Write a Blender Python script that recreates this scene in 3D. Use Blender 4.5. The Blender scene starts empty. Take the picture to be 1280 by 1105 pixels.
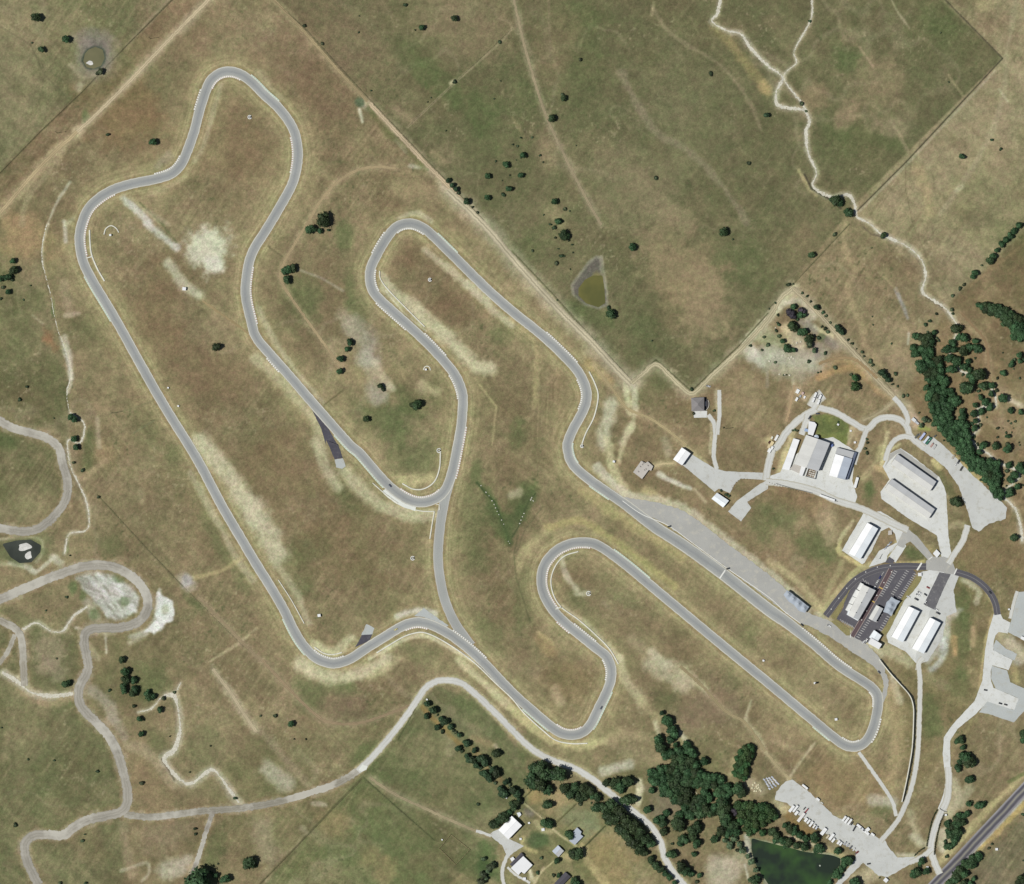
import bpy, bmesh, math, random
import numpy as np
from mathutils import Vector
random.seed(7); rng = np.random.default_rng(11)
S = bpy.context.scene; COL = S.collection
K = 1.42          # display value of a white matte sheet lying in this light
ELEV = math.radians(57); SDIR = math.radians(10)   # shadows run right and a little up

# ---------------------------------------------------------------- survey plan
# every survey sheet is a window of the site plan: origin and metres per sheet unit
q = 320/1263; e = 160/1263; g = 140/1268
SHEET = {'S': (0, 0, 1)}
for r, oy in zip('ABCD', (0, 280, 550, 825)):
    for c in range(4): SHEET[r+str(c)] = (c*320, oy, q)
SHEET.update(E1=(960, 480, e), E2=(1080, 500, e), E3=(1020, 640, e), E4=(1020, 700, e), E5=(970, 970, .125), E6=(780, 490, e),
             E7=(1140, 740, g), E8=(600, 980, .125), G1=(1140, 380, g), G2=(1140, 500, g), G3=(1140, 960, 140/1067),
             G4=(800, 880, e), G5=(900, 970, .125), G6=(930, 350, e), G7=(520, 860, e), G8=(0, 640, 240/1263))
def P(s, pts):
    ox, oy, k = SHEET[s]
    return [(ox+x*k, oy+y*k) for x, y in pts]
def P1(s, x, y):
    ox, oy, k = SHEET[s]; return (ox+x*k, oy+y*k)
def SC(s): return SHEET[s][2]
def W(p): return (p[0]-640.0, 552.5-p[1])

def cr(pts, step=2.5, closed=False):
    """Catmull-Rom through the points, resampled evenly"""
    pts = np.array(pts, float); n = len(pts)
    if n < 3 and not closed: dense = np.linspace(pts[0], pts[-1], 12)
    else:
        if closed: ext = np.vstack([pts[-1], pts, pts[0], pts[1]]); m = n
        else: ext = np.vstack([2*pts[0]-pts[1], pts, 2*pts[-1]-pts[-2]]); m = n-1
        t = np.linspace(0, 1, 16, endpoint=False)[:, None]; out = []
        for i in range(m):
            a, b, c, d = ext[i:i+4]
            out.append(.5*((2*b)+(-a+c)*t+(2*a-5*b+4*c-d)*t**2+(-a+3*b-3*c+d)*t**3))
        dense = np.vstack(out+[pts[:1] if closed else pts[-1:]])
    L = np.r_[0, np.cumsum(np.hypot(*np.diff(dense, axis=0).T))]
    k = max(2, int(L[-1]/step)+1)
    s = np.linspace(0, L[-1], k)
    return np.c_[np.interp(s, L, dense[:, 0]), np.interp(s, L, dense[:, 1])]
def smooth(p, it=6, closed=False):
    p = p.copy()
    for _ in range(it):
        if closed: p = .5*p+.25*(np.roll(p, 1, 0)+np.roll(p, -1, 0))
        else: p[1:-1] = .5*p[1:-1]+.25*(p[:-2]+p[2:])
    return p
def lin(c):
    c = np.asarray(c, float)/255
    return np.where(c <= .04045, c/12.92, ((c+.055)/1.055)**2.4)
def alb(c): return tuple(np.minimum(lin(c)/K, .82))

# ---------------------------------------------------------------- routes (plan metres)
T = P
circuit = (T('C3', [(230, 1010), (100, 905), (0, 835)]) + T('C2', [(1040, 660), (850, 522), (700, 425), (565, 323), (455, 247), (388, 200), (318, 142), (285, 95), (273, 40)])
 + T('B2', [(272, 1085), (302, 1010), (348, 928), (370, 860), (362, 800), (337, 745), (297, 692), (200, 595), (120, 525), (0, 430)])
 + T('B1', [(1130, 312), (972, 155), (873, 58), (830, 22), (765, -4), (695, 12), (643, 72), (596, 152), (565, 220), (561, 275), (577, 332), (620, 382), (752, 500), (862, 605), (955, 708), (995, 768), (1019, 840), (1020, 900), (1012, 1000), (993, 1105)])
 + T('C1', [(985, 80), (965, 170), (938, 240), (900, 282), (850, 303), (800, 308), (740, 288), (680, 247), (620, 190), (560, 120), (500, 52)])
 + T('B1', [(478, 1105), (420, 1042), (305, 912), (155, 738), (85, 660), (0, 558)])
 + T('B0', [(1240, 480), (1222, 410), (1212, 350), (1212, 300), (1226, 200), (1250, 130)]) + T('B1', [(30, 60), (68, 0)])
 + T('A1', [(130, 1000), (182, 900), (206, 790), (200, 690), (170, 610), (105, 525), (45, 472)])
 + T('A0', [(1250, 412), (1190, 367), (1135, 351), (1080, 362), (1040, 395), (1018, 440), (983, 550), (958, 650), (922, 750), (895, 810), (850, 855), (768, 883), (650, 907), (555, 937), (488, 978), (435, 1030), (405, 1100)])
 + T('B0', [(392, 60), (397, 130), (418, 205), (468, 300), (573, 475), (698, 700), (812, 900), (940, 1105)])
 + T('C0', [(1003, 150), (1098, 330), (1185, 478), (1257, 600)]) + T('C1', [(62, 708), (134, 830), (190, 945), (235, 1015), (290, 1072), (340, 1095), (390, 1104), (465, 1080), (540, 1030), (620, 980), (695, 933), (745, 908), (800, 897), (860, 910), (950, 955), (1040, 1022), (1125, 1100)])
 + T('D1', [(1263, 160)]) + T('D2', [(100, 250), (195, 330), (240, 360), (285, 371), (330, 365), (360, 350), (390, 315), (428, 238), (470, 150), (490, 90), (490, 40)])
 + T('C2', [(483, 1105), (470, 1070), (440, 1045), (392, 1008), (278, 915), (215, 855), (168, 785), (145, 715), (150, 640), (177, 588), (225, 540), (290, 511), (350, 504), (412, 513), (478, 553), (580, 630), (663, 700), (862, 866), (1148, 1103)])
 + T('D2', [(1263, 111)]) + T('D3', [(100, 195), (222, 297), (320, 378), (378, 420), (428, 430), (474, 410), (510, 358), (533, 280), (545, 210), (538, 165), (512, 135), (462, 100), (378, 48), (315, 0)]))
CIRC = smooth(cr(circuit, 2.5, True), 5, True)[:-1]
LINK = smooth(cr(T('C1', [(968, 165), (948, 230), (930, 300), (912, 400), (901, 500), (898, 580), (906, 670), (926, 770), (955, 850), (992, 920), (1060, 1015)]), 2.5), 4)

GRAVEL = {   # pale gravel / concrete roads: (points, width)
 'gravel_road': (T('D1', [(503, 548), (600, 450), (700, 330), (780, 220), (830, 145), (880, 108), (940, 99), (1010, 113), (1080, 165), (1180, 260), (1263, 345)]) + T('D2', [(100, 440), (200, 495), (310, 535), (400, 590), (500, 670), (590, 740), (680, 815), (730, 890), (752, 970), (790, 1040), (855, 1115)]), 8.6),
}
DIRT = [   # grey-brown scraped earth roads
 (T('D1', [(505, 545), (400, 608), (250, 660), (100, 702), (0, 720)]) + T('D0', [(1150, 735), (1000, 745), (880, 760), (740, 775), (612, 760)]), 8.5, (146, 141, 126)),
 (T('C0', [(-10, 790), (150, 720), (300, 660), (400, 627), (500, 617), (590, 637), (670, 690), (720, 760), (727, 830), (685, 895), (600, 925), (500, 927), (430, 942), (415, 1000), (435, 1105)]) + T('D0', [(430, 60), (395, 125), (387, 190), (412, 245), (480, 312), (540, 380), (580, 460), (610, 560), (630, 660), (612, 738), (540, 765), (440, 787), (370, 822), (310, 865), (230, 862), (160, 868), (122, 910), (132, 990), (165, 1060), (190, 1110)]), 11.5, (158, 153, 140)),
 (T('B0', [(-10, 965), (60, 1005), (150, 1030), (230, 1055), (290, 1105)]) + T('C0', [(310, 120), (332, 200), (325, 290), (270, 372), (200, 430), (120, 452), (-10, 433)]), 10.5, (160, 155, 142)),
 (T('C0', [(-5, 890), (60, 920), (100, 962), (112, 1040), (115, 1105)]) + T('D0', [(120, 128)]), 9, (152, 146, 130)),
 (T('C0', [(72, 960), (40, 1040), (-5, 1105)]), 5.5, (152, 146, 130)),
 (T('D0', [(1052, 745), (1012, 860), (980, 970), (925, 1110)]), 5.5, (140, 134, 122)),
]
TRACKS = [  # worn two-track paths in the grass: (points, width, colour)
 (T('D1', [(30, 0), (170, 150), (300, 275), (370, 308), (480, 315), (600, 285), (780, 215)]), 4.0, (152, 134, 104)),
 (T('C0', [(980, 775), (1120, 920), (1263, 1065)]) + T('D1', [(30, 0)]), 3.4, (152, 136, 106)),
 (T('A1', [(690, 830), (600, 823), (500, 840), (400, 900), (320, 990), (255, 1100)]) + T('B1', [(190, 100), (128, 215), (128, 290), (220, 430), (320, 570), (415, 700)]), 3.6, (170, 152, 116)),
 (T('A2', [(8, -5), (60, 220), (130, 460), (180, 600), (250, 750), (350, 950), (440, 1110)]), 3.6, (160, 147, 116)),
 (T('A0', [(1035, -8), (830, 200), (620, 420), (480, 560), (380, 650)]), 5.2, (194, 178, 144)),
 (T('A0', [(380, 650), (200, 820), (0, 1050)]), 5.4, (182, 164, 126)),
 (T('A1', [(85, -5), (250, 170), (400, 340), (550, 500)]), 4.0, (162, 146, 110)),
 (T('A1', [(560, 510), (700, 660), (850, 820), (950, 920), (1120, 1105)]) , 5.8, (190, 172, 140)),
 (T('A1', [(945, 940), (1120, 1105)]) + T('B2', [(20, 190), (200, 390), (400, 590), (490, 690), (590, 790)]), 9.5, (190, 180, 150)),
 (T('B2', [(590, 785), (650, 735), (710, 690), (770, 740), (830, 800), (885, 838), (930, 805), (1000, 735), (1130, 615), (1263, 470)]) + T('B3', [(60, 370), (125, 312)]), 6.5, (188, 178, 144)),
 (T('B3', [(125, 315), (250, 440), (350, 555), (450, 665), (550, 780), (650, 880)]), 6.5, (182, 170, 138)),
 (T('B2', [(400, 690), (500, 820), (570, 910), (700, 970), (860, 1090)]), 3.5, (176, 160, 120)),
 (T('D0', [(1050, 45), (1130, 150), (1200, 260), (1263, 350)]), 4.2, (186, 172, 140)),
 (T('D1', [(560, 580), (680, 660), (850, 740), (980, 800), (1100, 850), (1150, 870)]), 4, (158, 146, 114)),
 (T('B0', [(1000, 380), (1130, 470), (1225, 540)]), 3, (160, 142, 104)),
 (T('E1', [(262, 10), (215, 230), (180, 370)]), 3.4, (178, 154, 118)),
 (T('B3', [(640, 860), (560, 925), (470, 970)]), 3, (176, 164, 130)),
 (T('E6', [(285, 738), (380, 708), (490, 706)]), 3, (196, 180, 138)),
 (T('D2', [(830, 30), (940, 130), (1050, 250), (1150, 310), (1250, 450)]), 4, (160, 146, 110)),
 (T('D3', [(0, 470), (60, 540), (110, 590)]), 4, (176, 162, 124)),
 (T('G1', [(560, 100), (700, 260), (820, 400), (860, 560), (870, 800), (900, 900)]), 3.2, (146, 124, 92)),
 (T('B3', [(250, 690), (330, 665), (430, 670), (540, 760)]), 4, (160, 138, 102)),
]
CREEKS = [  # pale stony creek beds
 (T('A2', [(1030, -8), (1012, 70), (985, 105), (1060, 150), (1130, 168), (1180, 240), (1263, 325)]) + T('A3', [(72, 380), (42, 450), (46, 515), (100, 532), (180, 545), (205, 600), (188, 650), (200, 760), (240, 850), (222, 920), (310, 970), (395, 960), (428, 1010), (440, 1070), (500, 1100)]) + T('B3', [(560, 50), (690, 112), (758, 180), (778, 260), (762, 335), (830, 385), (880, 422), (932, 495)]), 3.7),
 (T('A3', [(218, -5), (210, 100), (130, 250), (140, 310), (78, 380), (160, 500), (190, 545)]), 2.4),
 (T('G1', [(500, 340), (480, 400), (430, 560), (520, 720), (570, 765), (640, 790)]), 2.8),
 (T('G1', [(900, 960), (945, 1040), (950, 1100)]) + T('G2', [(950, 70), (870, 75), (750, 100), (755, 230), (740, 340), (665, 430), (715, 500), (745, 545), (850, 600), (960, 690), (1090, 760), (1190, 790), (1215, 870), (1140, 950), (1065, 1020), (1050, 1105)]) + T('C3', [(1220, 340), (1245, 420), (1255, 500)]), 3.2),
 (T('D0', [(892, 112), (862, 158), (800, 182), (745, 240), (680, 258)]), 2.2),
 (T('D0', [(820, 175), (862, 180), (880, 250), (886, 350), (862, 440), (810, 482), (840, 540), (900, 600), (950, 606), (1040, 542), (1090, 580), (1130, 640), (1180, 705)]), 5.2),
 (T('B0', [(230, -5), (208, 110), (212, 200), (250, 350), (265, 440), (285, 520), (310, 590), (340, 690), (345, 760), (330, 830), (340, 920)]), 1.1),
 (T('B0', [(345, 930), (415, 985), (395, 1080)]) + T('C0', [(335, 0), (345, 120), (380, 200), (425, 300), (440, 410), (415, 450), (340, 465), (318, 560)]), 2.0),
 (T('C0', [(112, 935), (180, 902), (250, 942), (310, 942), (360, 872), (430, 822)]), 3.0),
 (T('D0', [(10, 60), (90, 110), (150, 158), (250, 178), (360, 165)]), 5.0),
]
BIGPOND = P('G5', [(330, 640), (420, 660), (500, 680), (620, 715), (740, 745), (850, 775), (960, 785), (1100, 800), (1190, 835), (1190, 880), (1150, 930), (1110, 990), (1085, 1060), (1060, 1110), (520, 1110), (440, 990), (390, 920), (350, 820), (330, 730)])
TEARDROP = P('B2', [(335, 320), (365, 280), (400, 262), (440, 262), (448, 320), (452, 385), (425, 402), (370, 385), (335, 350)])
TEARMUD = P('B2', [(415, 158), (438, 165), (440, 232), (468, 330), (470, 398), (430, 415), (360, 397), (300, 345), (295, 300), (340, 240), (380, 190)])
ROUNDPOND = P('A0', [(440, 250), (470, 238), (500, 250), (508, 285), (492, 318), (460, 330), (432, 325), (418, 300), (425, 268)])
DARKPOND = P('G8', [(25, 215), (110, 195), (200, 190), (260, 225), (255, 260), (200, 320), (130, 325), (75, 290)])

# ---------------------------------------------------------------- the ground sheet
fx = np.arange(-668, 668.1, 1.25); fy = np.arange(-580, 580.1, 1.25)
ex = np.cumsum(1.25*1.32**np.arange(1, 31)); 
XS = np.r_[fx[0]-ex[::-1], fx, fx[-1]+ex]; YS = np.r_[fy[0]-ex[::-1], fy, fy[-1]+ex]
PX = (XS+640).astype(np.float32); PY = (552.5-YS).astype(np.float32)    # PY decreases with row
NX, NY = len(XS), len(YS)
GX, GY = np.meshgrid(PX, PY)
TAB = rng.random((256, 256)).astype(np.float32)*2-1
def vnoise(sx, sy=None, ang=0, seed=0, sub=None):
    gx, gy = (GX, GY) if sub is None else (GX[sub], GY[sub])
    sy = sy or sx; c, s = math.cos(ang), math.sin(ang)
    u = (c*gx+s*gy)/sx+seed*17.3; v = (-s*gx+c*gy)/sy+seed*31.7
    iu = np.floor(u).astype(np.int32); iv = np.floor(v).astype(np.int32)
    fu = u-iu; fv = v-iv; fu = fu*fu*(3-2*fu); fv = fv*fv*(3-2*fv)
    a = TAB[iv & 255, iu & 255]; b = TAB[iv & 255, (iu+1) & 255]; c2 = TAB[(iv+1) & 255, iu & 255]; d = TAB[(iv+1) & 255, (iu+1) & 255]
    return (a+(b-a)*fu)*(1-fv)+(c2+(d-c2)*fu)*fv
def fbm(s, o=4, seed=0, ang=0, st=1):
    t = 0; a = 1; n = 0
    for i in range(o): t = t+a*vnoise(s/2**i, s/2**i/st, ang+.5*i*(st == 1), seed+i*3); n += a; a *= .55
    return t/n*1.5
EDGE = fbm(14, 3, 5); EDGE2 = fbm(40, 4, 9); FRAY = fbm(5.5, 3, 13); GR0 = vnoise(1.9, seed=14)
col = np.empty((NY, NX, 3), np.float32); col[:] = (120, 107, 77)
def sst(a, b, x):
    t = np.clip((x-a)/(b-a), 0, 1); return t*t*(3-2*t)
def win(x0, x1, y0, y1):
    i0, i1 = np.searchsorted(PX, x0), np.searchsorted(PX, x1)
    r = PY[::-1]; j0, j1 = NY-np.searchsorted(r, y1), NY-np.searchsorted(r, y0)
    return slice(max(0, j0-1), min(NY, j1+1)), slice(max(0, i0-1), min(NX, i1+1))
def pdist(pts, R, closed=False):
    """distance from grid nodes to a polyline, out to R: (window, array)"""
    p = np.array(pts, float)
    if closed: p = np.vstack([p, p[:1]])
    wb = win(p[:, 0].min()-R, p[:, 0].max()+R, p[:, 1].min()-R, p[:, 1].max()+R)
    d = np.full((wb[0].stop-wb[0].start, wb[1].stop-wb[1].start), 1e4, np.float32)
    for a, b in zip(p[:-1], p[1:]):
        s = win(min(a[0], b[0])-R, max(a[0], b[0])+R, min(a[1], b[1])-R, max(a[1], b[1])+R)
        gx, gy = GX[s], GY[s]; v = b-a; L = v@v+1e-9
        t = np.clip(((gx-a[0])*v[0]+(gy-a[1])*v[1])/L, 0, 1)
        dd = np.hypot(gx-a[0]-t*v[0], gy-a[1]-t*v[1])
        l = (slice(s[0].start-wb[0].start, s[0].stop-wb[0].start), slice(s[1].start-wb[1].start, s[1].stop-wb[1].start))
        d[l] = np.minimum(d[l], dd)
    return wb, d
def inside(pts, wb):
    gx, gy = GX[wb], GY[wb]; r = np.zeros(gx.shape, bool); n = len(pts)
    for i in range(n):
        (x0, y0), (x1, y1) = pts[i], pts[(i+1) % n]
        if y0 == y1: continue
        c = ((y0 > gy) != (y1 > gy)) & (gx < (x1-x0)*(gy-y0)/(y1-y0)+x0); r ^= c
    return r
def mix(wb, m, c):
    m = m[..., None]; col[wb] = col[wb]*(1-m)+np.array(c, np.float32)*m
def stroke(pts, w, c, a=1.0, soft=.55, nz=.2, sm=True):
    pts = cr(pts, 4) if sm and len(pts) > 2 else pts
    wb, d = pdist(pts, w*1.8+4)
    k = nz*(w if w < 9 else 9+(w-9)*.5)
    d = d+EDGE[wb]*k+FRAY[wb]*k*.9
    m = sst(w/2*(1+soft)+.6, w/2*(1-soft)-.6, d)
    mix(wb, a*m*np.clip(.95+.24*FRAY[wb]+.12*GR0[wb], 0, 1) if w > 3.5 else a*m, c)
def fill(pts, c, a=1.0, soft=3, nz=2):
    wb, d = pdist(pts, 30, True); d = np.minimum(d, 30)
    sd = np.where(inside(pts, wb), -d, d)+EDGE[wb]*nz
    mix(wb, a*sst(soft, -soft, sd), c)
def blob(x, y, rx, ry, c, a=1.0, ang=0, nz=.5):
    R = max(rx, ry)*2; wb = win(x-R, x+R, y-R, y+R); gx, gy = GX[wb]-x, GY[wb]-y
    ca, sa = math.cos(ang), math.sin(ang)
    d = np.hypot((ca*gx+sa*gy)/rx, (-sa*gx+ca*gy)/ry)+EDGE2[wb]*nz*.8+EDGE[wb]*nz*.5+FRAY[wb]*nz*.45
    mix(wb, a*sst(1.4, .4, d), c)
BIG = 3000
# --- fields
fill([(-BIG, -BIG), (215, -BIG), (215, 0), (0, 215), (-BIG, 215+BIG)], (114, 108, 77), 1, 3, 1)
fill([(215, -BIG), (262+BIG, -BIG), (262, 0), (0, 268), (-BIG, 268+BIG), (-BIG, 215+BIG), (0, 215), (215, 0)], (117, 99, 72), 1, 2, 1)
NEF = P('A1', [(60, -30), (250, 150), (400, 320), (550, 480), (700, 640), (850, 800)]) + P('B2', [(0, 135), (200, 345), (400, 575), (592, 775), (710, 670), (885, 825), (1120, 600), (1263, 440)]) + P('B3', [(0, 420), (120, 300)]) + [(1062, 262), (1253, 72), (1175, 0), (1175, -BIG), (320, -BIG)]
fill(NEF, (97, 94, 65), 1, 1.5, .6)
fill([(335, -10), (340, -BIG), (640, -BIG), (645, 35), (575, 95), (508, 160), (440, 100)], (116, 105, 76), .8, 1.5, 1)
fill([(1175, -BIG), (BIG, -BIG), (BIG, 290), (1280, 290), (1185, 382), (1110, 320), (1062, 262), (1253, 72), (1175, 0)], (141, 128, 96), 1, 1.5, .6)
fill([(990, 358), (1062, 262), (1110, 300), (1185, 382), (1140, 480), (1125, 510)], (130, 116, 85), 1, 1.5, 1)
fill([(1280, 290), (BIG, 290), (BIG, 520), (1280, 490), (1215, 420), (1185, 382)], (112, 96, 68), 1, 3, 2)
fill([(1185, 385), (1280, 490), (BIG, 520), (BIG, 760), (1280, 760), (1200, 640), (1130, 510), (1140, 470)], (121, 103, 73), 1, 4, 3)
fill([(-BIG, 330), (20, 338), (55, 365), (72, 430), (85, 480), (88, 600), (60, 700), (-BIG, 730)], (97, 94, 63), 1, 4, 4)
fill([(-BIG, 730), (0, 750), (95, 800), (100, 870), (140, 930), (155, 1010), (140, BIG), (-BIG, BIG)], (99, 98, 66), .9, 5, 3)
fill([(453, 965), (500, 905), (545, 857), (600, 880), (655, 945), (665, 1000), (640, 1035), (560, 1105), (500, BIG), (-20, BIG+300), (330, 1105)], (97, 98, 65), 1, 2, 1)
fill([(453, 968), (530, 1050), (540, 1085), (520, BIG), (-20, BIG+300), (332, 1105)], (99, 103, 66), 1, 2, 1)
fill([(640, 1035), (668, 985), (720, 985), (760, 1025), (840, 1110), (840, BIG), (560, BIG), (565, 1105)], (128, 119, 82), .85, 3, 2)
fill([(1200, 1105), (1280, 1022), (BIG, -400), (BIG, BIG), (600, BIG)], (108, 101, 75), 1, 3, 1)
fill([(780, 480), (865, 492), (985, 365), (1140, 520), (1160, 640), (1100, 760), (1000, 740), (900, 680), (770, 600)], (127, 110, 80), .75, 6, 4)
fill([(1105, 760), (1200, 680), (1260, 760), (1240, 880), (1180, 960), (1130, 1000)], (117, 106, 72), .8, 8, 5)
# --- broad soil and sward changes
n1 = fbm(190, 5, 1); n2 = fbm(75, 5, 22); n3 = fbm(30, 4, 33); n4 = fbm(9, 3, 44)
full = (slice(0, NY), slice(0, NX))
mix(full, .5*sst(.05, .8, n1), (90, 94, 58)); mix(full, .42*sst(.05, .75, n2), (150, 134, 100)); mix(full, .36*sst(.1, .8, -n2), (100, 84, 60))
mix(full, .28*sst(.1, .8, n3), (150, 134, 98)); mix(full, .25*sst(.1, .8, -n3), (92, 84, 57))
sk = fbm(60, 3, 51, math.radians(42), 7)
mix(full, .2*sst(.1, .8, sk), (152, 136, 100)); mix(full, .2*sst(.1, .8, -sk), (98, 86, 60))
sk2 = vnoise(34, 1.9, math.radians(-57), 52)*.6+vnoise(40, 3.6, math.radians(-52), 53)*.55; mw = sst(-.2, .5, fbm(120, 2, 54))
mix(full, .36*mw*np.clip(sk2, 0, 1), (158, 138, 104)); mix(full, .34*mw*np.clip(-sk2, 0, 1), (100, 84, 60))
fill(NEF, (94, 90, 61), .5, 2, 1)
rd = 1-np.abs(fbm(150, 4, 70)); rd2 = 1-np.abs(fbm(60, 4, 71)); pk = sst(-.2, .5, fbm(160, 2, 72))
mix(full, .30*pk*sst(.93, 1.0, rd), (152, 138, 108)); mix(full, .22*(1-pk)*sst(.93, 1.0, rd2), (148, 134, 102)); mix(full, .22*(1-pk)*sst(.94, 1, 1-np.abs(fbm(85, 4, 73))), (82, 82, 54))
fill(P('E1', [(440, 320), (560, 295), (700, 330), (800, 400), (800, 520), (770, 610), (640, 590), (480, 500), (485, 390)]), (112, 116, 64), .85, 1.5, .6)
wd = vnoise(3.4, seed=74)+.5*vnoise(1.9, seed=75); clump = sst(.0, .6, fbm(48, 3, 76)); mix(full, .5*clump*sst(.62, .95, wd), (74, 80, 50)); mix(full, .4*sst(0, .6, fbm(55, 3, 79))*sst(.62, .95, -wd), (166, 152, 118))
# --- greener patches
GREEN = (84, 92, 56)
for s, x, y, rx, ry, a, an in [('A1', 770, 290, 40, 14, .7, .75), ('A1', 950, 430, 50, 16, .6, .9), ('A1', 1060, 520, 45, 25, .8, .6), ('A1', 1180, 640, 40, 30, .5, 0), ('A2', 60, 480, 35, 40, .5, 0), ('A2', 300, 60, 45, 20, .5, 0), ('A2', 340, 330, 30, 60, .5, 0), ('A2', 900, 560, 60, 80, .25, 0),
   ('A3', 400, 305, 24, 20, .95, .3), ('A3', 330, 700, 35, 30, .4, 0), ('A3', 560, 690, 45, 12, .5, .2), ('A3', 900, 180, 40, 30, .4, 0.5), ('A3', 860, 110, 35, 20, .5, .6), ('B0', 430, 500, 30, 22, .5, 0), ('B0', 240, 120, 14, 25, .6, 0), ('B0', 60, 560, 40, 30, .3, 0), ('B0', 30, 1070, 18, 12, .9, 0), ('B0', 750, 1010, 25, 30, .4, .9),
   ('B1', 435, 60, 12, 26, .8, 0), ('B1', 465, 290, 9, 25, .8, 0), ('B1', 500, 400, 18, 20, .85, 0), ('B1', 250, 380, 30, 32, .7, 0), ('B1', 620, 940, 45, 22, .8, 0), ('B1', 740, 870, 25, 14, .7, .6), ('B1', 700, 1040, 20, 15, .7, 0), ('B1', 1215, 540, 15, 12, .8, 0), ('B2', 50, 120, 35, 30, .6, 0), ('B2', 380, 450, 30, 12, .8, .4), ('B2', 650, 540, 30, 40, .5, 0), ('B2', 1150, 190, 40, 40, .5, 0), ('B2', 690, 780, 24, 24, .5, 0), ('B2', 30, 1030, 15, 18, .8, 0), ('B3', 30, 650, 14, 22, .5, .4),
   ('C0', 870, 70, 14, 16, .7, .8), ('C0', 1070, 480, 10, 40, .6, -.35), ('C0', 1190, 680, 10, 25, .6, -.4), ('C0', 440, 40, 8, 25, .8, 0), ('C0', 540, 520, 20, 20, .4, 0), ('C0', 960, 800, 8, 22, .8, -.7), ('C1', 780, 100, 45, 25, .7, -.6), ('C1', 250, 530, 25, 20, .7, 0), ('C1', 200, 680, 20, 40, .6, -.4), ('C1', 480, 330, 45, 16, .5, .9), ('C1', 1080, 150, 7, 16, .8, .2), ('C1', 1085, 170, 7, 20, .8, .4), ('C1', 1175, 320, 5, 26, .9, -.5), ('C2', 75, 290, 6, 22, .9, .55), ('C1', 1240, 440, 7, 16, .9, 0), ('C1', 1060, 420, 20, 60, .5, 0), ('C1', 1200, 420, 10, 25, .9, -.4), ('C1', 1120, 960, 18, 28, .7, -.6), ('C1', 800, 1030, 25, 10, .5, .2),
   ('C2', 60, 300, 14, 30, .9, .5), ('C2', 60, 800, 18, 50, .6, 0), ('C2', 350, 830, 15, 35, .6, -.6), ('C2', 560, 770, 40, 12, .5, .7), ('C2', 1150, 960, 20, 14, .5, .8), ('C2', 1240, 430, 18, 22, .6, 0), ('C3', 260, 530, 30, 22, .8, .5), ('C3', 90, 370, 20, 22, .6, 0), ('C3', 500, 240, 8, 16, .8, 0), ('C3', 720, 570, 14, 12, .6, 0), ('C3', 960, 960, 12, 60, .8, .05), ('C3', 940, 810, 12, 30, .7, -.3), ('C3', 870, 200, 6, 20, .6, -.5),
   ('D0', 250, 700, 45, 60, .3, 0), ('D0', 480, 480, 25, 30, .3, 0), ('D0', 740, 100, 20, 25, .7, .5), ('D0', 790, 420, 16, 25, .6, -.5), ('D0', 1000, 420, 20, 30, .4, 0), ('D0', 1060, 940, 16, 35, .7, .2), ('D1', 270, 170, 25, 22, .8, 0), ('D1', 430, 140, 22, 14, .8, 0), ('D1', 560, 440, 30, 8, .5, -.8), ('D1', 650, 530, 35, 30, .5, 0), ('D1', 700, 850, 50, 35, .5, 0), ('D1', 1100, 270, 16, 30, .8, -.7), ('D1', 1100, 1030, 20, 20, .7, 0), ('D1', 350, 900, 25, 25, .3, 0),
   ('D2', 80, 400, 18, 30, .6, 0), ('D2', 250, 90, 14, 9, .5, 0), ('D2', 770, 210, 16, 12, .5, -.5), ('D2', 440, 960, 22, 16, .6, .4), ('D2', 1100, 80, 25, 18, .4, .8), ('D3', 800, 260, 14, 30, .8, 0), ('D3', 550, 740, 18, 10, .8, 0), ('D3', 940, 130, 18, 20, .6, 0), ('E1', 520, 330, 9, 4, .5, .2), ('E1', 730, 420, 12, 18, .7, 0), ('E1', 560, 440, 12, 10, .7, .8), ('E1', 1000, 1010, 5, 12, .8, 0), ('E3', 930, 400, 12, 9, .9, .3), ('E8', 600, 560, 12, 10, .8, .5), ('E8', 850, 560, 14, 9, .6, .5), ('E8', 80, 820, 12, 16, .8, 0), ('E8', 1040, 830, 14, 10, .6, .7)]:
    x, y = P1(s, x, y); blob(x, y, rx, ry, GREEN, a*.75, an)
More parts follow.
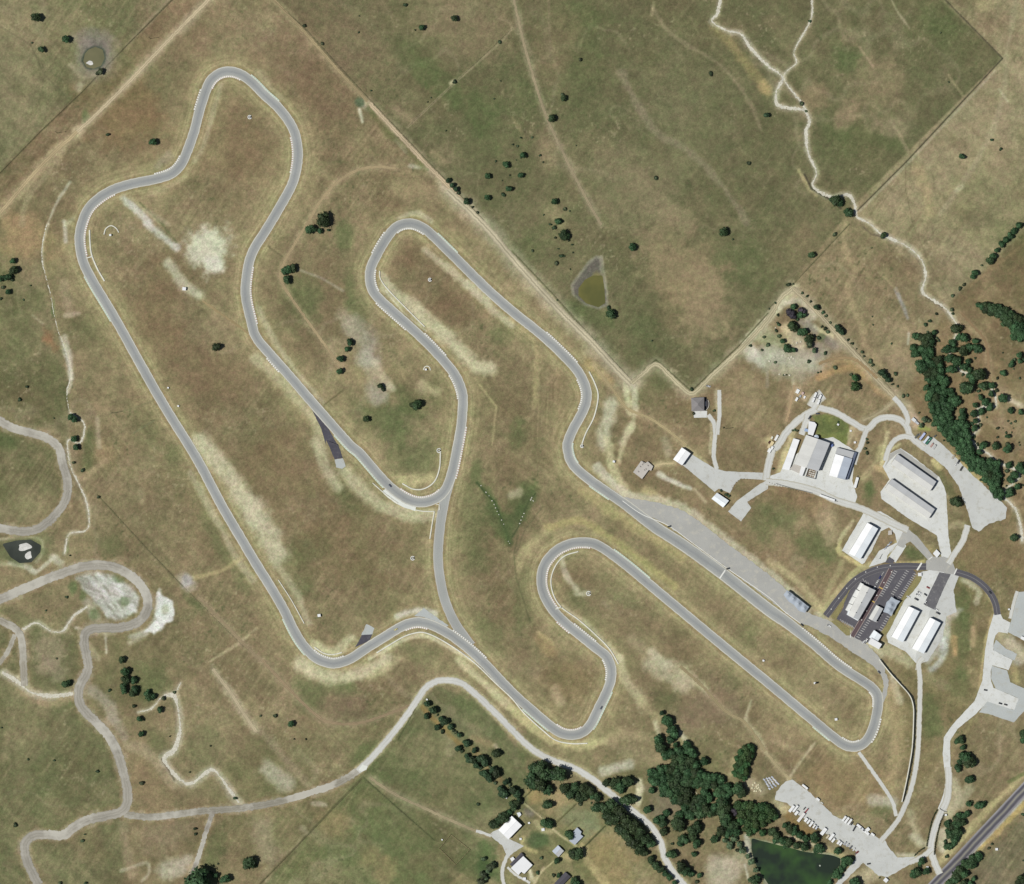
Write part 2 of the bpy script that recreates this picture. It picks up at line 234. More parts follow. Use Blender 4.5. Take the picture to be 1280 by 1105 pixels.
# --- browner and ruddier patches
for s, x, y, rx, ry, c, a in [('A0', 900, 150, 60, 50, (118, 98, 72), .4), ('A1', 250, 350, 70, 80, (114, 93, 70), .5), ('A0', 600, 560, 55, 45, (124, 98, 68), .5), ('A0', 1100, 700, 60, 60, (118, 97, 70), .5), ('B0', 750, 450, 40, 70, (112, 92, 66), .5), ('B0', 1000, 750, 70, 60, (116, 96, 70), .5), ('B1', 760, 150, 30, 25, (110, 90, 66), .7), ('B1', 960, 400, 40, 25, (110, 90, 66), .6), ('C1', 150, 200, 60, 60, (116, 96, 70), .5), ('C1', 500, 520, 70, 60, (112, 92, 66), .4), ('B2', 850, 260, 42, 85, (141, 122, 90), .85), ('B2', 760, 100, 40, 60, (118, 108, 78), .5), ('B2', 950, 430, 34, 46, (134, 118, 88), .65), ('A2', 600, 950, 60, 50, (122, 112, 82), .5), ('A2', 800, 450, 70, 50, (118, 110, 80), .4), ('A2', 950, 700, 60, 50, (116, 108, 78), .4), ('A2', 200, 250, 30, 60, (122, 108, 78), .5), ('A1', 1050, 100, 60, 40, (134, 118, 88), .5), ('A1', 500, 200, 50, 50, (122, 108, 80), .4), ('A2', 170, 720, 14, 25, (138, 120, 90), .6), ('A3', 390, 560, 14, 18, (146, 126, 96), .7), ('A3', 560, 440, 40, 40, (132, 116, 86), .6), ('A3', 220, 490, 17, 20, (144, 122, 92), .6), ('A3', 620, 620, 20, 16, (144, 128, 98), .6), ('B3', 180, 130, 40, 30, (122, 108, 78), .5),
   ('B3', 700, 640, 30, 30, (148, 130, 98), .5), ('C3', 300, 400, 14, 40, (166, 148, 112), .7), ('C3', 180, 250, 40, 25, (128, 102, 74), .5), ('D2', 980, 220, 45, 30, (122, 104, 80), .8), ('D2', 330, 100, 50, 30, (120, 100, 70), .5), ('D1', 430, 230, 30, 20, (108, 92, 70), .6), ('D1', 390, 800, 24, 20, (138, 120, 84), .6), ('D1', 560, 960, 14, 14, (138, 120, 84), .5), ('D1', 640, 1050, 16, 14, (142, 124, 86), .5), ('D0', 830, 860, 40, 25, (126, 112, 86), .6), ('D0', 730, 600, 22, 60, (128, 110, 80), .6), ('D3', 350, 600, 60, 40, (140, 116, 82), .5), ('E8', 780, 130, 22, 18, (148, 130, 92), .75), ('E8', 60, 640, 12, 14, (84, 96, 58), .8), ('E8', 40, 860, 12, 16, (72, 86, 52), .8), ('E8', 150, 900, 9, 12, (80, 92, 56), .7), ('E8', 560, 570, 13, 9, (76, 88, 56), .8), ('E8', 490, 290, 8, 6, (112, 104, 92), .7), ('E8', 1000, 340, 22, 14, (124, 126, 90), .7), ('E8', 1130, 480, 14, 16, (122, 126, 92), .7), ('E8', 1180, 640, 20, 18, (138, 122, 84), .7), ('D2', 780, 700, 24, 30, (122, 110, 88), .7), ('D2', 640, 480, 40, 14, (146, 132, 98), .6), ('E8', 560, 130, 12, 10, (148, 128, 84), .7), ('D2', 500, 1000, 30, 40, (140, 122, 82), .6), ('B0', 150, 60, 40, 26, (150, 126, 90), .8), ('B0', 240, 560, 8, 16, (140, 104, 74), .8), ('C0', 520, 60, 14, 16, (152, 128, 94), .6), ('C0', 260, 1030, 30, 25, (142, 126, 100), .6), ('G2', 700, 800, 14, 8, (182, 164, 116), .8), ('C3', 1050, 560, 30, 30, (126, 106, 76), .6), ('D3', 100, 380, 40, 20, (146, 126, 94), .5)]:
    x, y = P1(s, x, y); blob(x, y, rx, ry, c, a, random.uniform(-.5, .5))
# --- mown bands that follow the circuit
wb, dC = pdist(np.vstack([CIRC, CIRC[:1]]), 48); _wl, dL = pdist(LINK, 48)
D = np.full((NY, NX), 1e4, np.float32); D[wb] = dC; D[_wl] = np.minimum(D[_wl], dL)
near = sst(46, 12, D+EDGE2*10)
bands = np.interp(D+EDGE*.6, np.arange(0, 60, 1.4), rng.uniform(-1, 1, len(np.arange(0, 60, 1.4)))).astype(np.float32)
bm_ = bands*(0.6+.4*n3)
mix(full, .5*sst(46, 6, D+EDGE*7+EDGE2*14), (146, 133, 95)); mix(full, .72*sst(22, 8, D+EDGE*3+FRAY*2), (157, 145, 105))
mix(full, .35*sst(10.5, 7, D+EDGE*1.2), (128, 104, 70))
mix(full, near*(.3+.25*sst(24, 14, D))*np.clip(bm_, 0, 1), (166, 152, 110)); mix(full, near*(.26+.2*sst(24, 14, D))*np.clip(-bm_, 0, 1), (104, 94, 62))
# --- cut hay stripes
for poly, ang, w in [(P('B2', [(120, 740), (330, 800), (320, 920), (240, 1090), (90, 1105)]), math.radians(92), 2.2), (P('C2', [(0, 120), (230, 60), (330, 220), (100, 260)]), math.radians(35), 2.2), (P('C1', [(960, 300), (1040, 200), (990, 800), (930, 560)]), math.radians(96), 2), (P('D3', [(130, 380), (420, 470), (600, 700), (420, 800), (250, 680), (150, 560)]), math.radians(-55), 3), (P('C0', [(380, 1), (640, 0), (620, 250), (480, 250)]), 1.0, 2)]:
    wq, d = pdist(poly, 20, True); m = sst(6, -6, np.where(inside(poly, wq), -d, np.minimum(d, 20))); sN = vnoise(50, w, ang, 77, wq)
    sN = sN*(.6+.6*EDGE[wq]); mix(wq, .34*m*sst(0, .7, sN), (160, 144, 104)); mix(wq, .28*m*sst(0, .7, -sN), (106, 96, 64))
# --- pale caliche and bare ground
PALE = (170, 160, 126); CHALK = (184, 176, 150)
for s, pts, w, c, a in [('C0', [(990, 10), (1100, 130), (1200, 290), (1263, 400)], 23, (182, 172, 138), .97), ('C1', [(0, 330), (50, 450), (110, 560)], 25, (182, 172, 138), .97), ('C1', [(70, 560), (200, 760), (260, 900)], 10, PALE, .75), ('C0', [(940, 160), (1060, 380), (1180, 600), (1250, 690)], 8, PALE, .7),
   ('B1', [(640, 310), (800, 430), (950, 560), (1070, 690), (1150, 715)], 17, (182, 173, 136), .97), ('B1', [(620, 250), (690, 350), (820, 480)], 6, PALE, .8), ('B1', [(830, 130), (940, 210), (1050, 310), (1200, 450), (1263, 500)], 9, (184, 172, 138), .8), ('B1', [(1060, 300), (1140, 370)], 15, (182, 170, 138), .7),
   ('B1', [(470, 500), (540, 570), (560, 660)], 24, (150, 140, 120), .85), ('B1', [(540, 660), (590, 760), (600, 850)], 22, (160, 150, 128), .85), ('B1', [(580, 680), (670, 810)], 8, (192, 180, 146), .8), ('B1', [(430, 450), (500, 540)], 18, (158, 144, 116), .6), ('B1', [(820, 800), (880, 830)], 14, (176, 162, 122), .7), ('B1', [(450, 750), (700, 740)], 20, (150, 134, 96), .5),
   ('A0', [(612, 978), (690, 1052), (735, 1105)], 8.5, (186, 180, 160), 1), ('B0', [(730, 0), (800, 60), (870, 115)], 9.5, (186, 180, 160), 1), ('A0', [(640, 970), (720, 1040), (790, 1105)], 3.5, (160, 150, 112), .7), ('A0', [(690, 1000), (800, 1105)], 2.2, (86, 92, 58), .7), ('B0', [(800, 0), (870, 90)], 2.2, (86, 92, 58), .7), ('B0', [(830, 200), (900, 290), (980, 350)], 13, (178, 170, 140), .9), ('A0', [(720, 1040), (830, 1105)], 6, PALE, .5),
   ('C1', [(300, 20), (350, 140), (400, 230)], 14, PALE, .85), ('B1', [(0, 660), (150, 790), (280, 930), (320, 1080)], 15, (176, 166, 128), .8), ('B1', [(10, 420), (100, 590), (200, 730), (330, 880)], 7, PALE, .7), ('C1', [(430, 150), (560, 280), (700, 355), (870, 372)], 15, (184, 176, 138), .8), ('C1', [(500, 60), (640, 200)], 4, PALE, .6), ('C1', [(720, 200), (860, 190)], 14, (176, 164, 118), .8),
   ('D1', [(220, 10), (300, 65), (400, 85), (520, 65), (640, 0)], 17, (186, 175, 138), .97), ('C1', [(560, 1080), (720, 990), (830, 965), (930, 1010), (1100, 1105)], 5, (206, 196, 156), .8), ('C1', [(290, 1010), (380, 1050), (470, 980)], 11, (190, 182, 140), .85), ('C1', [(700, 870), (800, 840), (880, 860)], 8, (190, 184, 160), .9), ('D1', [(560, 90), (700, 0)], 10, (176, 164, 122), .6),
   ('D1', [(1000, 0), (1263, 240)], 9, (196, 186, 142), .8), ('D2', [(0, 240), (150, 370), (300, 420), (460, 405)], 10, (186, 174, 124), .8), ('D2', [(460, 390), (600, 370), (720, 400)], 14, (164, 150, 110), .5), ('D2', [(450, 550), (520, 530), (580, 515)], 12, CHALK, .9), ('D2', [(700, 20), (780, 60), (850, 110)], 24, (178, 166, 134), .8), ('D2', [(850, 60), (960, 150)], 10, (188, 174, 138), .7), ('D2', [(530, 0), (570, 110), (640, 200)], 11, (182, 168, 130), .8), ('D2', [(640, 200), (730, 300)], 10, (164, 150, 110), .6), ('D2', [(630, 600), (625, 700)], 8, (204, 194, 158), .9), ('D2', [(1000, 1060), (1130, 1000)], 30, (172, 162, 132), .7), ('D2', [(1150, 900), (1175, 990)], 4, CHALK, .9), ('D2', [(1150, 1010), (1165, 1080)], 3, CHALK, .9), ('D2', [(210, 150), (240, 210)], 12, (170, 152, 116), .7), ('D2', [(1180, 200), (1150, 290)], 4, PALE, .8),
   ('D3', [(610, 90), (650, 200)], 9, (196, 184, 150), .8), ('D3', [(600, 140), (640, 400), (600, 640)], 18, (168, 150, 108), .5), ('D3', [(520, 690), (620, 700)], 14, (182, 176, 152), .7), ('D3', [(30, 400), (200, 480)], 8, (180, 158, 120), .5), ('D3', [(230, 410), (140, 530), (100, 590)], 4, (190, 176, 140), .7), ('D3', [(700, 760), (740, 900)], 12, (176, 164, 128), .7), ('D3', [(910, 640), (880, 960)], 10, (178, 166, 130), .6), ('D3', [(990, 640), (940, 720)], 12, (178, 168, 136), .6), ('D3', [(640, 960), (720, 970)], 8, (190, 180, 150), .8), ('D3', [(440, 1090), (520, 1040)], 22, (172, 160, 124), .9),
   ('D0', [(430, 140), (540, 220), (560, 290)], 14, (160, 150, 128), .7), ('D0', [(560, 290), (610, 380)], 12, (158, 146, 122), .6), ('D0', [(620, 420), (720, 450), (860, 620)], 12, (158, 142, 112), .6), ('D0', [(820, 1040), (930, 1000)], 22, (178, 168, 142), .85), ('D0', [(600, 1040), (720, 1000), (735, 1050), (700, 1090)], 4, (182, 172, 142), .7), ('D0', [(1060, 60), (1170, 240)], 12, (150, 136, 106), .5), ('D0', [(600, 800), (650, 1050)], 12, (150, 132, 104), .5), ('D0', [(240, 20), (290, 70)], 18, (150, 134, 108), .6), ('D0', [(130, 150), (250, 200), (360, 180)], 15, (160, 138, 104), .8),
   ('D1', [(60, 540), (110, 580), (150, 620)], 20, (172, 162, 136), .85), ('D1', [(0, 320), (100, 440), (260, 620)], 10, (150, 134, 106), .5), ('D1', [(30, 820), (60, 960)], 24, (152, 138, 108), .7), ('D1', [(280, 705), (345, 715)], 5, (164, 150, 124), .8), ('D1', [(230, 830), (250, 850)], 8, (152, 138, 110), .7),
   ('C0', [(480, 780), (600, 640)], 3, PALE, .3), ('C0', [(150, 630), (180, 650), (230, 610), (270, 580)], 4, CHALK, .9), ('C0', [(260, 580), (300, 610)], 8, CHALK, .8), ('C0', [(0, 610), (90, 620), (150, 630)], 5, (190, 180, 140), .8), ('C0', [(0, 490), (100, 480), (200, 490), (205, 560), (180, 600)], 4, (186, 176, 140), .7), ('C0', [(900, 680), (940, 720)], 15, (168, 154, 130), .8), ('C0', [(960, 680), (1100, 640), (1180, 590)], 5, (172, 156, 110), .7), ('C0', [(410, 190), (520, 100)], 8, (168, 144, 110), .6), ('C0', [(430, 800), (470, 880)], 12, (168, 160, 140), .7), ('C0', [(640, 1000), (720, 950)], 8, (176, 166, 138), .7), ('C0', [(1040, 1090), (1180, 1000), (1263, 930)], 4, (176, 164, 124), .7), ('C0', [(520, 960), (525, 1050)], 3, CHALK, .8), ('C0', [(440, 1000), (480, 1080)], 6, PALE, .6), ('C0', [(690, 250), (700, 300)], 10, (160, 146, 110), .5),
   ('B0', [(310, 290), (340, 430)], 12, (160, 140, 110), .6), ('B0', [(320, 450), (390, 440)], 6, (168, 150, 124), .7), ('B0', [(480, 960), (490, 1100)], 6, (168, 154, 122), .7), ('B0', [(480, 880), (520, 900)], 14, (150, 130, 96), .7), ('B0', [(320, 560), (340, 650), (350, 760)], 7, CHALK, .8), ('B0', [(160, 450), (210, 490)], 3, PALE, .6), ('A0', [(280, 800), (130, 990), (110, 1105)], 8, (160, 146, 110), .6), ('A0', [(390, 640), (220, 820), (90, 960)], 14, (160, 142, 106), .6), ('A0', [(700, 340), (600, 440)], 5, PALE, .6), ('A0', [(400, 420), (390, 440)], 8, PALE, .8), ('A0', [(350, 320), (400, 380), (460, 370), (530, 330), (530, 220)], 6, (160, 150, 116), .6), ('A0', [(1090, 420), (1050, 560), (1010, 700), (960, 800)], 6, (168, 156, 120), .7), ('A0', [(780, 820), (830, 770)], 10, (158, 144, 118), .6), ('A0', [(740, 960), (840, 920), (920, 870)], 5, (170, 154, 116), .6), ('A0', [(620, 230), (780, 60), (830, 0)], 5, (150, 138, 108), .5),
   ('A0', [(345, 900), (280, 1000), (235, 1105)], 3.5, CHALK, .7), ('B0', [(318, -10), (326, 85)], 5, CHALK, .9), ('B0', [(300, 560), (330, 660), (352, 760), (335, 830)], 4.5, CHALK, .8), ('B0', [(240, 0), (210, 110), (212, 210)], 3, CHALK, .5), ('A0', [(360, 1080), (330, 1105)], 6, PALE, .7), ('A1', [(510, 540), (525, 600)], 4, (198, 190, 160), .9), ('A1', [(690, 690), (740, 745)], 5, CHALK, .8), ('A1', [(760, 820), (850, 830)], 5, CHALK, .7), ('A1', [(530, 520), (560, 545)], 5, CHALK, .6), ('A1', [(700, 1080), (790, 1050), (860, 1090)], 6, (176, 166, 134), .7), ('A1', [(700, 930), (900, 960), (1000, 1040)], 22, (148, 130, 96), .6), ('A1', [(10, 360), (120, 480)], 9, (160, 146, 112), .6), ('A1', [(880, 760), (920, 800)], 10, (150, 132, 98), .6), ('A1', [(690, 540), (770, 590)], 12, (150, 132, 100), .6), ('A1', [(960, 410), (975, 400)], 5, (196, 180, 144), .8), ('A1', [(745, 630), (985, 405), (1200, 215), (1263, 140)], 2.4, (150, 136, 104), .7),
   ('A2', [(690, 30), (760, 140), (860, 220), (1000, 300), (1100, 400), (1180, 520), (1230, 640)], 5, (140, 126, 96), .6), ('A2', [(540, 360), (620, 520), (720, 660), (860, 740), (1000, 870), (1080, 980), (1160, 1100)], 9, (134, 122, 96), .6), ('A2', [(1000, 130), (1130, 280), (1250, 440)], 12, (150, 132, 88), .6), ('A2', [(620, 870), (700, 1000), (840, 1090)], 25, (132, 118, 88), .6), ('A2', [(700, 10), (690, 70)], 4, (164, 150, 112), .6), ('A2', [(180, 0), (190, 300)], 3, (130, 116, 88), .5), ('A2', [(1240, 420), (1263, 460)], 10, (168, 144, 98), .7), ('A2', [(0, 580), (60, 670)], 4, (140, 126, 90), .5), ('A2', [(190, 1040), (240, 1100)], 14, (150, 140, 100), .5),
   ('A3', [(610, 0), (640, 60), (700, 140)], 2.5, (160, 148, 116), .7), ('A3', [(1220, 0), (1200, 160), (1170, 280), (1170, 420), (1100, 660), (940, 930), (850, 1050)], 7, (156, 144, 112), .5), ('A3', [(740, 830), (780, 950), (800, 1050)], 14, (156, 138, 100), .7), ('A3', [(1060, 30), (1110, 0)], 16, (160, 146, 106), .6), ('A3', [(1180, 290), (1263, 400)], 14, (158, 146, 110), .5), ('A3', [(1140, 440), (1180, 500)], 3, PALE, .7), ('A3', [(960, 920), (930, 940)], 5, PALE, .7), ('A3', [(450, 230), (520, 330)], 3, (160, 138, 108), .6), ('A3', [(610, 600), (690, 740)], 5, (158, 140, 108), .6), ('A3', [(150, 840), (200, 920), (240, 960)], 5, (186, 172, 120), .7), ('A3', [(890, 370), (960, 470)], 3, (150, 136, 100), .6),
   ('B3', [(380, 0), (380, 130), (430, 220), (390, 310), (430, 420), (470, 520), (480, 600), (560, 700)], 8, (160, 140, 104), .6), ('B3', [(630, 320), (665, 400), (690, 465)], 4.5, (148, 144, 136), .8), ('B3', [(570, 260), (640, 330)], 3, (160, 142, 104), .7), ('B3', [(930, 440), (1060, 570), (1090, 700), (1110, 800), (1230, 880)], 10, (150, 132, 100), .5), ('B3', [(1180, 860), (1250, 900)], 6, (196, 180, 150), .8), ('B3', [(1000, 300), (1263, 100)], 4, (136, 114, 82), .5), ('B3', [(695, 540), (690, 590)], 3, CHALK, .8), ('B3', [(690, 900), (720, 960)], 12, (176, 160, 130), .8), ('B3', [(720, 760), (640, 680)], 10, (120, 108, 82), .5), ('B3', [(450, 700), (520, 800), (600, 860)], 8, (158, 126, 86), .6), ('B3', [(250, 760), (300, 690), (400, 680), (480, 720)], 5, (164, 132, 88), .6),
   ('B2', [(490, 880), (470, 960), (450, 1080)], 16, (188, 180, 150), .85), ('B2', [(600, 800), (610, 930)], 8, (186, 180, 146), .8), ('B2', [(590, 990), (540, 1080)], 9, (180, 168, 134), .8), ('B2', [(410, 590), (450, 640)], 6, (196, 188, 158), .8), ('B2', [(560, 790), (580, 890)], 6, (186, 178, 134), .8), ('B2', [(0, 470), (80, 540), (120, 640), (110, 900)], 6, (168, 152, 108), .6), ('B2', [(380, 690), (480, 770)], 12, (160, 138, 90), .7), ('B2', [(1180, 620), (1230, 690)], 10, (190, 184, 160), .8), ('B2', [(1010, 830), (1020, 940)], 7, (184, 176, 140), .6), ('B2', [(440, 160), (470, 340)], 3, (160, 152, 124), .7),
   ('C2', [(420, 130), (480, 190), (540, 250), (600, 290)], 8, (190, 184, 160), .8), ('C2', [(470, 0), (500, 150), (560, 250)], 10, (190, 180, 136), .75), ('C2', [(550, 0), (530, 100)], 6, (190, 178, 136), .7), ('C2', [(720, 170), (800, 210), (880, 240)], 5, (196, 188, 164), .8), ('C2', [(660, 250), (760, 310), (870, 370)], 9, (180, 160, 116), .7), ('C2', [(30, 640), (60, 560), (190, 430)], 9, (170, 156, 112), .7), ('C2', [(180, 430), (330, 400), (480, 480), (620, 580), (800, 720)], 9, (160, 150, 96), .65), ('C2', [(350, 250), (560, 400), (840, 580)], 12, (168, 154, 104), .6), ('C2', [(250, 580), (260, 650), (320, 740)], 7, (186, 176, 146), .7), ('C2', [(320, 760), (380, 755)], 6, (186, 176, 146), .7), ('C2', [(250, 820), (400, 940), (530, 1080)], 7, (182, 172, 136), .7), ('C2', [(450, 800), (480, 830)], 7, (156, 142, 110), .5), ('C2', [(0, 270), (30, 260)], 10, (176, 164, 130), .7), ('C2', [(130, 950), (200, 1000)], 5, (186, 170, 120), .7), ('C2', [(140, 980), (190, 1040)], 16, (142, 122, 84), .7), ('C2', [(590, 980), (660, 1050)], 14, (166, 152, 116), .5), ('C2', [(690, 1050), (760, 1105)], 12, (182, 170, 140), .6),
   ('C3', [(360, 540), (350, 500), (420, 400)], 4, (196, 186, 140), .8), ('C3', [(0, 600), (150, 700), (260, 840)], 10, (180, 166, 122), .65), ('C3', [(370, 600), (300, 740), (260, 850)], 8, (168, 156, 112), .6), ('C3', [(500, 1010), (600, 1040), (700, 1100)], 14, (182, 172, 136), .7), ('C3', [(880, 860), (860, 1000), (790, 1080)], 12, (182, 178, 158), .8), ('C3', [(960, 690), (1040, 740), (1030, 800)], 7, (190, 180, 150), .7), ('C3', [(930, 850), (950, 840)], 8, (176, 168, 148), .6), ('C3', [(1200, 1000), (1240, 1080)], 14, (182, 178, 160), .7), ('C3', [(560, 30), (540, 100), (470, 190)], 8, (182, 168, 122), .7), ('C3', [(650, 20), (590, 60), (560, 130)], 4, (190, 178, 130), .8), ('C3', [(860, 430), (960, 420)], 8, (178, 164, 126), .5), ('C3', [(200, 900), (330, 960), (440, 1050)], 4, (180, 168, 130), .6),
   ('G8', [(640, 800), (560, 780), (500, 760)], 4, CHALK, .8), ('G8', [(150, 1000), (160, 1090)], 8, CHALK, .7), ('G8', [(1050, 510), (1020, 690), (960, 780)], 4, (170, 166, 148), .7), ('G8', [(860, 820), (960, 790)], 7, (168, 166, 146), .6), ('G8', [(60, 335), (150, 350), (230, 400)], 6, (190, 182, 158), .8),
   ('G6', [(0, 620), (150, 480), (330, 270), (420, 200)], 10, (190, 180, 150), .8), ('G6', [(430, 200), (600, 220), (680, 340), (640, 380)], 10, (178, 168, 142), .8), ('G6', [(420, 480), (480, 600), (560, 640)], 14, (196, 182, 138), .85), ('G6', [(540, 600), (560, 700)], 7, (200, 180, 140), .85), ('G6', [(700, 470), (860, 560)], 6, (200, 186, 140), .9), ('G6', [(560, 420), (700, 500)], 12, (142, 132, 118), .8), ('G6', [(180, 500), (280, 620), (300, 760)], 24, (150, 150, 112), .8), ('G6', [(150, 760), (450, 800), (700, 800)], 28, (172, 164, 142), .9), ('G6', [(540, 560), (560, 720), (700, 700)], 20, (160, 150, 124), .7), ('G6', [(300, 880), (560, 940)], 18, (158, 148, 120), .8), ('G6', [(30, 680), (120, 780)], 14, (184, 178, 152), .8), ('G6', [(740, 960), (900, 900), (1040, 860), (1160, 940)], 9, (164, 134, 90), .75), ('G6', [(780, 560), (890, 640)], 8, (112, 100, 94), .8), ('G6', [(490, 70), (440, 150)], 9, (164, 158, 110), .8), ('G6', [(480, 980), (500, 1100)], 4, (184, 168, 140), .8), ('G6', [(230, 820), (230, 1050)], 4, (146, 134, 110), .7), ('G6', [(700, 660), (720, 760)], 10, (124, 110, 100), .6), ('G6', [(800, 670), (980, 620)], 14, (140, 128, 108), .6),
   ('E1', [(230, 480), (170, 720), (120, 880)], 9, (190, 176, 130), .8), ('E1', [(120, 900), (240, 920)], 5, (176, 160, 100), .8), ('E1', [(820, 440), (800, 590)], 6, (184, 166, 130), .8), ('E1', [(860, 470), (880, 600)], 8, (166, 146, 110), .7), ('E1', [(1180, 480), (1110, 800)], 5, (196, 184, 136), .8), ('E1', [(1080, 820), (1200, 900)], 9, (190, 164, 118), .8), ('E1', [(300, 60), (360, 140)], 9, (182, 160, 128), .8), ('E1', [(0, 560), (60, 640)], 10, (190, 176, 128), .8),
   ('E2', [(1040, 720), (1130, 790)], 10, (186, 166, 112), .9), ('E2', [(870, 540), (1040, 700)], 7, (184, 164, 112), .8), ('E2', [(450, 170), (500, 230)], 14, (178, 152, 124), .8), ('E2', [(560, 280), (640, 290)], 6, (150, 160, 80), .8), ('E2', [(680, 600), (760, 670)], 7, (196, 180, 126), .9),
   ('E3', [(240, 300), (220, 390), (330, 460), (450, 530)], 5, (190, 176, 120), .9), ('E3', [(540, 510), (380, 600), (210, 780), (80, 960)], 6, (176, 166, 118), .8), ('E3', [(800, 300), (720, 430)], 7, (168, 156, 102), .8), ('E3', [(800, 500), (940, 500), (1060, 490)], 4, (184, 168, 110), .9), ('E3', [(880, 180), (1000, 300), (1190, 400)], 8, (168, 150, 104), .6),
   ('E7', [(860, 20), (930, 200), (880, 400), (830, 600), (790, 900), (760, 1100)], 5, (178, 158, 112), .8), ('E7', [(480, 520), (490, 700)], 7, (176, 140, 98), .8), ('E7', [(690, 400), (690, 600)], 7, (170, 146, 108), .8), ('E7', [(340, 550), (360, 700), (230, 880)], 9, (184, 184, 170), .8), ('E7', [(1000, 460), (1100, 600), (1268, 720)], 16, (176, 164, 128), .8), ('E7', [(1160, 880), (1180, 1020)], 8, (158, 142, 98), .8), ('E7', [(1220, 100), (1180, 300)], 10, (170, 158, 118), .8),
   ('E6', [(30, 0), (40, 200), (100, 250), (0, 500)], 7, (188, 180, 138), .7), ('E6', [(350, 800), (480, 880), (650, 950)], 5, (192, 186, 160), .8), ('E6', [(400, 480), (440, 600)], 11, (160, 148, 118), .7), ('E6', [(600, 550), (800, 720)], 8, (188, 174, 130), .7), ('E6', [(870, 270), (850, 600)], 4, (188, 174, 138), .7), ('E6', [(700, 960), (800, 1080)], 5, (186, 174, 134), .7),
   ('G7', [(60, 190), (190, 320), (280, 400), (400, 520), (440, 560)], 6, (134, 110, 66), .8), ('G7', [(560, 600), (700, 760), (850, 920)], 7, (130, 110, 74), .7), ('G7', [(560, 480), (640, 520), (740, 560)], 9, (146, 128, 92), .7), ('G7', [(780, 570), (810, 600)], 5, (178, 160, 130), .7), ('G7', [(940, 460), (1260, 700)], 4, (174, 160, 110), .7),
   ('G4', [(150, 190), (180, 290)], 7, (186, 178, 140), .8), ('G4', [(400, 290), (450, 350)], 6, (186, 174, 146), .8), ('G4', [(1050, 130), (1060, 200), (1160, 300), (1240, 480)], 6, (176, 166, 128), .7), ('G4', [(1080, 790), (1200, 850)], 15, (178, 168, 136), .6), ('G4', [(920, 560), (900, 700)], 6, (168, 156, 112), .6),
   ('G5', [(260, 600), (300, 700), (290, 780), (350, 840)], 5, (190, 188, 166), .8), ('G5', [(680, 600), (850, 650), (950, 700)], 3.5, (184, 168, 136), .8), ('G5', [(640, 340), (720, 450), (900, 570)], 11, (132, 106, 66), .8), ('G5', [(1060, 720), (1220, 800)], 6, (180, 164, 116), .8), ('G5', [(560, 260), (640, 330)], 12, (188, 178, 136), .8), ('G5', [(0, 900), (100, 960), (40, 1050)], 26, (166, 154, 128), .8), ('G5', [(470, 680), (700, 735), (950, 790)], 3, (150, 152, 122), .8),
   ('G3', [(400, 130), (440, 250), (380, 400), (330, 440)], 10, (180, 168, 134), .8), ('G3', [(290, 600), (290, 780)], 10, (186, 176, 146), .8), ('G3', [(0, 650), (130, 730)], 10, (182, 172, 142), .7), ('G3', [(1067, 60), (700, 420), (380, 780), (260, 900)], 8, (184, 170, 120), .75), ('G3', [(1067, 330), (860, 560), (640, 770)], 7, (184, 158, 100), .8), ('G3', [(1067, 290), (640, 740), (360, 1060)], 3.2, (168, 166, 160), .8),
   ('E8', [(420, 180), (600, 320), (760, 480), (960, 620)], 2.4, (186, 172, 130), .8), ('E8', [(560, 380), (620, 460), (700, 480)], 6, (176, 164, 120), .7), ('E8', [(430, 540), (420, 620), (560, 680)], 5, (188, 170, 116), .7), ('E8', [(640, 840), (540, 990)], 3, (196, 180, 138), .8), ('E8', [(820, 700), (900, 740)], 8, (180, 160, 116), .7), ('E8', [(1040, 640), (1080, 780), (1250, 990)], 9, (182, 164, 116), .7), ('E8', [(500, 870), (520, 950)], 5, (206, 196, 160), .9)]:
    stroke(P(s, pts), w, c, a*.92)
for s, x, y, rx, ry, c, a in [('B0', 1040, 120, 26, 28, (188, 182, 152), .95), ('B0', 1060, 210, 14, 12, (196, 190, 164), .9), ('C0', 925, 695, 9, 8, (158, 150, 140), .9), ('D3', 1050, 560, 1, 1, PALE, .0), ('A0', 460, 205, 22, 14, (120, 112, 92), .7), ('E7', 400, 180, 4, 6, (196, 120, 84), .95), ('E7', 470, 220, 9, 8, (196, 180, 160), .8)]:
    x, y = P1(s, x, y); blob(x, y, rx, ry, c, a)
# quarry floor inside the scraped loop, and the chalk heap beside it
wq, d = pdist(P('G8', [(490, 430), (620, 395), (760, 430), (870, 500), (920, 560), (905, 660), (760, 725), (700, 665), (600, 560)]), 20, True)
m = sst(3, -3, np.where(inside(P('G8', [(490, 430), (620, 395), (760, 430), (870, 500), (920, 560), (905, 660), (760, 725), (700, 665), (600, 560)]), wq), -d, np.minimum(d, 20))+EDGE[wq]*4)
mix(wq, m*.92, (176, 172, 156)); sN = vnoise(22, 3.2, math.radians(55), 80, wq)+.6*vnoise(9, 2, .4, 81, wq)
mix(wq, m*.6*sst(.1, .8, sN), (206, 202, 190)); mix(wq, m*.6*sst(.1, .8, -sN), (122, 116, 98)); 
fill(P('G8', [(1040, 530), (1110, 570), (1160, 640), (1130, 720), (1010, 800), (950, 790), (1020, 700), (1030, 600)]), (204, 200, 186), .95, 1.5, 3)
blob(*P1('G8', 1090, 650), 5, 7, (160, 156, 130), .8)
for s, x, y, rx, ry in [('G8', 790, 440, 10, 7), ('G8', 540, 550, 5, 8), ('G8', 480, 490, 6, 10), ('G8', 620, 680, 8, 9), ('G8', 820, 590, 7, 7), ('G6', 770, 560, 7, 6), ('B0', 262, 420, 3, 12), ('A0', 420, 570, 6, 12), ('C0', 330, 530, 3, 10)]:
    blob(*P1(s, x, y), rx, ry, (88, 102, 62), .65)
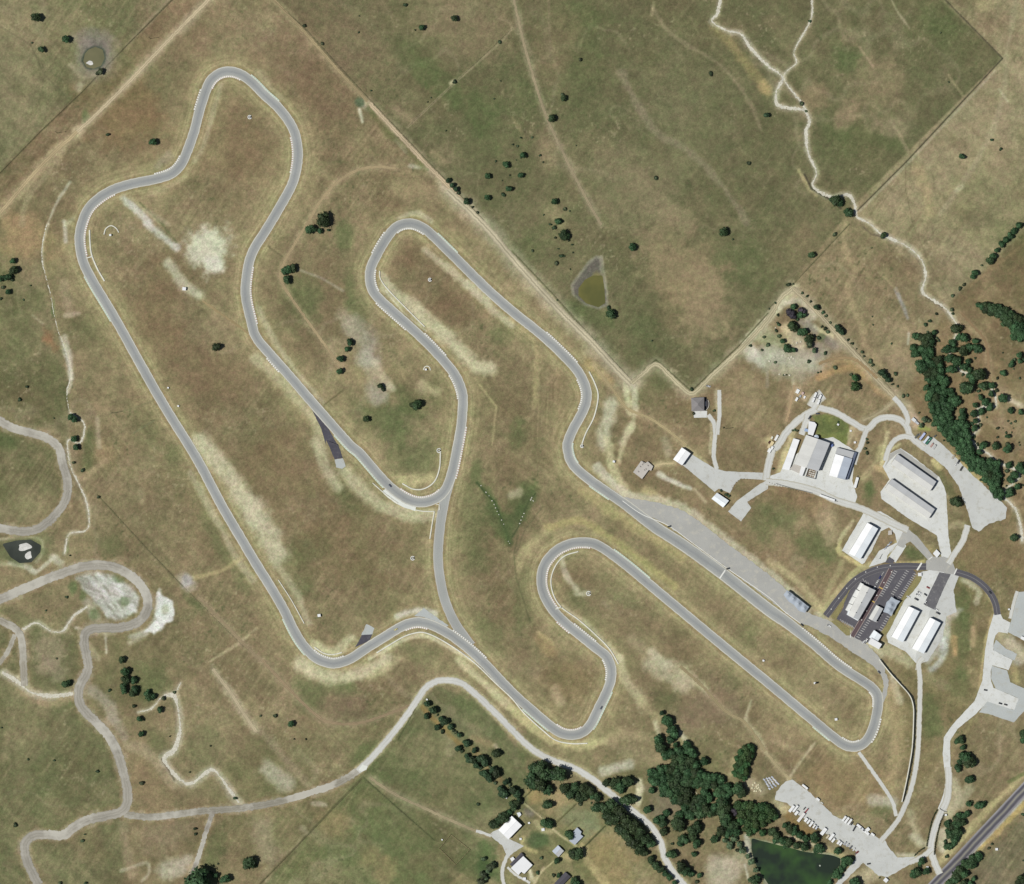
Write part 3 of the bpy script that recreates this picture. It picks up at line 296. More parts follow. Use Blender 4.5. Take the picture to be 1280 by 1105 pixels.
# --- halos beside worn routes, field lines and ponds
for pts, w, c in TRACKS: stroke(pts, w*2.3, c, .45, .7)
for pts, w, c in DIRT:
    stroke(pts, w+7, (128, 108, 76), .6, .4, .2); stroke(pts, w+2, (168, 158, 132), .5, .4, .3)
for pts, w in [c for c in CREEKS if c[1] > 1.3]: stroke(pts, w*3.2+1.5, (146, 130, 98), .35, .8); stroke(pts, w*1.6+.6, (182, 174, 148), .6, .6)
for pts, w in GRAVEL.values(): stroke(pts, w+3, (178, 166, 126), .8, .3, .15)
for s, pts, w, c, a in [('A0', [(855, -8), (640, 210), (400, 460), (200, 650), (0, 855)], 1.6, (74, 70, 46), .8), ('A1', [(60, -30), (250, 150), (400, 320), (550, 480), (700, 640), (850, 800), (950, 900), (1120, 1085)], 1.6, (84, 80, 54), .7), ('B2', [(0, 135), (200, 345), (400, 575), (592, 775), (710, 670), (885, 825), (1120, 600), (1263, 440)], 1.6, (76, 76, 48), .8), ('B3', [(0, 420), (120, 300), (402, 0)], 1.6, (82, 82, 54), .6), ('A3', [(440, 1040), (680, 800), (1157, 288), (870, -5)], 1.7, (74, 70, 52), .9), ('A3', [(455, 1040), (695, 800), (1120, 350)], 3.0, (160, 150, 120), .6), ('A3', [(680, 815), (678, 930), (715, 1105)], 1.2, (110, 98, 72), .7), ('B3', [(715, 0), (800, 200), (890, 360)], 1.2, (110, 98, 72), .7), ('A0', [(0, 130), (150, 220), (220, 370), (330, 480)], 1.2, (92, 86, 62), .7), ('C0', [(480, 270), (700, 510), (900, 720)], 1.8, (90, 86, 58), .7), ('D1', [(530, 580), (700, 730), (880, 890)], 1.8, (76, 80, 50), .8), ('D1', [(520, 585), (350, 760), (180, 940), (20, 1105)], 2.0, (82, 78, 52), .85), ('D1', [(780, 490), (1000, 740), (1150, 860)], 1.4, (96, 94, 62), .7), ('D1', [(830, 160), (700, 395)], 1.6, (70, 74, 46), .8), ('D1', [(300, 280), (480, 480)], 1.6, (96, 90, 62), .6), ('B1', [(210, 225), (320, 265), (430, 330)], 3, (150, 140, 116), .6), ('B1', [(60, 110), (130, 160)], 1.5, (80, 76, 52), .7), ('B1', [(340, 890), (430, 820)], 2, (84, 80, 52), .6), ('B1', [(1080, 760), (1130, 830), (1185, 900), (1165, 1090)], 2.5, (160, 146, 104), .7), ('C1', [(1090, 210), (1180, 310), (1250, 500)], 4, (74, 88, 50), .8), ('D2', [(380, 900), (460, 820)], 1.6, (80, 84, 52), .8), ('E8', [(760, 390), (960, 200)], 1.8, (92, 90, 56), .9), ('E8', [(1040, 630), (1250, 420)], 1.8, (78, 80, 50), .9), ('E8', [(430, 150), (520, 60)], 1.6, (80, 80, 50), .8), ('E8', [(830, 470), (950, 360)], 1.4, (90, 88, 58), .8), ('E8', [(640, 640), (740, 730)], 1.4, (90, 88, 58), .8), ('E8', [(520, 960), (740, 770)], 1.4, (176, 164, 120), .8), ('D3', [(1263, 560), (1190, 600)], 5, (100, 104, 64), .8), ('C1', [(1090, 210), (1130, 260), (1180, 310), (1215, 400), (1250, 500)], 1.8, (58, 66, 42), .85), ('C2', [(115, 265), (85, 300), (60, 350), (30, 430), (0, 480)], 1.8, (58, 66, 42), .85), ('C2', [(30, 470), (10, 560), (20, 680), (60, 800), (90, 900)], 2.0, (84, 84, 56), .6), ('C2', [(150, 330), (60, 450), (20, 560)], 2.0, (96, 92, 64), .6), ('B1', [(640, 330), (720, 430), (840, 530)], 1.4, (210, 204, 180), .5),
   ('B0', [(545, 935), (640, 915), (760, 870)], 1.6, (112, 108, 76), .6), ('B0', [(660, 1030), (760, 970)], 2, (112, 112, 80), .6), ('A3', [(180, 860), (215, 930), (310, 985), (360, 1030)], 2.4, (58, 54, 42), .8), ('B3', [(470, 15), (510, 50), (560, 62)], 2.0, (86, 76, 60), .7), ('B3', [(780, 360), (860, 410)], 2.0, (80, 70, 52), .7), ('D0', [(800, 490), (860, 590)], 2.4, (84, 76, 58), .7)]:
    stroke(P(s, pts), w, c, a, .3, .1, False)
stroke(P('A1', [(560, 540), (640, 640), (780, 770), (830, 830)]), 9, (96, 94, 58), .7); blob(*P1('A1', 512, 505), 6, 6, (84, 96, 70), .8)
fill([(610, 630), (622, 645), (632, 650), (645, 640), (655, 620), (668, 610), (665, 632), (650, 655), (638, 682), (628, 665)], (76, 83, 52), .62, 3.5, 4)
fill(TEARMUD, (98, 92, 80), .95, 2, 1.5); stroke(TEARMUD+TEARMUD[:1], 3, (138, 132, 108), .7, .5, .2, False)
blob(*P1('B2', 422, 262), 7, 8, (128, 120, 70), .7)
blob(*P1('A0', 460, 290), 30, 30, (144, 134, 106), .75, 0, .3); blob(*P1('A0', 464, 268), 21, 25, (112, 104, 92), .9, 0, .2); stroke(cr(ROUNDPOND, 2, True).tolist(), 7, (62, 70, 56), .9, .4, .1, False)
blob(*P1('G8', 150, 260), 30, 18, (96, 100, 66), .7); stroke(BIGPOND, 5, (92, 100, 66), .8)
fill(BIGPOND, (70, 78, 52), .9, 2, 1); stroke(BIGPOND, 4, (158, 156, 126), .75, .6, .4)
stroke(T('C2', [(420, 140), (500, 225), (575, 278), (700, 296), (850, 338), (960, 418), (1100, 528), (1263, 648)])+T('C3', [(80, 718), (190, 838)]), 11, (178, 168, 138), .85); stroke(T('C3', [(240, 862), (400, 945), (480, 995), (560, 1060)]), 7, (172, 162, 130), .8)
# --- tufts and thin grain of the sward
g1 = vnoise(2.6, seed=61); g2 = vnoise(1.6, seed=62); g3 = vnoise(5.5, seed=63)
grain = (1+.05*g1+.05*g2+.04*g3+.05*n4)[..., None]
col *= grain
outside = (GX < -30) | (GX > 1310) | (GY < -30) | (GY > 1135)
# ---- relief: gentle swells, flattened under the buildings, with cut creeks and ponds
hz = .8*fbm(420, 3, 90)*sst(780, 640, GX*.75+GY*.35)
def cut(pts, w, depth, fillin=False):
    R = w*2+4; wb, d = pdist(pts, R, fillin)
    if fillin: d = np.where(inside(pts, wb), 0, d)
    hz[wb] -= depth*sst(w, w*.35 if not fillin else 0, d)
for pts, w in CREEKS: cut(cr(pts, 3), w*1.1+1.2, .7)
for pts, dp in ((BIGPOND, 1.2), (TEARDROP, 1.0), (ROUNDPOND, 1.0), (DARKPOND, 1.0)): cut(pts, 6, dp, True)
hz = np.asarray(hz, np.float32)
def H(x, y):
    """ground height at world x, y (arrays)"""
    x = np.atleast_1d(np.asarray(x, float)); y = np.atleast_1d(np.asarray(y, float))
    i = np.clip(np.searchsorted(XS, x)-1, 0, NX-2); j = np.clip(np.searchsorted(YS, y)-1, 0, NY-2)
    u = (x-XS[i])/(XS[i+1]-XS[i]); v = (y-YS[j])/(YS[j+1]-YS[j])
    return (hz[j, i]*(1-u)+hz[j, i+1]*u)*(1-v)+(hz[j+1, i]*(1-u)+hz[j+1, i+1]*u)*v
def h1(x, y): return float(H(x, y)[0])
GAIN = np.array((1.11, 1.14, 1.185)); EXPO = 0.0
# ---------------------------------------------------------------- materials
def nodes(name):
    m = bpy.data.materials.new(name); m.use_nodes = True
    return m, m.node_tree.nodes, m.node_tree.links, m.node_tree.nodes['Principled BSDF']
def N(ns, t, **kw):
    n = ns.new('ShaderNode'+t)
    for k, v in kw.items():
        if k in n.inputs.keys(): n.inputs[k].default_value = v
        else: setattr(n, k, v)
    return n
def noise(ns, ls, co, scale, detail=4, rough=.6):
    n = N(ns, 'TexNoise', Scale=scale, Detail=detail, Roughness=rough); ls.new(co, n.inputs['Vector']); return n.outputs['Fac']
def rangemap(ns, ls, v, a, b, lo, hi):
    n = N(ns, 'MapRange'); ls.new(v, n.inputs[0])
    for i, x in zip((1, 2, 3, 4), (a, b, lo, hi)): n.inputs[i].default_value = x
    return n.outputs[0]
def mult(ns, ls, a, b):
    n = N(ns, 'VectorMath', operation='MULTIPLY'); ls.new(a, n.inputs[0]); ls.new(b, n.inputs[1]); return n.outputs[0]
def mixc(ns, ls, f, a, b):
    n = N(ns, 'Mix', data_type='RGBA'); ls.new(f, n.inputs[0])
    for s, i in ((a, 6), (b, 7)):
        if isinstance(s, tuple): n.inputs[i].default_value = (*s, 1)
        else: ls.new(s, n.inputs[i])
    return n.outputs[2]
def bump(ns, ls, b, h, strength, dist):
    n = N(ns, 'Bump', Strength=strength, Distance=dist); ls.new(h, n.inputs['Height']); ls.new(n.outputs[0], b.inputs['Normal'])
CACHE = {}
def mat(name, c, rough=.8, var=.12, scale=1.2, big=.05, bumpd=0, spec=.3, metal=0, wear=None, wearamt=.5):
    """plain weathered material: colour is the display colour the surface has in daylight"""
    key = (name, c)
    if key in CACHE: return CACHE[key]
    m, ns, ls, b = nodes(name); co = N(ns, 'TexCoord').outputs['Object']
    a = noise(ns, ls, co, scale, 5, .65); f = rangemap(ns, ls, a, .3, .7, 1-var, 1+var)
    l = noise(ns, ls, co, big, 4, .6); f2 = rangemap(ns, ls, l, .3, .7, 1-var, 1+var)
    base = N(ns, 'RGB'); base.outputs[0].default_value = (*alb(c), 1)
    o = mult(ns, ls, base.outputs[0], f); o = mult(ns, ls, o, f2)
    if wear: o = mixc(ns, ls, rangemap(ns, ls, noise(ns, ls, co, big*3, 6, .7), .52, .68, 0, wearamt), o, alb(wear))
    ls.new(o, b.inputs['Base Color']); b.inputs['Roughness'].default_value = rough
    b.inputs['Specular IOR Level'].default_value = spec; b.inputs['Metallic'].default_value = metal
    if bumpd: bump(ns, ls, b, a, .6, bumpd)
    CACHE[key] = m; return m
def ground_mat():
    m, ns, ls, b = nodes('pasture_soil'); co = N(ns, 'TexCoord').outputs['Object']
    at = N(ns, 'Attribute', attribute_name='soil'); o = at.outputs['Color']
    t1 = noise(ns, ls, co, .55, 4, .7); t2 = noise(ns, ls, co, .16, 4, .65); t3 = noise(ns, ls, co, 1.7, 2, .6)
    for t, v in ((t1, .19), (t2, .11), (t3, .17)): o = mult(ns, ls, o, rangemap(ns, ls, t, .3, .7, 1-v, 1+v))
    ch = rangemap(ns, ls, noise(ns, ls, co, .33, 3, .6), .36, .64, 0, 1); o = mult(ns, ls, o, mixc(ns, ls, ch, (1.035, .983, 1.02), (.965, 1.018, .96)))
    ch2 = rangemap(ns, ls, noise(ns, ls, co, .045, 3, .6), .36, .64, 0, 1); o = mult(ns, ls, o, mixc(ns, ls, ch2, (1.04, .985, 1.015), (.96, 1.015, .965)))
    tuft = rangemap(ns, ls, noise(ns, ls, co, .9, 3, .7), .60, .74, 0, .35)
    dark = mult(ns, ls, o, N(ns, 'CombineXYZ', X=.60, Y=.72, Z=.62).outputs[0]); o = mixc(ns, ls, tuft, o, dark)
    straw = rangemap(ns, ls, noise(ns, ls, co, .35, 5, .75), .60, .78, 0, .3)
    lite = mult(ns, ls, o, N(ns, 'CombineXYZ', X=1.5, Y=1.42, Z=1.35).outputs[0]); o = mixc(ns, ls, straw, o, lite)
    ls.new(o, b.inputs['Base Color']); b.inputs['Roughness'].default_value = .95; b.inputs['Specular IOR Level'].default_value = .1
    bump(ns, ls, b, t1, .5, .25)
    return m
def ribbon_mat(name, stops, streak=.08, rough=.85, patch=.06, crack=None, bleach=None):
    """paving whose tone runs across the width: stops are (u, display colour)"""
    m, ns, ls, b = nodes(name); tc = N(ns, 'TexCoord'); sp = N(ns, 'SeparateXYZ'); ls.new(tc.outputs['UV'], sp.inputs[0])
    r = N(ns, 'ValToRGB'); el = r.color_ramp.elements
    wob = noise(ns, ls, tc.outputs['Object'], .022, 3); add = N(ns, 'MapRange'); u = N(ns, 'Math', operation='ADD')
    
    inv = N(ns, 'Math', operation='SUBTRACT'); inv.inputs[0].default_value = 1; ls.new(sp.outputs[0], inv.inputs[1]); par = N(ns, 'Math', operation='MULTIPLY'); ls.new(sp.outputs[0], par.inputs[0]); ls.new(inv.outputs[0], par.inputs[1])
    amp = rangemap(ns, ls, par.outputs[0], .08, .2, 0, 1); sh = N(ns, 'Math', operation='MULTIPLY'); ls.new(amp, sh.inputs[0]); ls.new(sh.outputs[0], u.inputs[1])
    ls.new(sp.outputs[0], u.inputs[0]); ls.new(rangemap(ns, ls, wob, .3, .7, -.06, .06) if streak < .06 else rangemap(ns, ls, wob, .3, .7, -.03, .03), sh.inputs[1]); ls.new(u.outputs[0], r.inputs[0])
    while len(el) < len(stops): el.new(.5)
    for k, (p, c) in zip(el, stops): k.position = p; k.color = (*alb(c), 1)
    o = r.outputs[0]
    st = N(ns, 'Mapping'); st.inputs['Scale'].default_value = (22, .045, 1); ls.new(tc.outputs['UV'], st.inputs[0])
    o = mult(ns, ls, o, rangemap(ns, ls, noise(ns, ls, st.outputs[0], 1, 3), .3, .7, 1-streak, 1+streak))
    o = mult(ns, ls, o, rangemap(ns, ls, noise(ns, ls, tc.outputs['Object'], .035, 4), .3, .7, 1-patch, 1+patch))
    dv = N(ns, 'Math', operation='DIVIDE'); ls.new(sp.outputs[1], dv.inputs[0]); dv.inputs[1].default_value = 170; fl = N(ns, 'Math', operation='FLOOR'); ls.new(dv.outputs[0], fl.inputs[0])
    wn = N(ns, 'TexWhiteNoise', noise_dimensions='1D'); ls.new(fl.outputs[0], wn.inputs['W']); o = mult(ns, ls, o, rangemap(ns, ls, wn.outputs['Value'], 0, 1, .955, 1.03))
    st2 = N(ns, 'Mapping'); st2.inputs['Scale'].default_value = (9, .012, 1); ls.new(tc.outputs['UV'], st2.inputs[0])
    o = mult(ns, ls, o, rangemap(ns, ls, noise(ns, ls, st2.outputs[0], 1, 2), .56, .66, 1, 1-streak))
    g = noise(ns, ls, tc.outputs['Object'], 1.1, 4); o = mult(ns, ls, o, rangemap(ns, ls, g, .3, .7, .93, 1.07))
    if bleach: o = mixc(ns, ls, rangemap(ns, ls, noise(ns, ls, tc.outputs['Object'], .013, 5, .65), .50, .60, 0, .75), o, alb(bleach))
    if crack: o = mixc(ns, ls, rangemap(ns, ls, noise(ns, ls, tc.outputs['Object'], .25, 6, .75), .58, .7, 0, .6), o, alb(crack))
    ls.new(o, b.inputs['Base Color']); b.inputs['Roughness'].default_value = rough; b.inputs['Specular IOR Level'].default_value = .25
    return m
def leaf_mat(name, c, trans=.15, hue=.05):
    m, ns, ls, b = nodes(name); co = N(ns, 'TexCoord').outputs['Object']; oi = N(ns, 'ObjectInfo'); ge = N(ns, 'NewGeometry')
    o = N(ns, 'RGB'); o.outputs[0].default_value = (*c, 1); o = o.outputs[0]
    o = mult(ns, ls, o, rangemap(ns, ls, ge.outputs['Random Per Island'], 0, 1, .5, 1.6))
    o = mult(ns, ls, o, rangemap(ns, ls, oi.outputs['Random'], 0, 1, .72, 1.32))
    o = mult(ns, ls, o, rangemap(ns, ls, noise(ns, ls, N(ns, 'NewGeometry').outputs['Position'], .07, 3, .6), .35, .65, .68, 1.36))
    hs = N(ns, 'HueSaturation'); ls.new(o, hs.inputs['Color']); ls.new(rangemap(ns, ls, oi.outputs['Random'], 0, 1, .5-hue*.4, .5+hue), hs.inputs['Hue'])
    ls.new(hs.outputs[0], b.inputs['Base Color']); b.inputs['Roughness'].default_value = .6; b.inputs['Specular IOR Level'].default_value = .2
    tr = N(ns, 'BsdfTranslucent'); ls.new(hs.outputs[0], tr.inputs[0]); mx = N(ns, 'MixShader'); mx.inputs[0].default_value = trans
    ls.new(b.outputs[0], mx.inputs[1]); ls.new(tr.outputs[0], mx.inputs[2]); ls.new(mx.outputs[0], ns['Material Output'].inputs[0])
    return m
def water_mat(name, c, c2, rough=.12):
    m, ns, ls, b = nodes(name); co = N(ns, 'TexCoord').outputs['Object']
    f = rangemap(ns, ls, noise(ns, ls, co, .022, 3, .6), .42, .62, 0, 1); ls.new(mixc(ns, ls, f, alb(c), alb(c2)), b.inputs['Base Color'])
    b.inputs['Roughness'].default_value = rough; b.inputs['IOR'].default_value = 1.33
    bump(ns, ls, b, noise(ns, ls, co, 1.5, 3), .15, .05); return m
def roof_mat(name, c, rough=.55, var=.06, seam=0.9):
    """ribbed sheet metal: ribs run down the slope along the UV"""
    key = (name, c)
    if key in CACHE: return CACHE[key]
    m, ns, ls, b = nodes(name); tc = N(ns, 'TexCoord'); co = tc.outputs['Object']
    o = N(ns, 'RGB'); o.outputs[0].default_value = (*alb(c), 1); o = o.outputs[0]
    o = mult(ns, ls, o, rangemap(ns, ls, noise(ns, ls, co, .12, 5, .7), .3, .7, 1-var, 1+var))
    sp = N(ns, 'SeparateXYZ'); ls.new(tc.outputs['UV'], sp.inputs[0])
    w = N(ns, 'Math', operation='FRACT'); d = N(ns, 'Math', operation='DIVIDE'); ls.new(sp.outputs[0], d.inputs[0]); d.inputs[1].default_value = seam; ls.new(d.outputs[0], w.inputs[0])
    o = mult(ns, ls, o, rangemap(ns, ls, w.outputs[0], .0, .16, .86, 1.0))
    d2 = N(ns, 'Math', operation='DIVIDE'); ls.new(sp.outputs[0], d2.inputs[0]); d2.inputs[1].default_value = 6.1; fl = N(ns, 'Math', operation='FLOOR'); ls.new(d2.outputs[0], fl.inputs[0])
    wn = N(ns, 'TexWhiteNoise', noise_dimensions='1D'); ls.new(fl.outputs[0], wn.inputs['W']); o = mult(ns, ls, o, rangemap(ns, ls, wn.outputs['Value'], 0, 1, .95, 1.03))
    ls.new(o, b.inputs['Base Color']); b.inputs['Roughness'].default_value = rough; b.inputs['Specular IOR Level'].default_value = .4
    bump(ns, ls, b, w.outputs[0], .3, .04)
    CACHE[key] = m; return m
# ---------------------------------------------------------------- mesh building
class MB:
    def __init__(s): s.v = []; s.f = []; s.m = []; s.uv = []
    def face(s, idx, m=0, uv=None): s.f.append(idx); s.m.append(m); s.uv.append(uv)
    def poly(s, pts, m=0, uv=None):
        i = len(s.v); s.v += [tuple(p) for p in pts]; s.face(list(range(i, i+len(pts))), m, uv)
    def prism(s, pts, z0, z1, m=0, mt=None, bev=0):
        """pts: world xy ring, any winding"""
        a = sum(x0*y1-x1*y0 for (x0, y0), (x1, y1) in zip(pts, pts[1:]+pts[:1]))
        if a < 0: pts = pts[::-1]
        n = len(pts); i = len(s.v)
        if bev:
            c = (sum(p[0] for p in pts)/n, sum(p[1] for p in pts)/n)
            top = []
            for p in pts:
                L = math.hypot(p[0]-c[0], p[1]-c[1]) or 1; k = 1-bev/L; top.append((c[0]+(p[0]-c[0])*k, c[1]+(p[1]-c[1])*k))
            rings = [(pts, z0), (pts, z1-bev), (top, z1)]
        else: rings = [(pts, z0), (pts, z1)]
        for r, z in rings: s.v += [(x, y, z) for x, y in r]
        for k in range(len(rings)-1):
            for j in range(n):
                o = i+k*n; s.face([o+j, o+(j+1) % n, o+n+(j+1) % n, o+n+j], m)
        s.face([i+(len(rings)-1)*n+j for j in range(n)], m if mt is None else mt); s.face([i+j for j in range(n)][::-1], m)
    def box(s, cx, cy, z0, z1, lx, ly, a=0, m=0, mt=None, bev=0):
        c, t = math.cos(a), math.sin(a)
        s.prism([(cx+c*x-t*y, cy+t*x+c*y) for x, y in ((-lx/2, -ly/2), (lx/2, -ly/2), (lx/2, ly/2), (-lx/2, ly/2))], z0, z1, m, mt, bev)
    def tube(s, p, q2, r0, r1, n=8, m=0):
        p, q2 = Vector(p), Vector(q2); ax = (q2-p).normalized(); u = ax.orthogonal().normalized(); w = ax.cross(u); i = len(s.v)
        for c, r in ((p, r0), (q2, r1)):
            for k in range(n): s.v.append(tuple(c+(u*math.cos(2*math.pi*k/n)+w*math.sin(2*math.pi*k/n))*r))
        for k in range(n): s.face([i+k, i+(k+1) % n, i+n+(k+1) % n, i+n+k], m)
        s.face([i+n+k for k in range(n)], m); s.face([i+k for k in range(n)][::-1], m)
    def mesh(s, name, mats, org=(0, 0, 0)):
        me = bpy.data.meshes.new(name); me.from_pydata([(x-org[0], y-org[1], z-org[2]) for x, y, z in s.v], [], s.f)
        for m in (mats if isinstance(mats, (list, tuple)) else [mats]): me.materials.append(m)
        me.polygons.foreach_set('material_index', s.m)
        if any(u is not None for u in s.uv):
            l = me.uv_layers.new(name='UVMap'); k = 0
            for f, u in zip(s.f, s.uv):
                for j in range(len(f)):
                    if u is not None: l.data[k].uv = u[j]
                    k += 1
        me.update(); return me
    def build(s, name, mats, parent=None, org=(0, 0, 0)):
        o = bpy.data.objects.new(name, s.mesh(name, mats, org)); COL.objects.link(o)
        if parent is not None: o.parent = parent
        else: o.location = org
        return o
def thing(name, label, cat, loc, rz=0, group=None):
    o = bpy.data.objects.new(name, None); COL.objects.link(o); o.location = loc; o.rotation_euler = (0, 0, rz); o.empty_display_size = .5
    o['label'] = label; o['category'] = cat
    if group: o['group'] = group
    return o
def tag(o, label, cat, group=None):
    o['label'] = label; o['category'] = cat
    if group: o['group'] = group
    return o
def struct(o, label=None, cat=None, kind='structure'):
    o['kind'] = kind
    if label: o['label'] = label
    if cat: o['category'] = cat
    return o
# ---- the ground
me = bpy.data.meshes.new('ground')
vx, vy = np.meshgrid(XS, YS)
vz = np.nan_to_num(hz, nan=0.0)
co = np.stack([vx, vy, vz], -1).reshape(-1, 3).astype(np.float32)
idx = np.arange(NX*NY).reshape(NY, NX)
quads = np.stack([idx[:-1, :-1], idx[:-1, 1:], idx[1:, 1:], idx[1:, :-1]], -1).reshape(-1, 4)
me.vertices.add(len(co)); me.vertices.foreach_set('co', co.ravel())
me.loops.add(quads.size); me.loops.foreach_set('vertex_index', quads.ravel().astype(np.int32))
me.polygons.add(len(quads)); me.polygons.foreach_set('loop_start', np.arange(0, quads.size, 4, dtype=np.int32)); me.polygons.foreach_set('loop_total', np.full(len(quads), 4, np.int32))
me.update(calc_edges=True)
at = me.attributes.new('soil', 'FLOAT_COLOR', 'POINT')
albd = np.minimum(lin(np.clip(col*GAIN, 0, 255))/K, .8)
at.data.foreach_set('color', np.concatenate([albd, np.ones((NY, NX, 1))], -1).astype(np.float32).ravel())
me.polygons.foreach_set('use_smooth', np.ones(len(quads), bool))
me.materials.append(ground_mat())
gr = bpy.data.objects.new('ground', me); COL.objects.link(gr); struct(gr, 'mown brown and olive pasture with bare chalky patches', 'ground')

# ---- ribbons and sheets laid on it
LAYER = [0]
def lay():
    LAYER[0] += 1; return LAYER[0]*.004
def ribbon(name, pts, width, m, z=.08, jit=0, across=4, mb=None, off=0.0, own=True):
    p = np.asarray(pts, float); t = np.gradient(p, axis=0); t /= np.hypot(t[:, 0], t[:, 1])[:, None]+1e-9; nrm = np.c_[t[:, 1], -t[:, 0]]
    n = len(p); L = np.r_[0, np.cumsum(np.hypot(*np.diff(p, axis=0).T))]
    w = np.full(n, width, float) if np.isscalar(width) else np.asarray(width)
    jl = rng.normal(0, jit, n); jr = rng.normal(0, jit, n); mb = mb or MB(); i0 = len(mb.v)
    for k in range(across+1):
        u = k/across; s = (u-.5)*w+off+jl*(1-u)+jr*u
        x = p[:, 0]+nrm[:, 0]*s-640; y = 552.5-(p[:, 1]+nrm[:, 1]*s); zz = H(x, y)+z
        mb.v += list(zip(x.tolist(), y.tolist(), zz.tolist()))
    for k in range(across):
        for i in range(n-1):
            a, b = i0+k*n+i, i0+(k+1)*n+i
            mb.face([b, b+1, a+1, a][::-1] if False else [a, a+1, b+1, b], 0, [(k/across, L[i]), (k/across, L[i+1]), ((k+1)/across, L[i+1]), ((k+1)/across, L[i])])
    return mb
def fixup(mb):
    for i, f in enumerate(mb.f):    # all sheets face up
        a, b, c = (mb.v[f[0]], mb.v[f[1]], mb.v[f[2]])
        if (b[0]-a[0])*(c[1]-a[1])-(b[1]-a[1])*(c[0]-a[0]) < 0:
            mb.f[i] = f[::-1]
            if mb.uv[i]: mb.uv[i] = mb.uv[i][::-1]
    return mb
def road(name, pts, width, m, z, jit=0, across=4, label=None, cat='road'):
    o = fixup(ribbon(name, pts, width, m, z, jit, across)).build(name, m); return struct(o, label, cat)
def rough(pts, step=3, amp=.5):
    out = []
    for a, b in zip(pts, pts[1:]+pts[:1]):
        L = math.hypot(b[0]-a[0], b[1]-a[1]); n = max(1, int(L/step))
        for k in range(n): out.append((a[0]+(b[0]-a[0])*k/n+random.gauss(0, amp)*(k > 0), a[1]+(b[1]-a[1])*k/n+random.gauss(0, amp)*(k > 0)))
    return out
def sheet(name, pts, m, z, amp=0, label=None, cat='pavement', kind='structure', uvo=None):
    pts = rough(pts, 3, amp) if amp else pts
    bm = bmesh.new(); vs = [bm.verts.new((*W(p), 0)) for p in pts]; f = bm.faces.new(vs); bmesh.ops.triangulate(bm, faces=[f])
    if f.is_valid: pass
    bmesh.ops.recalc_face_normals(bm, faces=bm.faces)
    for v in bm.verts: v.co.z = h1(v.co.x, v.co.y)+z
    if bm.faces and sum(f.normal.z for f in bm.faces) < 0: bmesh.ops.reverse_faces(bm, faces=bm.faces)
    me = bpy.data.meshes.new(name); bm.to_mesh(me); bm.free(); me.materials.append(m)
    o = bpy.data.objects.new(name, me); COL.objects.link(o)
    return struct(o, label, cat, kind)
M_TRACK = ribbon_mat('track_asphalt', [(0, (172, 166, 150)), (.035, (206, 204, 190)), (.08, (204, 202, 190)), (.11, (171, 172, 165)), (.24, (165, 166, 160)), (.38, (157, 159, 155)), (.52, (149, 151, 149)), (.66, (159, 161, 157)), (.8, (166, 167, 161)), (.89, (171, 172, 165)), (.92, (204, 202, 190)), (.965, (206, 204, 190)), (1, (172, 166, 150))], .05)
M_LINK = ribbon_mat('pale_asphalt', [(0, (172, 167, 152)), (.04, (190, 188, 178)), (.08, (188, 186, 178)), (.11, (169, 170, 164)), (.5, (164, 166, 160)), (.89, (169, 170, 164)), (.92, (188, 186, 178)), (.96, (190, 188, 178)), (1, (172, 167, 152))], .05)
M_GRAVEL = ribbon_mat('pale_gravel', [(0, (180, 173, 148)), (.15, (202, 201, 192)), (.33, (211, 211, 204)), (.5, (202, 201, 192)), (.67, (211, 211, 204)), (.85, (202, 201, 192)), (1, (180, 173, 148))], .08, .95, .05)
M_CONC = mat('pale_concrete', (215, 216, 210), .85, .055, .9, .05, wear=(188, 185, 170), wearamt=.7)
M_RUNOFF = mat('white_concrete', (226, 228, 218), .85, .04, .9)
M_LOT = mat('crushed_stone_lot', (200, 201, 195), .95, .06, 1.3, .05, bumpd=.03, wear=(172, 168, 152), wearamt=.6)
M_APRON = mat('grey_asphalt_apron', (174, 173, 166), .9, .07, 1.0, .04, wear=(192, 188, 174), wearamt=.85)
M_DARK = mat('fresh_asphalt', (92, 90, 95), .85, .08, 1.1, .06, wear=(112, 109, 110), wearamt=.6)
M_WORN = mat('worn_asphalt', (104, 103, 105), .85, .10, .8, .07, wear=(140, 138, 134), wearamt=.8)
M_GREYPAD = mat('grey_caliche_pad', (184, 188, 184), .95, .05, .8, .05, wear=(176, 170, 150), wearamt=.4)
M_WHITE = mat('white_line_paint', (230, 229, 220), .7, .1, 2)
M_STALL = mat('faded_line_paint', (172, 170, 166), .8, .14, 2)
M_RED = mat('red_kerb_paint', (176, 138, 122), .7, .12, 2)
M_GREENP = mat('pale_green_paint', (178, 200, 176), .7, .1, 2)
M_WALL = mat('pale_barrier_concrete', (226, 224, 208), .85, .1, 1.5, wear=(176, 168, 146))
CC = np.vstack([CIRC, CIRC[:1]])
o = fixup(ribbon('race_track', np.vstack([CIRC, CIRC[:2]]), 12.6, M_TRACK, .20, .12, 6)).build('race_track', M_TRACK)
struct(o, 'winding grey asphalt race circuit with pale edges', 'race track')
road('connector_track', LINK, 12.2, M_LINK, .17, .12, 4, 'pale asphalt link between two bends of the circuit', 'race track')
i = np.argmin(np.hypot(*(CIRC-P1('C2', 500, 285)).T)); j = np.argmin(np.hypot(*(CIRC-P1('C3', 250, 1010)).T)); 
seg = CIRC[min(i, j):max(i, j)] if abs(i-j) < len(CIRC)/2 else np.vstack([CIRC[max(i, j):], CIRC[:min(i, j)]])
wid = np.interp(np.linspace(0, 1, len(seg)), [0, .2, .8, 1], [12.4, 16, 15, 12.4])
o = fixup(ribbon('pit_straight', seg, wid, M_TRACK, .21, .1, 6)).build('pit_straight', M_TRACK); struct(o, 'widened main straight of the circuit beside the pit lane', 'race track')
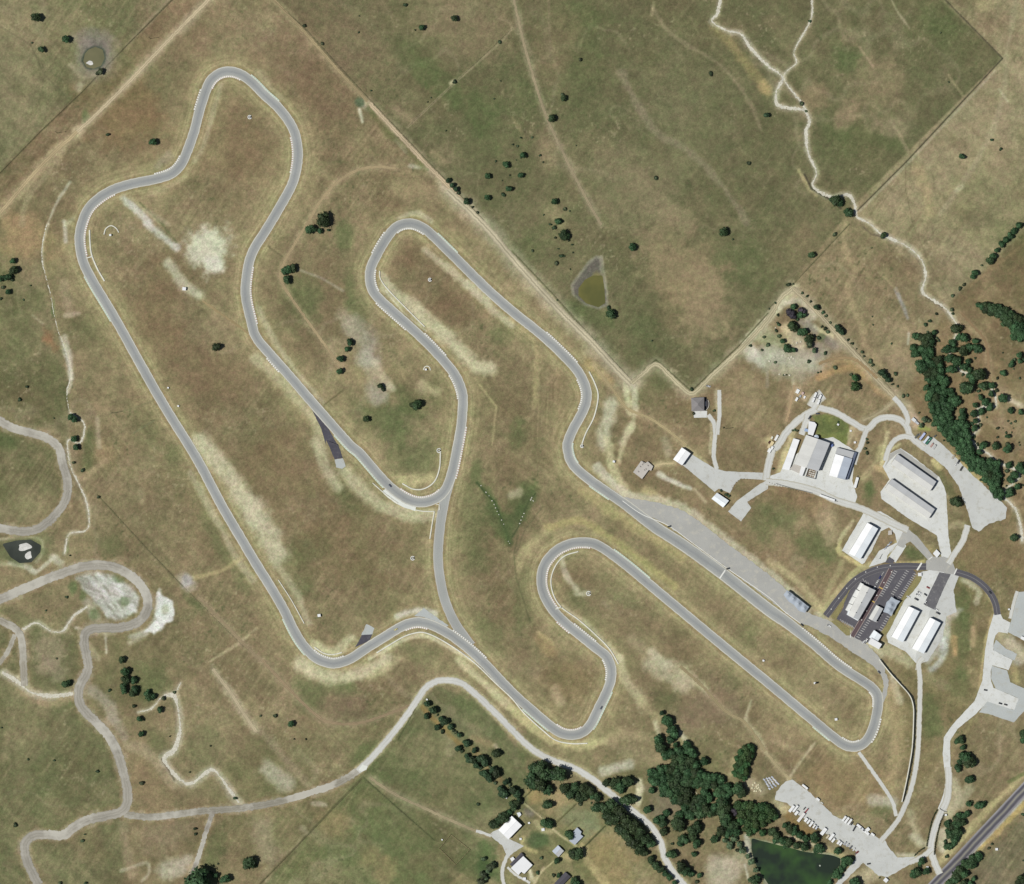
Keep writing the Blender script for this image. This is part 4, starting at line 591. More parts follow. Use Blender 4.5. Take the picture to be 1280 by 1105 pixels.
PITPOLY = T('C2', [(560, 282), (640, 296), (720, 308), (850, 350), (960, 430), (1100, 540), (1263, 660)]) + T('C3', [(80, 730), (190, 850), (300, 890), (400, 955), (480, 1005), (540, 1060), (570, 1105)]) + T('D3', [(578, 50), (596, 100), (588, 160), (570, 210), (560, 170), (572, 130), (560, 80), (520, 30), (480, 0)]) + T('C3', [(440, 1062), (310, 975), (200, 915), (160, 905), (0, 785)]) + T('C2', [(1060, 628), (770, 420), (640, 362), (520, 280)])
sheet('pit_lane', PITPOLY, M_APRON, .16, .5, 'wide pale grey pit lane beside the main straight', 'pit lane')
line = T('C2', [(545, 300), (640, 366), (770, 422), (900, 515), (1060, 632), (1263, 772)]) + T('C3', [(80, 845), (160, 905)])
mb = ribbon('x', cr(line, 3), .8, None, .24, 0, 1)
ribbon('x', np.array(T('C2', [(1024, 683), (1052, 642)])), 1.7, None, .25, 0, 1, mb)
struct(fixup(mb).build('road_marking', M_WHITE), 'white start line and pit separation line on the main straight', 'road marking')
# runoff pads and skid strips beside the circuit
M_SKID = mat('black_skid_asphalt', (78, 76, 84), .85, .12, .8, .07, wear=(104, 101, 104), wearamt=.7)
sheet('skid_strip', T('B1', [(270, 905), (300, 915), (345, 985), (385, 1060), (412, 1105)]) + T('C1', [(405, 20), (428, 88), (388, 96), (365, 40), (345, 0)]) + T('B1', [(345, 1090), (322, 1010)]), M_SKID, .13, .12, 'dark tapering asphalt escape strip leaving the long left-hand track', 'pavement')
sheet('runoff_pad', T('C1', [(388, 97), (428, 90), (442, 130), (425, 142), (395, 135)]), M_GREYPAD, .12, .3, 'grey stony end of the dark escape strip', 'pavement')
sheet('skid_strip', T('C1', [(488, 1024), (505, 995), (522, 962), (574, 958), (560, 990)]), M_SKID, .13, .1, 'short dark asphalt spur beside the lower-left bend', 'pavement')
sheet('runoff_pad', T('C1', [(520, 962), (545, 908), (584, 928), (574, 960)]), M_GREYPAD, .12, .25, 'grey square end of the short dark spur', 'pavement')
sheet('runoff_pad', T('C1', [(620, 254), (640, 240), (690, 276), (740, 306), (790, 322), (786, 350), (732, 334), (680, 306), (648, 282)]), M_RUNOFF, .13, .12, 'white concrete runoff along the outside of the middle bend', 'pavement')
sheet('runoff_pad', T('C1', [(780, 868), (828, 828), (860, 852), (950, 915), (930, 930), (880, 890), (820, 872)]), M_GREYPAD, .12, .3, 'pale triangular gravel corner where the link meets the lower bend', 'pavement')
sheet('concrete_pad', T('D1', [(506, 542), (527, 514), (552, 524), (545, 540), (522, 552)]), M_RUNOFF, .26, .15, 'white concrete crossing where gravel and earth roads meet', 'pavement')
# scraped roads, gravel roads, tracks, creeks
for k, (pts, w, c) in enumerate(DIRT):
    m = ribbon_mat('scraped_caliche', [(0, c), (.2, tuple(x+14 for x in c)), (.4, tuple(x-3 for x in c)), (.5, tuple(x+8 for x in c)), (.65, tuple(x-4 for x in c)), (.82, tuple(x+12 for x in c)), (1, c)], .09, .95, .14, tuple(x+40 for x in c), (200, 196, 182))
    road('dirt_road', smooth(cr(pts, 2), 3), w, m, .10+k*.006, .4, 5, None, 'road')
road('gravel_road', smooth(cr(GRAVEL['gravel_road'][0], 2), 3), 8.6, M_GRAVEL, .14, .3, 4, 'pale gravel road curving below the circuit', 'road')
for k, (pts, w, c) in enumerate(TRACKS):
    d = tuple(x*.86 for x in c)
    m = ribbon_mat('wheel_worn_earth', [(0, d), (.2, c), (.32, tuple(min(235, x*1.1) for x in c)), (.5, tuple(x*.84 for x in c)), (.68, tuple(min(235, x*1.1) for x in c)), (.8, c), (1, d)], .1, .95, .16, tuple(x*.8 for x in c))
    road('dirt_track', smooth(cr(pts, 1.6), 2), w*.92, m, .045+k*.002, .35, 5, None, 'track')
M_CREEK = mat('creek_limestone', (210, 206, 188), .9, .12, .6, .15, bumpd=.15, wear=(160, 148, 116), wearamt=.8)
for k, (pts, w) in enumerate(CREEKS):
    c = smooth(cr(pts, 1.5), 2); ww = w*(.72+.5*np.interp(np.arange(len(c)), np.arange(0, len(c)+8, 8), rng.uniform(-1, 1, len(np.arange(0, len(c)+8, 8)))))
    o = fixup(ribbon('creek_bed', c, ww, M_CREEK, .07+k*.003, .45, 5)).build('creek_bed', M_CREEK); struct(o, None, 'creek')
# facility paving
Z = lambda: .09+lay()
lots = [('gravel_lot', T('C3', [(815, -14), (870, 30), (940, 100), (1010, 175), (1100, 255), (1180, 335), (1172, 388), (1090, 412), (1040, 452), (1008, 432), (985, 350), (940, 225), (870, 130), (790, 70), (720, 20)]), M_LOT, .4, 'large pale stone lot below the oak wood'),
 ('gravel_lot', T('D3', [(85, 600), (120, 590), (200, 650), (330, 770), (420, 812), (545, 880), (575, 885), (600, 930), (640, 975), (720, 970), (740, 985), (590, 1072), (545, 1065), (470, 1000), (420, 1050), (355, 1115), (325, 1115), (430, 985), (435, 945), (280, 850), (150, 765), (95, 705), (35, 690), (40, 650)]), M_LOT, .4, 'pale stone trailer park beside the big dark pond'),
 ('concrete_apron', T('C2', [(840, 122), (880, 66), (1000, 140), (1060, 155), (1263, 162), (1263, 200), (1225, 195), (1130, 190), (1100, 215), (1075, 262), (1020, 240), (1000, 256)]), M_LOT, .15, 'pale wedge-shaped apron in front of the white square hangar'),
 ('concrete_apron', T('C2', [(1263, 195), (1263, 240), (1160, 305), (1180, 335), (1130, 402), (1066, 352), (1110, 300), (1225, 215)]), M_LOT, .15, 'small pale pad on the slope below the white house'),
 ('concrete_apron', T('C3', [(-5, 182), (60, 160), (75, 120), (230, 0), (320, -15), (440, 60), (425, 120), (415, 200), (440, 280), (430, 310), (340, 292), (240, 262), (120, 225), (-5, 225)]), M_CONC, .2, 'pale concrete yard round the grey-roofed workshops'),
 ('concrete_apron', T('C3', [(600, 68), (655, 40), (700, 70), (845, 182), (870, 232), (880, 268), (890, 470), (910, 595), (862, 600), (832, 470), (690, 385), (560, 290), (555, 255), (600, 195), (565, 130)]), M_CONC, .2, 'pale concrete apron round the two long parallel hangars'),
 ('asphalt_apron', T('C3', [(600, 70), (652, 42), (840, 178), (826, 205), (640, 66), (600, 100), (575, 135)]), M_APRON, .2, 'grey asphalt strip behind the upper long hangar'),
 ('concrete_apron', T('E3', [(470, 8), (640, -6), (900, 150), (770, 360), (690, 450), (700, 440), (620, 385), (800, 300), (780, 215), (720, 152), (640, 190), (540, 400), (480, 500), (455, 515), (255, 380)]), M_CONC, .15, 'pale concrete apron round the white three-bay hangar'),
 ('concrete_apron', T('E3', [(620, 385), (705, 442), (690, 490), (520, 545)]), M_CONC, .12, 'small light pad by the dark entry road'),
 ('concrete_apron', T('E3', [(800, 325), (870, 350), (880, 320), (890, 335), (785, 500), (712, 445)]), M_CONC, .12, 'light concrete crossing beside the grass triangle'),
 ('asphalt_apron', T('E3', [(860, 190), (900, 160), (1000, 240), (1160, 440), (1110, 478), (1010, 370), (930, 290), (890, 310), (860, 355), (795, 325)]), M_APRON, .12, 'grey asphalt arm leading to the road junction'),
 ('asphalt_apron', T('E3', [(1088, 480), (1150, 440), (1263, 440)]) + T('C3', [(905, 590), (925, 640), (915, 665), (840, 655), (778, 640), (778, 610)]), M_APRON, .15, 'grey asphalt road junction above the parking court'),
 ('concrete_apron', T('E4', [(1035, 120), (1120, 98), (1263, 120), (1263, 640), (1180, 800), (1090, 965), (980, 1090), (990, 1020), (880, 900), (710, 815), (695, 745), (860, 400), (930, 290)]), M_CONC, .2, 'pale concrete yard round the twin white hangars'),
 ('concrete_apron', T('C3', [(900, 660), (945, 665), (915, 740), (930, 850), (880, 870), (860, 980), (790, 1090), (740, 1105), (725, 1080), (800, 840), (840, 780)]), M_LOT, .3, 'stony right half of the twin hangar yard'),
 ('asphalt_strip', T('C3', [(846, 652), (902, 662), (862, 745), (822, 838), (768, 812), (800, 745)]), M_WORN, .12, 'dark worn asphalt strip running down to the twin hangars'),
 ('parking_court', T('E4', [(650, 92), (950, 92), (985, 122), (900, 280), (825, 405), (735, 550), (690, 640), (640, 705), (470, 842), (330, 745), (375, 665), (200, 582), (270, 470), (300, 330), (365, 255), (450, 180), (540, 120)]), M_DARK, .1, 'dark fresh asphalt parking court round the clubhouse'),
 ('concrete_drive', T('E7', [(925, 248), (1005, 250), (1030, 305), (1112, 345), (1082, 470), (980, 452), (945, 490), (925, 560), (920, 660), (1140, 770), (1092, 885), (910, 830), (890, 900), (895, 1010), (930, 1105)]) + T('D3', [(1085, 205), (1030, 262), (935, 340), (898, 400), (900, 560), (907, 640), (880, 748), (838, 735), (866, 660), (878, 600), (862, 470), (868, 380), (910, 320), (1020, 200), (1058, 100), (1063, 0)]) + T('E7', [(800, 960), (830, 640), (870, 430)]), M_CONC, .15, 'pale concrete drive curving past the right edge lots'),
 ('grey_lot', T('E7', [(950, 540), (1060, 640), (1190, 700), (1160, 775), (1080, 740), (925, 660), (925, 600)]), M_GREYPAD, .2, 'upper small grey pad beside the concrete drive'),
 ('grey_lot', T('D3', [(1105, 28), (1180, 52), (1195, 110), (1275, 145), (1275, 240), (1212, 308), (1085, 265), (1040, 258), (1082, 205), (1215, 246), (1236, 190), (1122, 140), (1100, 90)]), M_GREYPAD, .2, 'grey stone lot wrapping a pale pad at the right edge'),
 ('concrete_apron', T('D3', [(1062, 128), (1120, 140), (1236, 190), (1215, 246), (1082, 205)]), M_CONC, .15, 'pale concrete pad inside the grey stone lot'),
 ('grey_lot', T('E7', [(1180, 0), (1290, -10), (1290, 545), (1240, 530), (1085, 455), (1118, 340), (1150, 200)]), M_GREYPAD, .3, 'weedy grey lot at the right edge of the site'),
 ('concrete_drive', T('E8', [(95, 505), (130, 475), (188, 450), (285, 545), (400, 600), (440, 620), (380, 655), (300, 715), (290, 740), (245, 740), (262, 700), (220, 610), (140, 550)]), M_LOT, .25, 'pale yard in front of the white barn'),
 ('stone_terrace', T('E6', [(684, 190), (820, 186), (818, 252), (690, 254)]), M_CONC, .05, 'white terrace below the grey hip-roofed house'),
]
for nm, pts, m, a, lb in lots: sheet(nm, pts, m, Z(), a, lb, nm.replace('_', ' '))
M_VERGE = mat('dry_verge_grass', (142, 134, 90), .95, .14, .8, .1)
for pts, lb in [(T('E4', [(338, 285), (295, 385), (205, 580), (158, 578), (150, 555), (240, 430)]), 'dry grass wedge between entry road and clubhouse'), (T('E4', [(1000, 150), (1045, 165), (1030, 210), (960, 310), (870, 400), (720, 700), (672, 742), (652, 715), (740, 560), (835, 420), (905, 290)]), 'grass strip between parking court and twin hangar yard'), (T('E4', [(150, 605), (200, 585), (330, 680), (335, 745), (300, 745)]), 'grass wedge between pit lane and parking court')]: sheet('verge', pts, M_VERGE, .36, .2, lb, 'verge')
roads = [('gravel_road', T('B3', [(250, 905), (170, 952), (105, 1010), (70, 1060), (40, 1105)]) + T('C3', [(25, 40), (0, 130), (-10, 200)]), 9.5, 'pale loop road left of the grey-roofed workshops'),
 ('gravel_road', T('B3', [(245, 905), (330, 928), (420, 980), (487, 1012), (545, 962), (620, 955), (680, 990), (705, 1050), (770, 1105)]), 8.5, 'pale loop road above the grey-roofed workshops'),
 ('gravel_road', T('B3', [(487, 1012), (470, 1060), (455, 1105)]) + T('C3', [(440, 60), (425, 120)]), 7, 'short pale road on the right side of the workshops'),
 ('gravel_road', T('E1', [(340, 340), (470, 90), (580, 120), (520, 270)]), 0, ''),
 ('gravel_road', T('E2', [(470, 370), (380, 360), (300, 400), (240, 490), (210, 600)]), 7, 'pale arm road looping to the upper long hangar'),
 ('gravel_road', T('C3', [(985, 420), (960, 500), (920, 560), (890, 610)]), 8, 'curved pale road from the stone lot to the junction'),
 ('gravel_road', T('C3', [(-10, 205), (100, 218), (230, 250), (340, 300), (460, 338), (560, 385), (690, 445)]), 9, 'pale road passing below the workshops'),
 ('gravel_road', T('C3', [(680, 440), (650, 520), (600, 590)]), 0, ''),
 ('gravel_road', T('C3', [(765, 1075)]) + T('D3', [(742, 20), (750, 100), (746, 300), (736, 480), (704, 640), (644, 784), (555, 895)]), 6.6, 'pale road running down beside the long retaining wall'),
 ('gravel_road', T('D3', [(448, 455), (530, 570), (610, 690), (632, 770)]), 5.0, 'narrow pale path from the hairpin to the lower road'),
 ('gravel_road', T('B3', [(620, 855), (665, 905), (690, 960), (685, 990)]), 7, 'pale spur into the loop road from the fence track'),
 ('concrete_drive', T('G3', [(345, -10), (348, 150), (335, 300), (270, 440), (210, 600), (180, 760), (215, 900), (265, 1010)]), 9.0, 'pale entrance drive crossing between dark hedges'),
 ('concrete_drive', T('G3', [(190, 770), (120, 830), (20, 885), (-20, 900)]), 7.0, 'pale side drive joining the trailer park'),
 ('gravel_road', T('E6', [(830, 225), (885, 300), (900, 400), (890, 520), (885, 640), (915, 760)]), 6.0, 'pale driveway up to the grey hip-roofed house'),
 ('gravel_road', T('E6', [(940, -20), (940, 120), (942, 230), (930, 320), (920, 420)]), 5.5, 'faint pale strip beside the house driveway'),
 ('gravel_road', T('D1', [(1150, 870), (1180, 880), (1210, 920)]), 0, ''),
 ('gravel_road', T('E8', [(275, 715), (232, 820), (222, 920), (240, 1010)]), 5.0, 'pale farm lane left of the white-roofed house'),
 ('gravel_road', T('E8', [(275, 830), (360, 910), (500, 990)]), 3.2, 'thin pale lane below the white-roofed house'),
 ('gravel_road', T('E8', [(-40, 470), (40, 490), (110, 520)]), 4, 'pale track entering the barn yard'),
 ('gravel_road', T('E7', [(1190, -10), (1150, 130), (1110, 300)]), 4.5, 'thin grey lane at the right edge'),
 ('gravel_road', T('E1', [(430, 230), (480, 150), (540, 100)]), 15, 'pale truck stand above the loop road'),
 ('concrete_drive', T('E1', [(395, 300), (365, 400), (330, 500)]), 8, 'light drive down the left of the white annexe'),
 ('gravel_road', T('E1', [(20, 960), (200, 985), (430, 1060), (480, 1090)]), 5, ''),
]
for nm, pts, w, lb in roads:
    if w and lb: road(nm, smooth(cr(pts, 2), 2), w, M_GRAVEL, Z(), .22, 4, lb, 'road')
M_ENTRY = ribbon_mat('entry_asphalt', [(0, (150, 146, 138)), (.05, (88, 86, 90)), (.46, (94, 92, 96)), (.5, (150, 148, 146)), (.54, (94, 92, 96)), (.95, (88, 86, 90)), (1, (150, 146, 138))], .07)
road('entry_road', smooth(cr(T('C3', [(285, 868), (350, 782), (430, 692), (530, 640), (650, 623), (780, 625)]), 2), 3), 8.6, M_ENTRY, .30, .08, 6, 'dark asphalt entry road curving round the parking court', 'road')
road('entry_road', smooth(cr(T('C3', [(925, 650), (1010, 680), (1080, 735), (1120, 800), (1132, 862)]), 2), 3), 8.2, M_ENTRY, .302, .08, 6, 'dark asphalt road curving down to the pale concrete drive', 'road')
sheet('asphalt_apron', T('E3', [(680, 500), (722, 440), (775, 475), (760, 510)]), M_DARK, .15, .08, 'small dark asphalt ramp off the entry road', 'pavement')
M_PAVE = ribbon_mat('maroon_paving', [(0, (176, 168, 158)), (.1, (150, 128, 120)), (.16, (92, 76, 78)), (.5, (98, 82, 84)), (.84, (92, 76, 78)), (.9, (150, 128, 120)), (1, (176, 168, 158))], .14)
road('maroon_lane', np.array(cr(T('E4', [(738, 92), (640, 275), (560, 410), (460, 580), (355, 755)]), 2)), 6.2, M_PAVE, .312, 0, 6, 'maroon paved lane with pale edges beside the clubhouse', 'road')
M_HWY = ribbon_mat('highway_asphalt', [(0, (150, 146, 140)), (.1, (144, 140, 142)), (.17, (112, 109, 114)), (.24, (84, 82, 88)), (.34, (92, 90, 94)), (.42, (120, 118, 118)), (.48, (146, 142, 128)), (.52, (146, 142, 128)), (.58, (120, 118, 118)), (.66, (88, 86, 92)), (.76, (84, 82, 88)), (.83, (112, 109, 114)), (.9, (150, 148, 150)), (1, (156, 152, 146))], .05)
hw = T('G3', [(225, 1105), (700, 600), (1067, 207)]); a, b = np.array(hw[0]), np.array(hw[-1]); d = (b-a)/np.hypot(*(b-a))
road('highway', np.array([a-d*200+(b-a+d*900)*t for t in np.linspace(0, 1, 200)]), 14.2, M_HWY, .19, .05, 8, 'two-lane dark highway crossing the lower right corner', 'road')
# parking stall ticks, speed bumps
mb = MB()
def ticks(s, a, b, n, ln, wd, skew, m=0):
    a, b = np.array(P1(s, *a)), np.array(P1(s, *b))
    for k in range(n):
        p = a+(b-a)*k/max(1, n-1); x, y = W(p); c, t = math.cos(skew), math.sin(skew)
        mb.poly([(x+c*u-t*v, y+t*u+c*v, h1(x, y)+.17+LAYER[0]*.004) for u, v in ((-ln/2, -wd/2), (ln/2, -wd/2), (ln/2, wd/2), (-ln/2, wd/2))], m)
th = math.radians(-28)
for a, b, n in [((785, 112), (640, 350), 13), ((900, 110), (755, 335), 12), ((978, 140), (815, 385), 14), ((640, 535), (590, 605), 4), ((712, 560), (635, 690), 7), ((520, 600), (415, 760), 9)]: ticks('E4', a, b, n, 4.2, 1.0, th)
ticks('E4', (660, 130), (600, 225), 5, 4, .8, th+math.radians(80)); ticks('E4', (250, 600), (365, 660), 6, 5.5, .7, math.radians(-52)); ticks('E4', (470, 200), (520, 235), 3, 5, .7, math.radians(-60))
struct(fixup(mb).build('road_marking', M_STALL), 'pale parking bay lines in the dark court', 'road marking')
mb = MB(); ticks('E4', (640, 276), (560, 408), 2, 5.2, 1.4, th); struct(fixup(mb).build('speed_bump', mat('yellow_road_paint', (204, 174, 92), .7)), 'two yellow speed bumps across the maroon lane', 'road marking')
mb = MB(); ticks('E3', (1020, 538), (1020, 538), 1, 11, 2.0, math.radians(58)); ticks('E3', (1130, 455), (1130, 455), 1, 6, 1.2, math.radians(36)); ticks('C3', (925, 648), (925, 648), 1, 8, 1.5, math.radians(65)); ticks('D3', (318, 0), (318, 0), 0, 1, 1, 0)
ticks('E4', (340, 750), (340, 750), 1, 1, 4, 0)
struct(fixup(mb).build('road_marking', M_WHITE), 'broad white stop bars at the road junction', 'road marking')
mb = MB()
for x, y in T('E3', [(150, 958), (225, 850), (303, 752), (388, 660), (490, 592), (605, 543), (732, 530), (745, 590), (670, 697), (600, 822), (500, 975), (450, 1065), (700, 745)]):
    X, Y = W((x, y)); mb.poly([(X+.7*math.cos(t), Y+.7*math.sin(t), h1(X, Y)+.37) for t in np.linspace(0, 5.5, 8)])
struct(fixup(mb).build('road_marking', M_WHITE), 'white painted discs along the entry road and maroon lane', 'road marking')
# standing water
def pond(name, pts, m, level, lb):
    p = cr(pts, 2.5, True)[:-1]; c = p.mean(0); v = p-c; p = (c+v*(1+2.6/np.hypot(v[:, 0], v[:, 1])[:, None])).tolist()
    mb = MB(); mb.poly([(*W(x), level) for x in p]); o = fixup(mb).build(name, m); struct(o, lb, 'pond'); return o
pond('pond', BIGPOND, water_mat('pond_water', (46, 56, 46), (62, 88, 50)), h1(*W(P1('G5', 600, 900)))+.3, 'large dark green pond below the grove')
pond('pond', TEARDROP, water_mat('algal_water', (98, 98, 58), (116, 112, 64)), h1(*W(P1('B2', 400, 330)))+.25, 'murky green teardrop-shaped stock pond in grey mud')
pond('pond', ROUNDPOND, water_mat('muddy_water', (110, 108, 80), (122, 118, 88)), h1(*W(P1('A0', 462, 285)))+.25, 'small round brown stock pond at the upper left')
pond('pond', DARKPOND, water_mat('black_water', (56, 60, 54), (74, 78, 70)), h1(*W(P1('G8', 150, 260)))+.25, 'dark pond at the left edge')
# ---------------------------------------------------------------- buildings
M_SIDE = mat('painted_metal_wall', (206, 206, 200), .6, .06, .6)
M_TANW = mat('tan_metal_wall', (186, 178, 158), .6, .06, .6)
M_DOOR = mat('grey_roller_door', (150, 152, 152), .5, .05, 1)
M_TRIM = mat('dark_metal_trim', (96, 98, 100), .5, .05, 1)
M_GLASS = mat('dark_glass', (52, 60, 66), .15, .02, 1, spec=.6)
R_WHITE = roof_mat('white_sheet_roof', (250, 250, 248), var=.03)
R_PALE = roof_mat('pale_and_shaded_white_roof', (240, 245, 246), var=.04)  # also the shaded slopes of the white hangars, sky tint put into the colour
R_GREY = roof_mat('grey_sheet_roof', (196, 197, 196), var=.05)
R_SUNGREY = roof_mat('sunlit_grey_sheet_roof', (212, 211, 204), var=.05)  # sunlit copy of the grey roof, brighter slope put into the colour
R_BLUE = roof_mat('blue_grey_and_shaded_white_roof', (188, 196, 206), var=.05)
R_DARK = mat('charcoal_shingle_roof', (84, 82, 88), .9, .12, 1.5)
R_SHING = mat('grey_shingle_roof', (138, 134, 132), .9, .12, 1.5)
R_FLAT = mat('pale_flat_roof', (196, 190, 180), .9, .08, .6, wear=(170, 164, 152))
def ctr(ps): return (sum(p[0] for p in ps)/len(ps), sum(p[1] for p in ps)/len(ps))
def slab(mb, a, b, c, d, th, m=0):
    """roof sheet with thickness; a,b along the eave, d,c along the ridge; ribs run a->d"""
    a, b, c, d = map(Vector, (a, b, c, d)); n = (b-a).cross(d-a).normalized()
    if n.z < 0: n = -n
    L = (b-a).length; S2 = (d-a).length; i = len(mb.v)
    top = [a, b, c, d]; bot = [x-n*th for x in top]; mb.v += [tuple(x) for x in top+bot]
    uv = [(0, 0), (L, 0), (L, S2), (0, S2)]
    def add(f, u):
        p = [Vector(mb.v[i+k]) for k in f]
        if u and (p[1]-p[0]).cross(p[2]-p[0]).z < 0: f, u = f[::-1], u[::-1]
        mb.face([i+k for k in f], m, u)
    add([0, 1, 2, 3], uv); mb.face([i+k for k in (7, 6, 5, 4)], m)
    for k in range(4): mb.face([i+k, i+(k+1) % 4, i+4+(k+1) % 4, i+4+k][::-1], m)
def gable(name, label, cat, corners, h, rise, rl, rr=None, wall=None, oh=.35, doors=0, group=None, gdoor=True, vents=0):
    """corners in plan order: 0-1 is one gable end, 1-2 and 3-0 the eaves; rl roof on the 3-0 side"""
    c = [W(p) for p in corners]; o = ctr(c); gz = min(h1(*p) for p in c); wall = wall or M_SIDE
    t = thing(name, label, cat, (o[0], o[1], gz), group=group); org = (o[0], o[1], gz)
    g0 = ((c[0][0]+c[1][0])/2, (c[0][1]+c[1][1])/2); g1 = ((c[2][0]+c[3][0])/2, (c[2][1]+c[3][1])/2)
    mb = MB(); z0, z1, z2 = gz-.6, gz+h, gz+h+rise
    for a, b in ((c[1], c[2]), (c[3], c[0])): mb.poly([(*a, z0), (*b, z0), (*b, z1), (*a, z1)])
    mb.poly([(*c[0], z0), (*c[1], z0), (*c[1], z1), (*g0, z2), (*c[0], z1)]); mb.poly([(*c[2], z0), (*c[3], z0), (*c[3], z1), (*g1, z2), (*c[2], z1)])
    w = mb.build('wall', wall, t, org)
    ax = Vector((g1[0]-g0[0], g1[1]-g0[1], 0)).normalized()
    def up(p, z): return Vector((p[0], p[1], z))
    mb = MB()
    for k, (e0, e1) in enumerate(((c[0], c[3]), (c[1], c[2]))):
        a, b = up(e0, z1), up(e1, z1); r0, r1 = up(g0, z2), up(g1, z2)
        for v in (a, r0): v -= ax*oh
        for v in (b, r1): v += ax*oh
        a += (a-r0).normalized()*oh; b += (b-r1).normalized()*oh
        up_ = Vector((0, 0, .12)); slab(mb, a+up_, b+up_, r1+up_, r0+up_, .12, k)
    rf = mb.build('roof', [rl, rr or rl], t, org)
    mb = MB(); r0, r1 = up(g0, z2+.14)-ax*oh, up(g1, z2+.14)+ax*oh; s = Vector((-ax.y, ax.x, 0))*.3; dz = Vector((0, 0, .06))
    mb.poly([tuple(r0-s-dz), tuple(r1-s-dz), tuple(r1+dz), tuple(r0+dz)]); mb.poly([tuple(r0+dz), tuple(r1+dz), tuple(r1+s-dz), tuple(r0+s-dz)]); mb.build('ridge_cap', rl, rf, org)
    # roller doors stand 4 cm proud of the wall
    e = Vector((c[2][0]-c[1][0], c[2][1]-c[1][1], 0)); L = e.length; e.normalize(); n = Vector((e.y, -e.x, 0)); mid = Vector((o[0], o[1], 0))
    if (Vector((*c[1], 0))-mid).dot(n) < 0: n = -n
    for k in range(doors):
        mb = MB(); w_ = min(4.2, L/doors*.6); pc = Vector((*c[1], 0))+e*(L*(k+.5)/doors)+n*.04
        mb.box(pc.x, pc.y, gz-.1, gz+min(h*.8, 4.2), w_, .08, math.atan2(e.y, e.x)); mb.build('door', M_DOOR, t, org)
    if gdoor:
        for g_, s in ((g0, -1), (g1, 1)):
            mb = MB(); pc = Vector((*g_, 0))+ax*s*.04; mb.box(pc.x, pc.y, gz-.1, gz+h*.8, .08, min(4, math.dist(c[0], c[1])*.4), math.atan2(ax.y, ax.x)); mb.build('door', M_DOOR, t, org)
    for k in range(vents):
        f = (k+.5)/vents; pc = up(g0, z2).lerp(up(g1, z2), f); mb = MB(); mb.tube((pc.x, pc.y, pc.z-.1), (pc.x, pc.y, pc.z+.7), .4, .4, 10); mb.tube((pc.x, pc.y, pc.z+.7), (pc.x, pc.y, pc.z+.95), .6, .25, 10); mb.build('roof_vent', M_TRIM, rf, org)
    return t
def flat(name, label, cat, pts, h, roof, wall=None, group=None, parapet=True, doors=1):
    c = [W(p) for p in pts]
    if sum(a[0]*b[1]-b[0]*a[1] for a, b in zip(c, c[1:]+c[:1])) < 0: c = c[::-1]
    o = ctr(c); gz = min(h1(*p) for p in c); org = (o[0], o[1], gz); t = thing(name, label, cat, org, group=group); wall = wall or M_SIDE
    mb = MB(); n = len(c)
    for a, b in zip(c, c[1:]+c[:1]): mb.poly([(*a, gz-.5), (*b, gz-.5), (*b, gz+h), (*a, gz+h)])
    mb.build('wall', wall, t, org)
    mb = MB(); k = [(o[0]+(x-o[0])*(1+.25/max(2, math.dist((x, y), o))), o[1]+(y-o[1])*(1+.25/max(2, math.dist((x, y), o)))) for x, y in c]
    mb.prism(k, gz+h+.002, gz+h+.28, bev=.06); mb.build('roof', roof, t, org)
    for q_ in range(min(doors, n)):
        a, b = c[q_], c[(q_+1) % n]; L = math.dist(a, b)
        if L < 2: continue
        mx, my = (a[0]+b[0])/2, (a[1]+b[1])/2; nx, ny = (b[1]-a[1])/L, -(b[0]-a[0])/L
        mb = MB(); mb.box(mx+nx*.04, my+ny*.04, gz-.1, gz+min(2.3, h*.85), min(2.4, L*.5), .08, math.atan2(b[1]-a[1], b[0]-a[0])); mb.build('door', M_DOOR, t, org)
    return t
def lean(name, label, cat, pts, h0, h1_, roof, wall=None):
    """single-pitch roof: side 0-3 high, side 1-2 low"""
    c = [W(p) for p in pts]; o = ctr(c); gz = min(h1(*p) for p in c); org = (o[0], o[1], gz); t = thing(name, label, cat, org)
    z = [gz+h0, gz+h1_, gz+h1_, gz+h0]; mb = MB()
    for i in range(4):
        j = (i+1) % 4; mb.poly([(*c[i], gz-.5), (*c[j], gz-.5), (*c[j], z[j]), (*c[i], z[i])])
    mb.build('wall', wall or M_SIDE, t, org); mb = MB()
    e = [(o[0]+(x-o[0])*1.03, o[1]+(y-o[1])*1.03) for x, y in c]
    slab(mb, (*e[1], z[1]+.15), (*e[2], z[2]+.15), (*e[3], z[3]+.15), (*e[0], z[0]+.15), .12); mb.build('roof', roof, t, org)
    return t
# workshops
lean('long_shed', 'long narrow white-roofed shed left of the grey workshop', 'shed', P('E1', [(248, 540), (306, 556), (207, 846), (138, 832)]), 5, 4.2, R_WHITE)
gable('workshop', 'large workshop with grey metal roof, sunlit and shaded slopes', 'workshop', P('E1', [(372, 506), (600, 584), (487, 858), (256, 788)]), 9.5, 1.6, R_SUNGREY, R_GREY, M_SIDE, .4, 4)
lean('canopy_shed', 'small grey lean-to at the lower left corner of the big workshop', 'shed', P('E1', [(256, 790), (345, 808), (312, 885), (212, 838)]), 4, 3.4, R_FLAT)
flat('loading_annexe', 'bright white narrow annexe below the big workshop', 'annexe', P('E1', [(330, 800), (372, 812), (336, 908), (302, 896)]), 4.5, R_WHITE)
yd = thing('storage_pen', 'open-topped white-walled pen of brown pallets at the lower right of the big workshop', 'storage pen', (*W(ctr(P('E1', [(400, 825), (482, 850), (460, 938), (368, 912)]))), 0))
org = tuple(yd.location); c = [W(p) for p in P('E1', [(398, 824), (482, 850), (460, 938), (368, 912)])]
mb = MB()
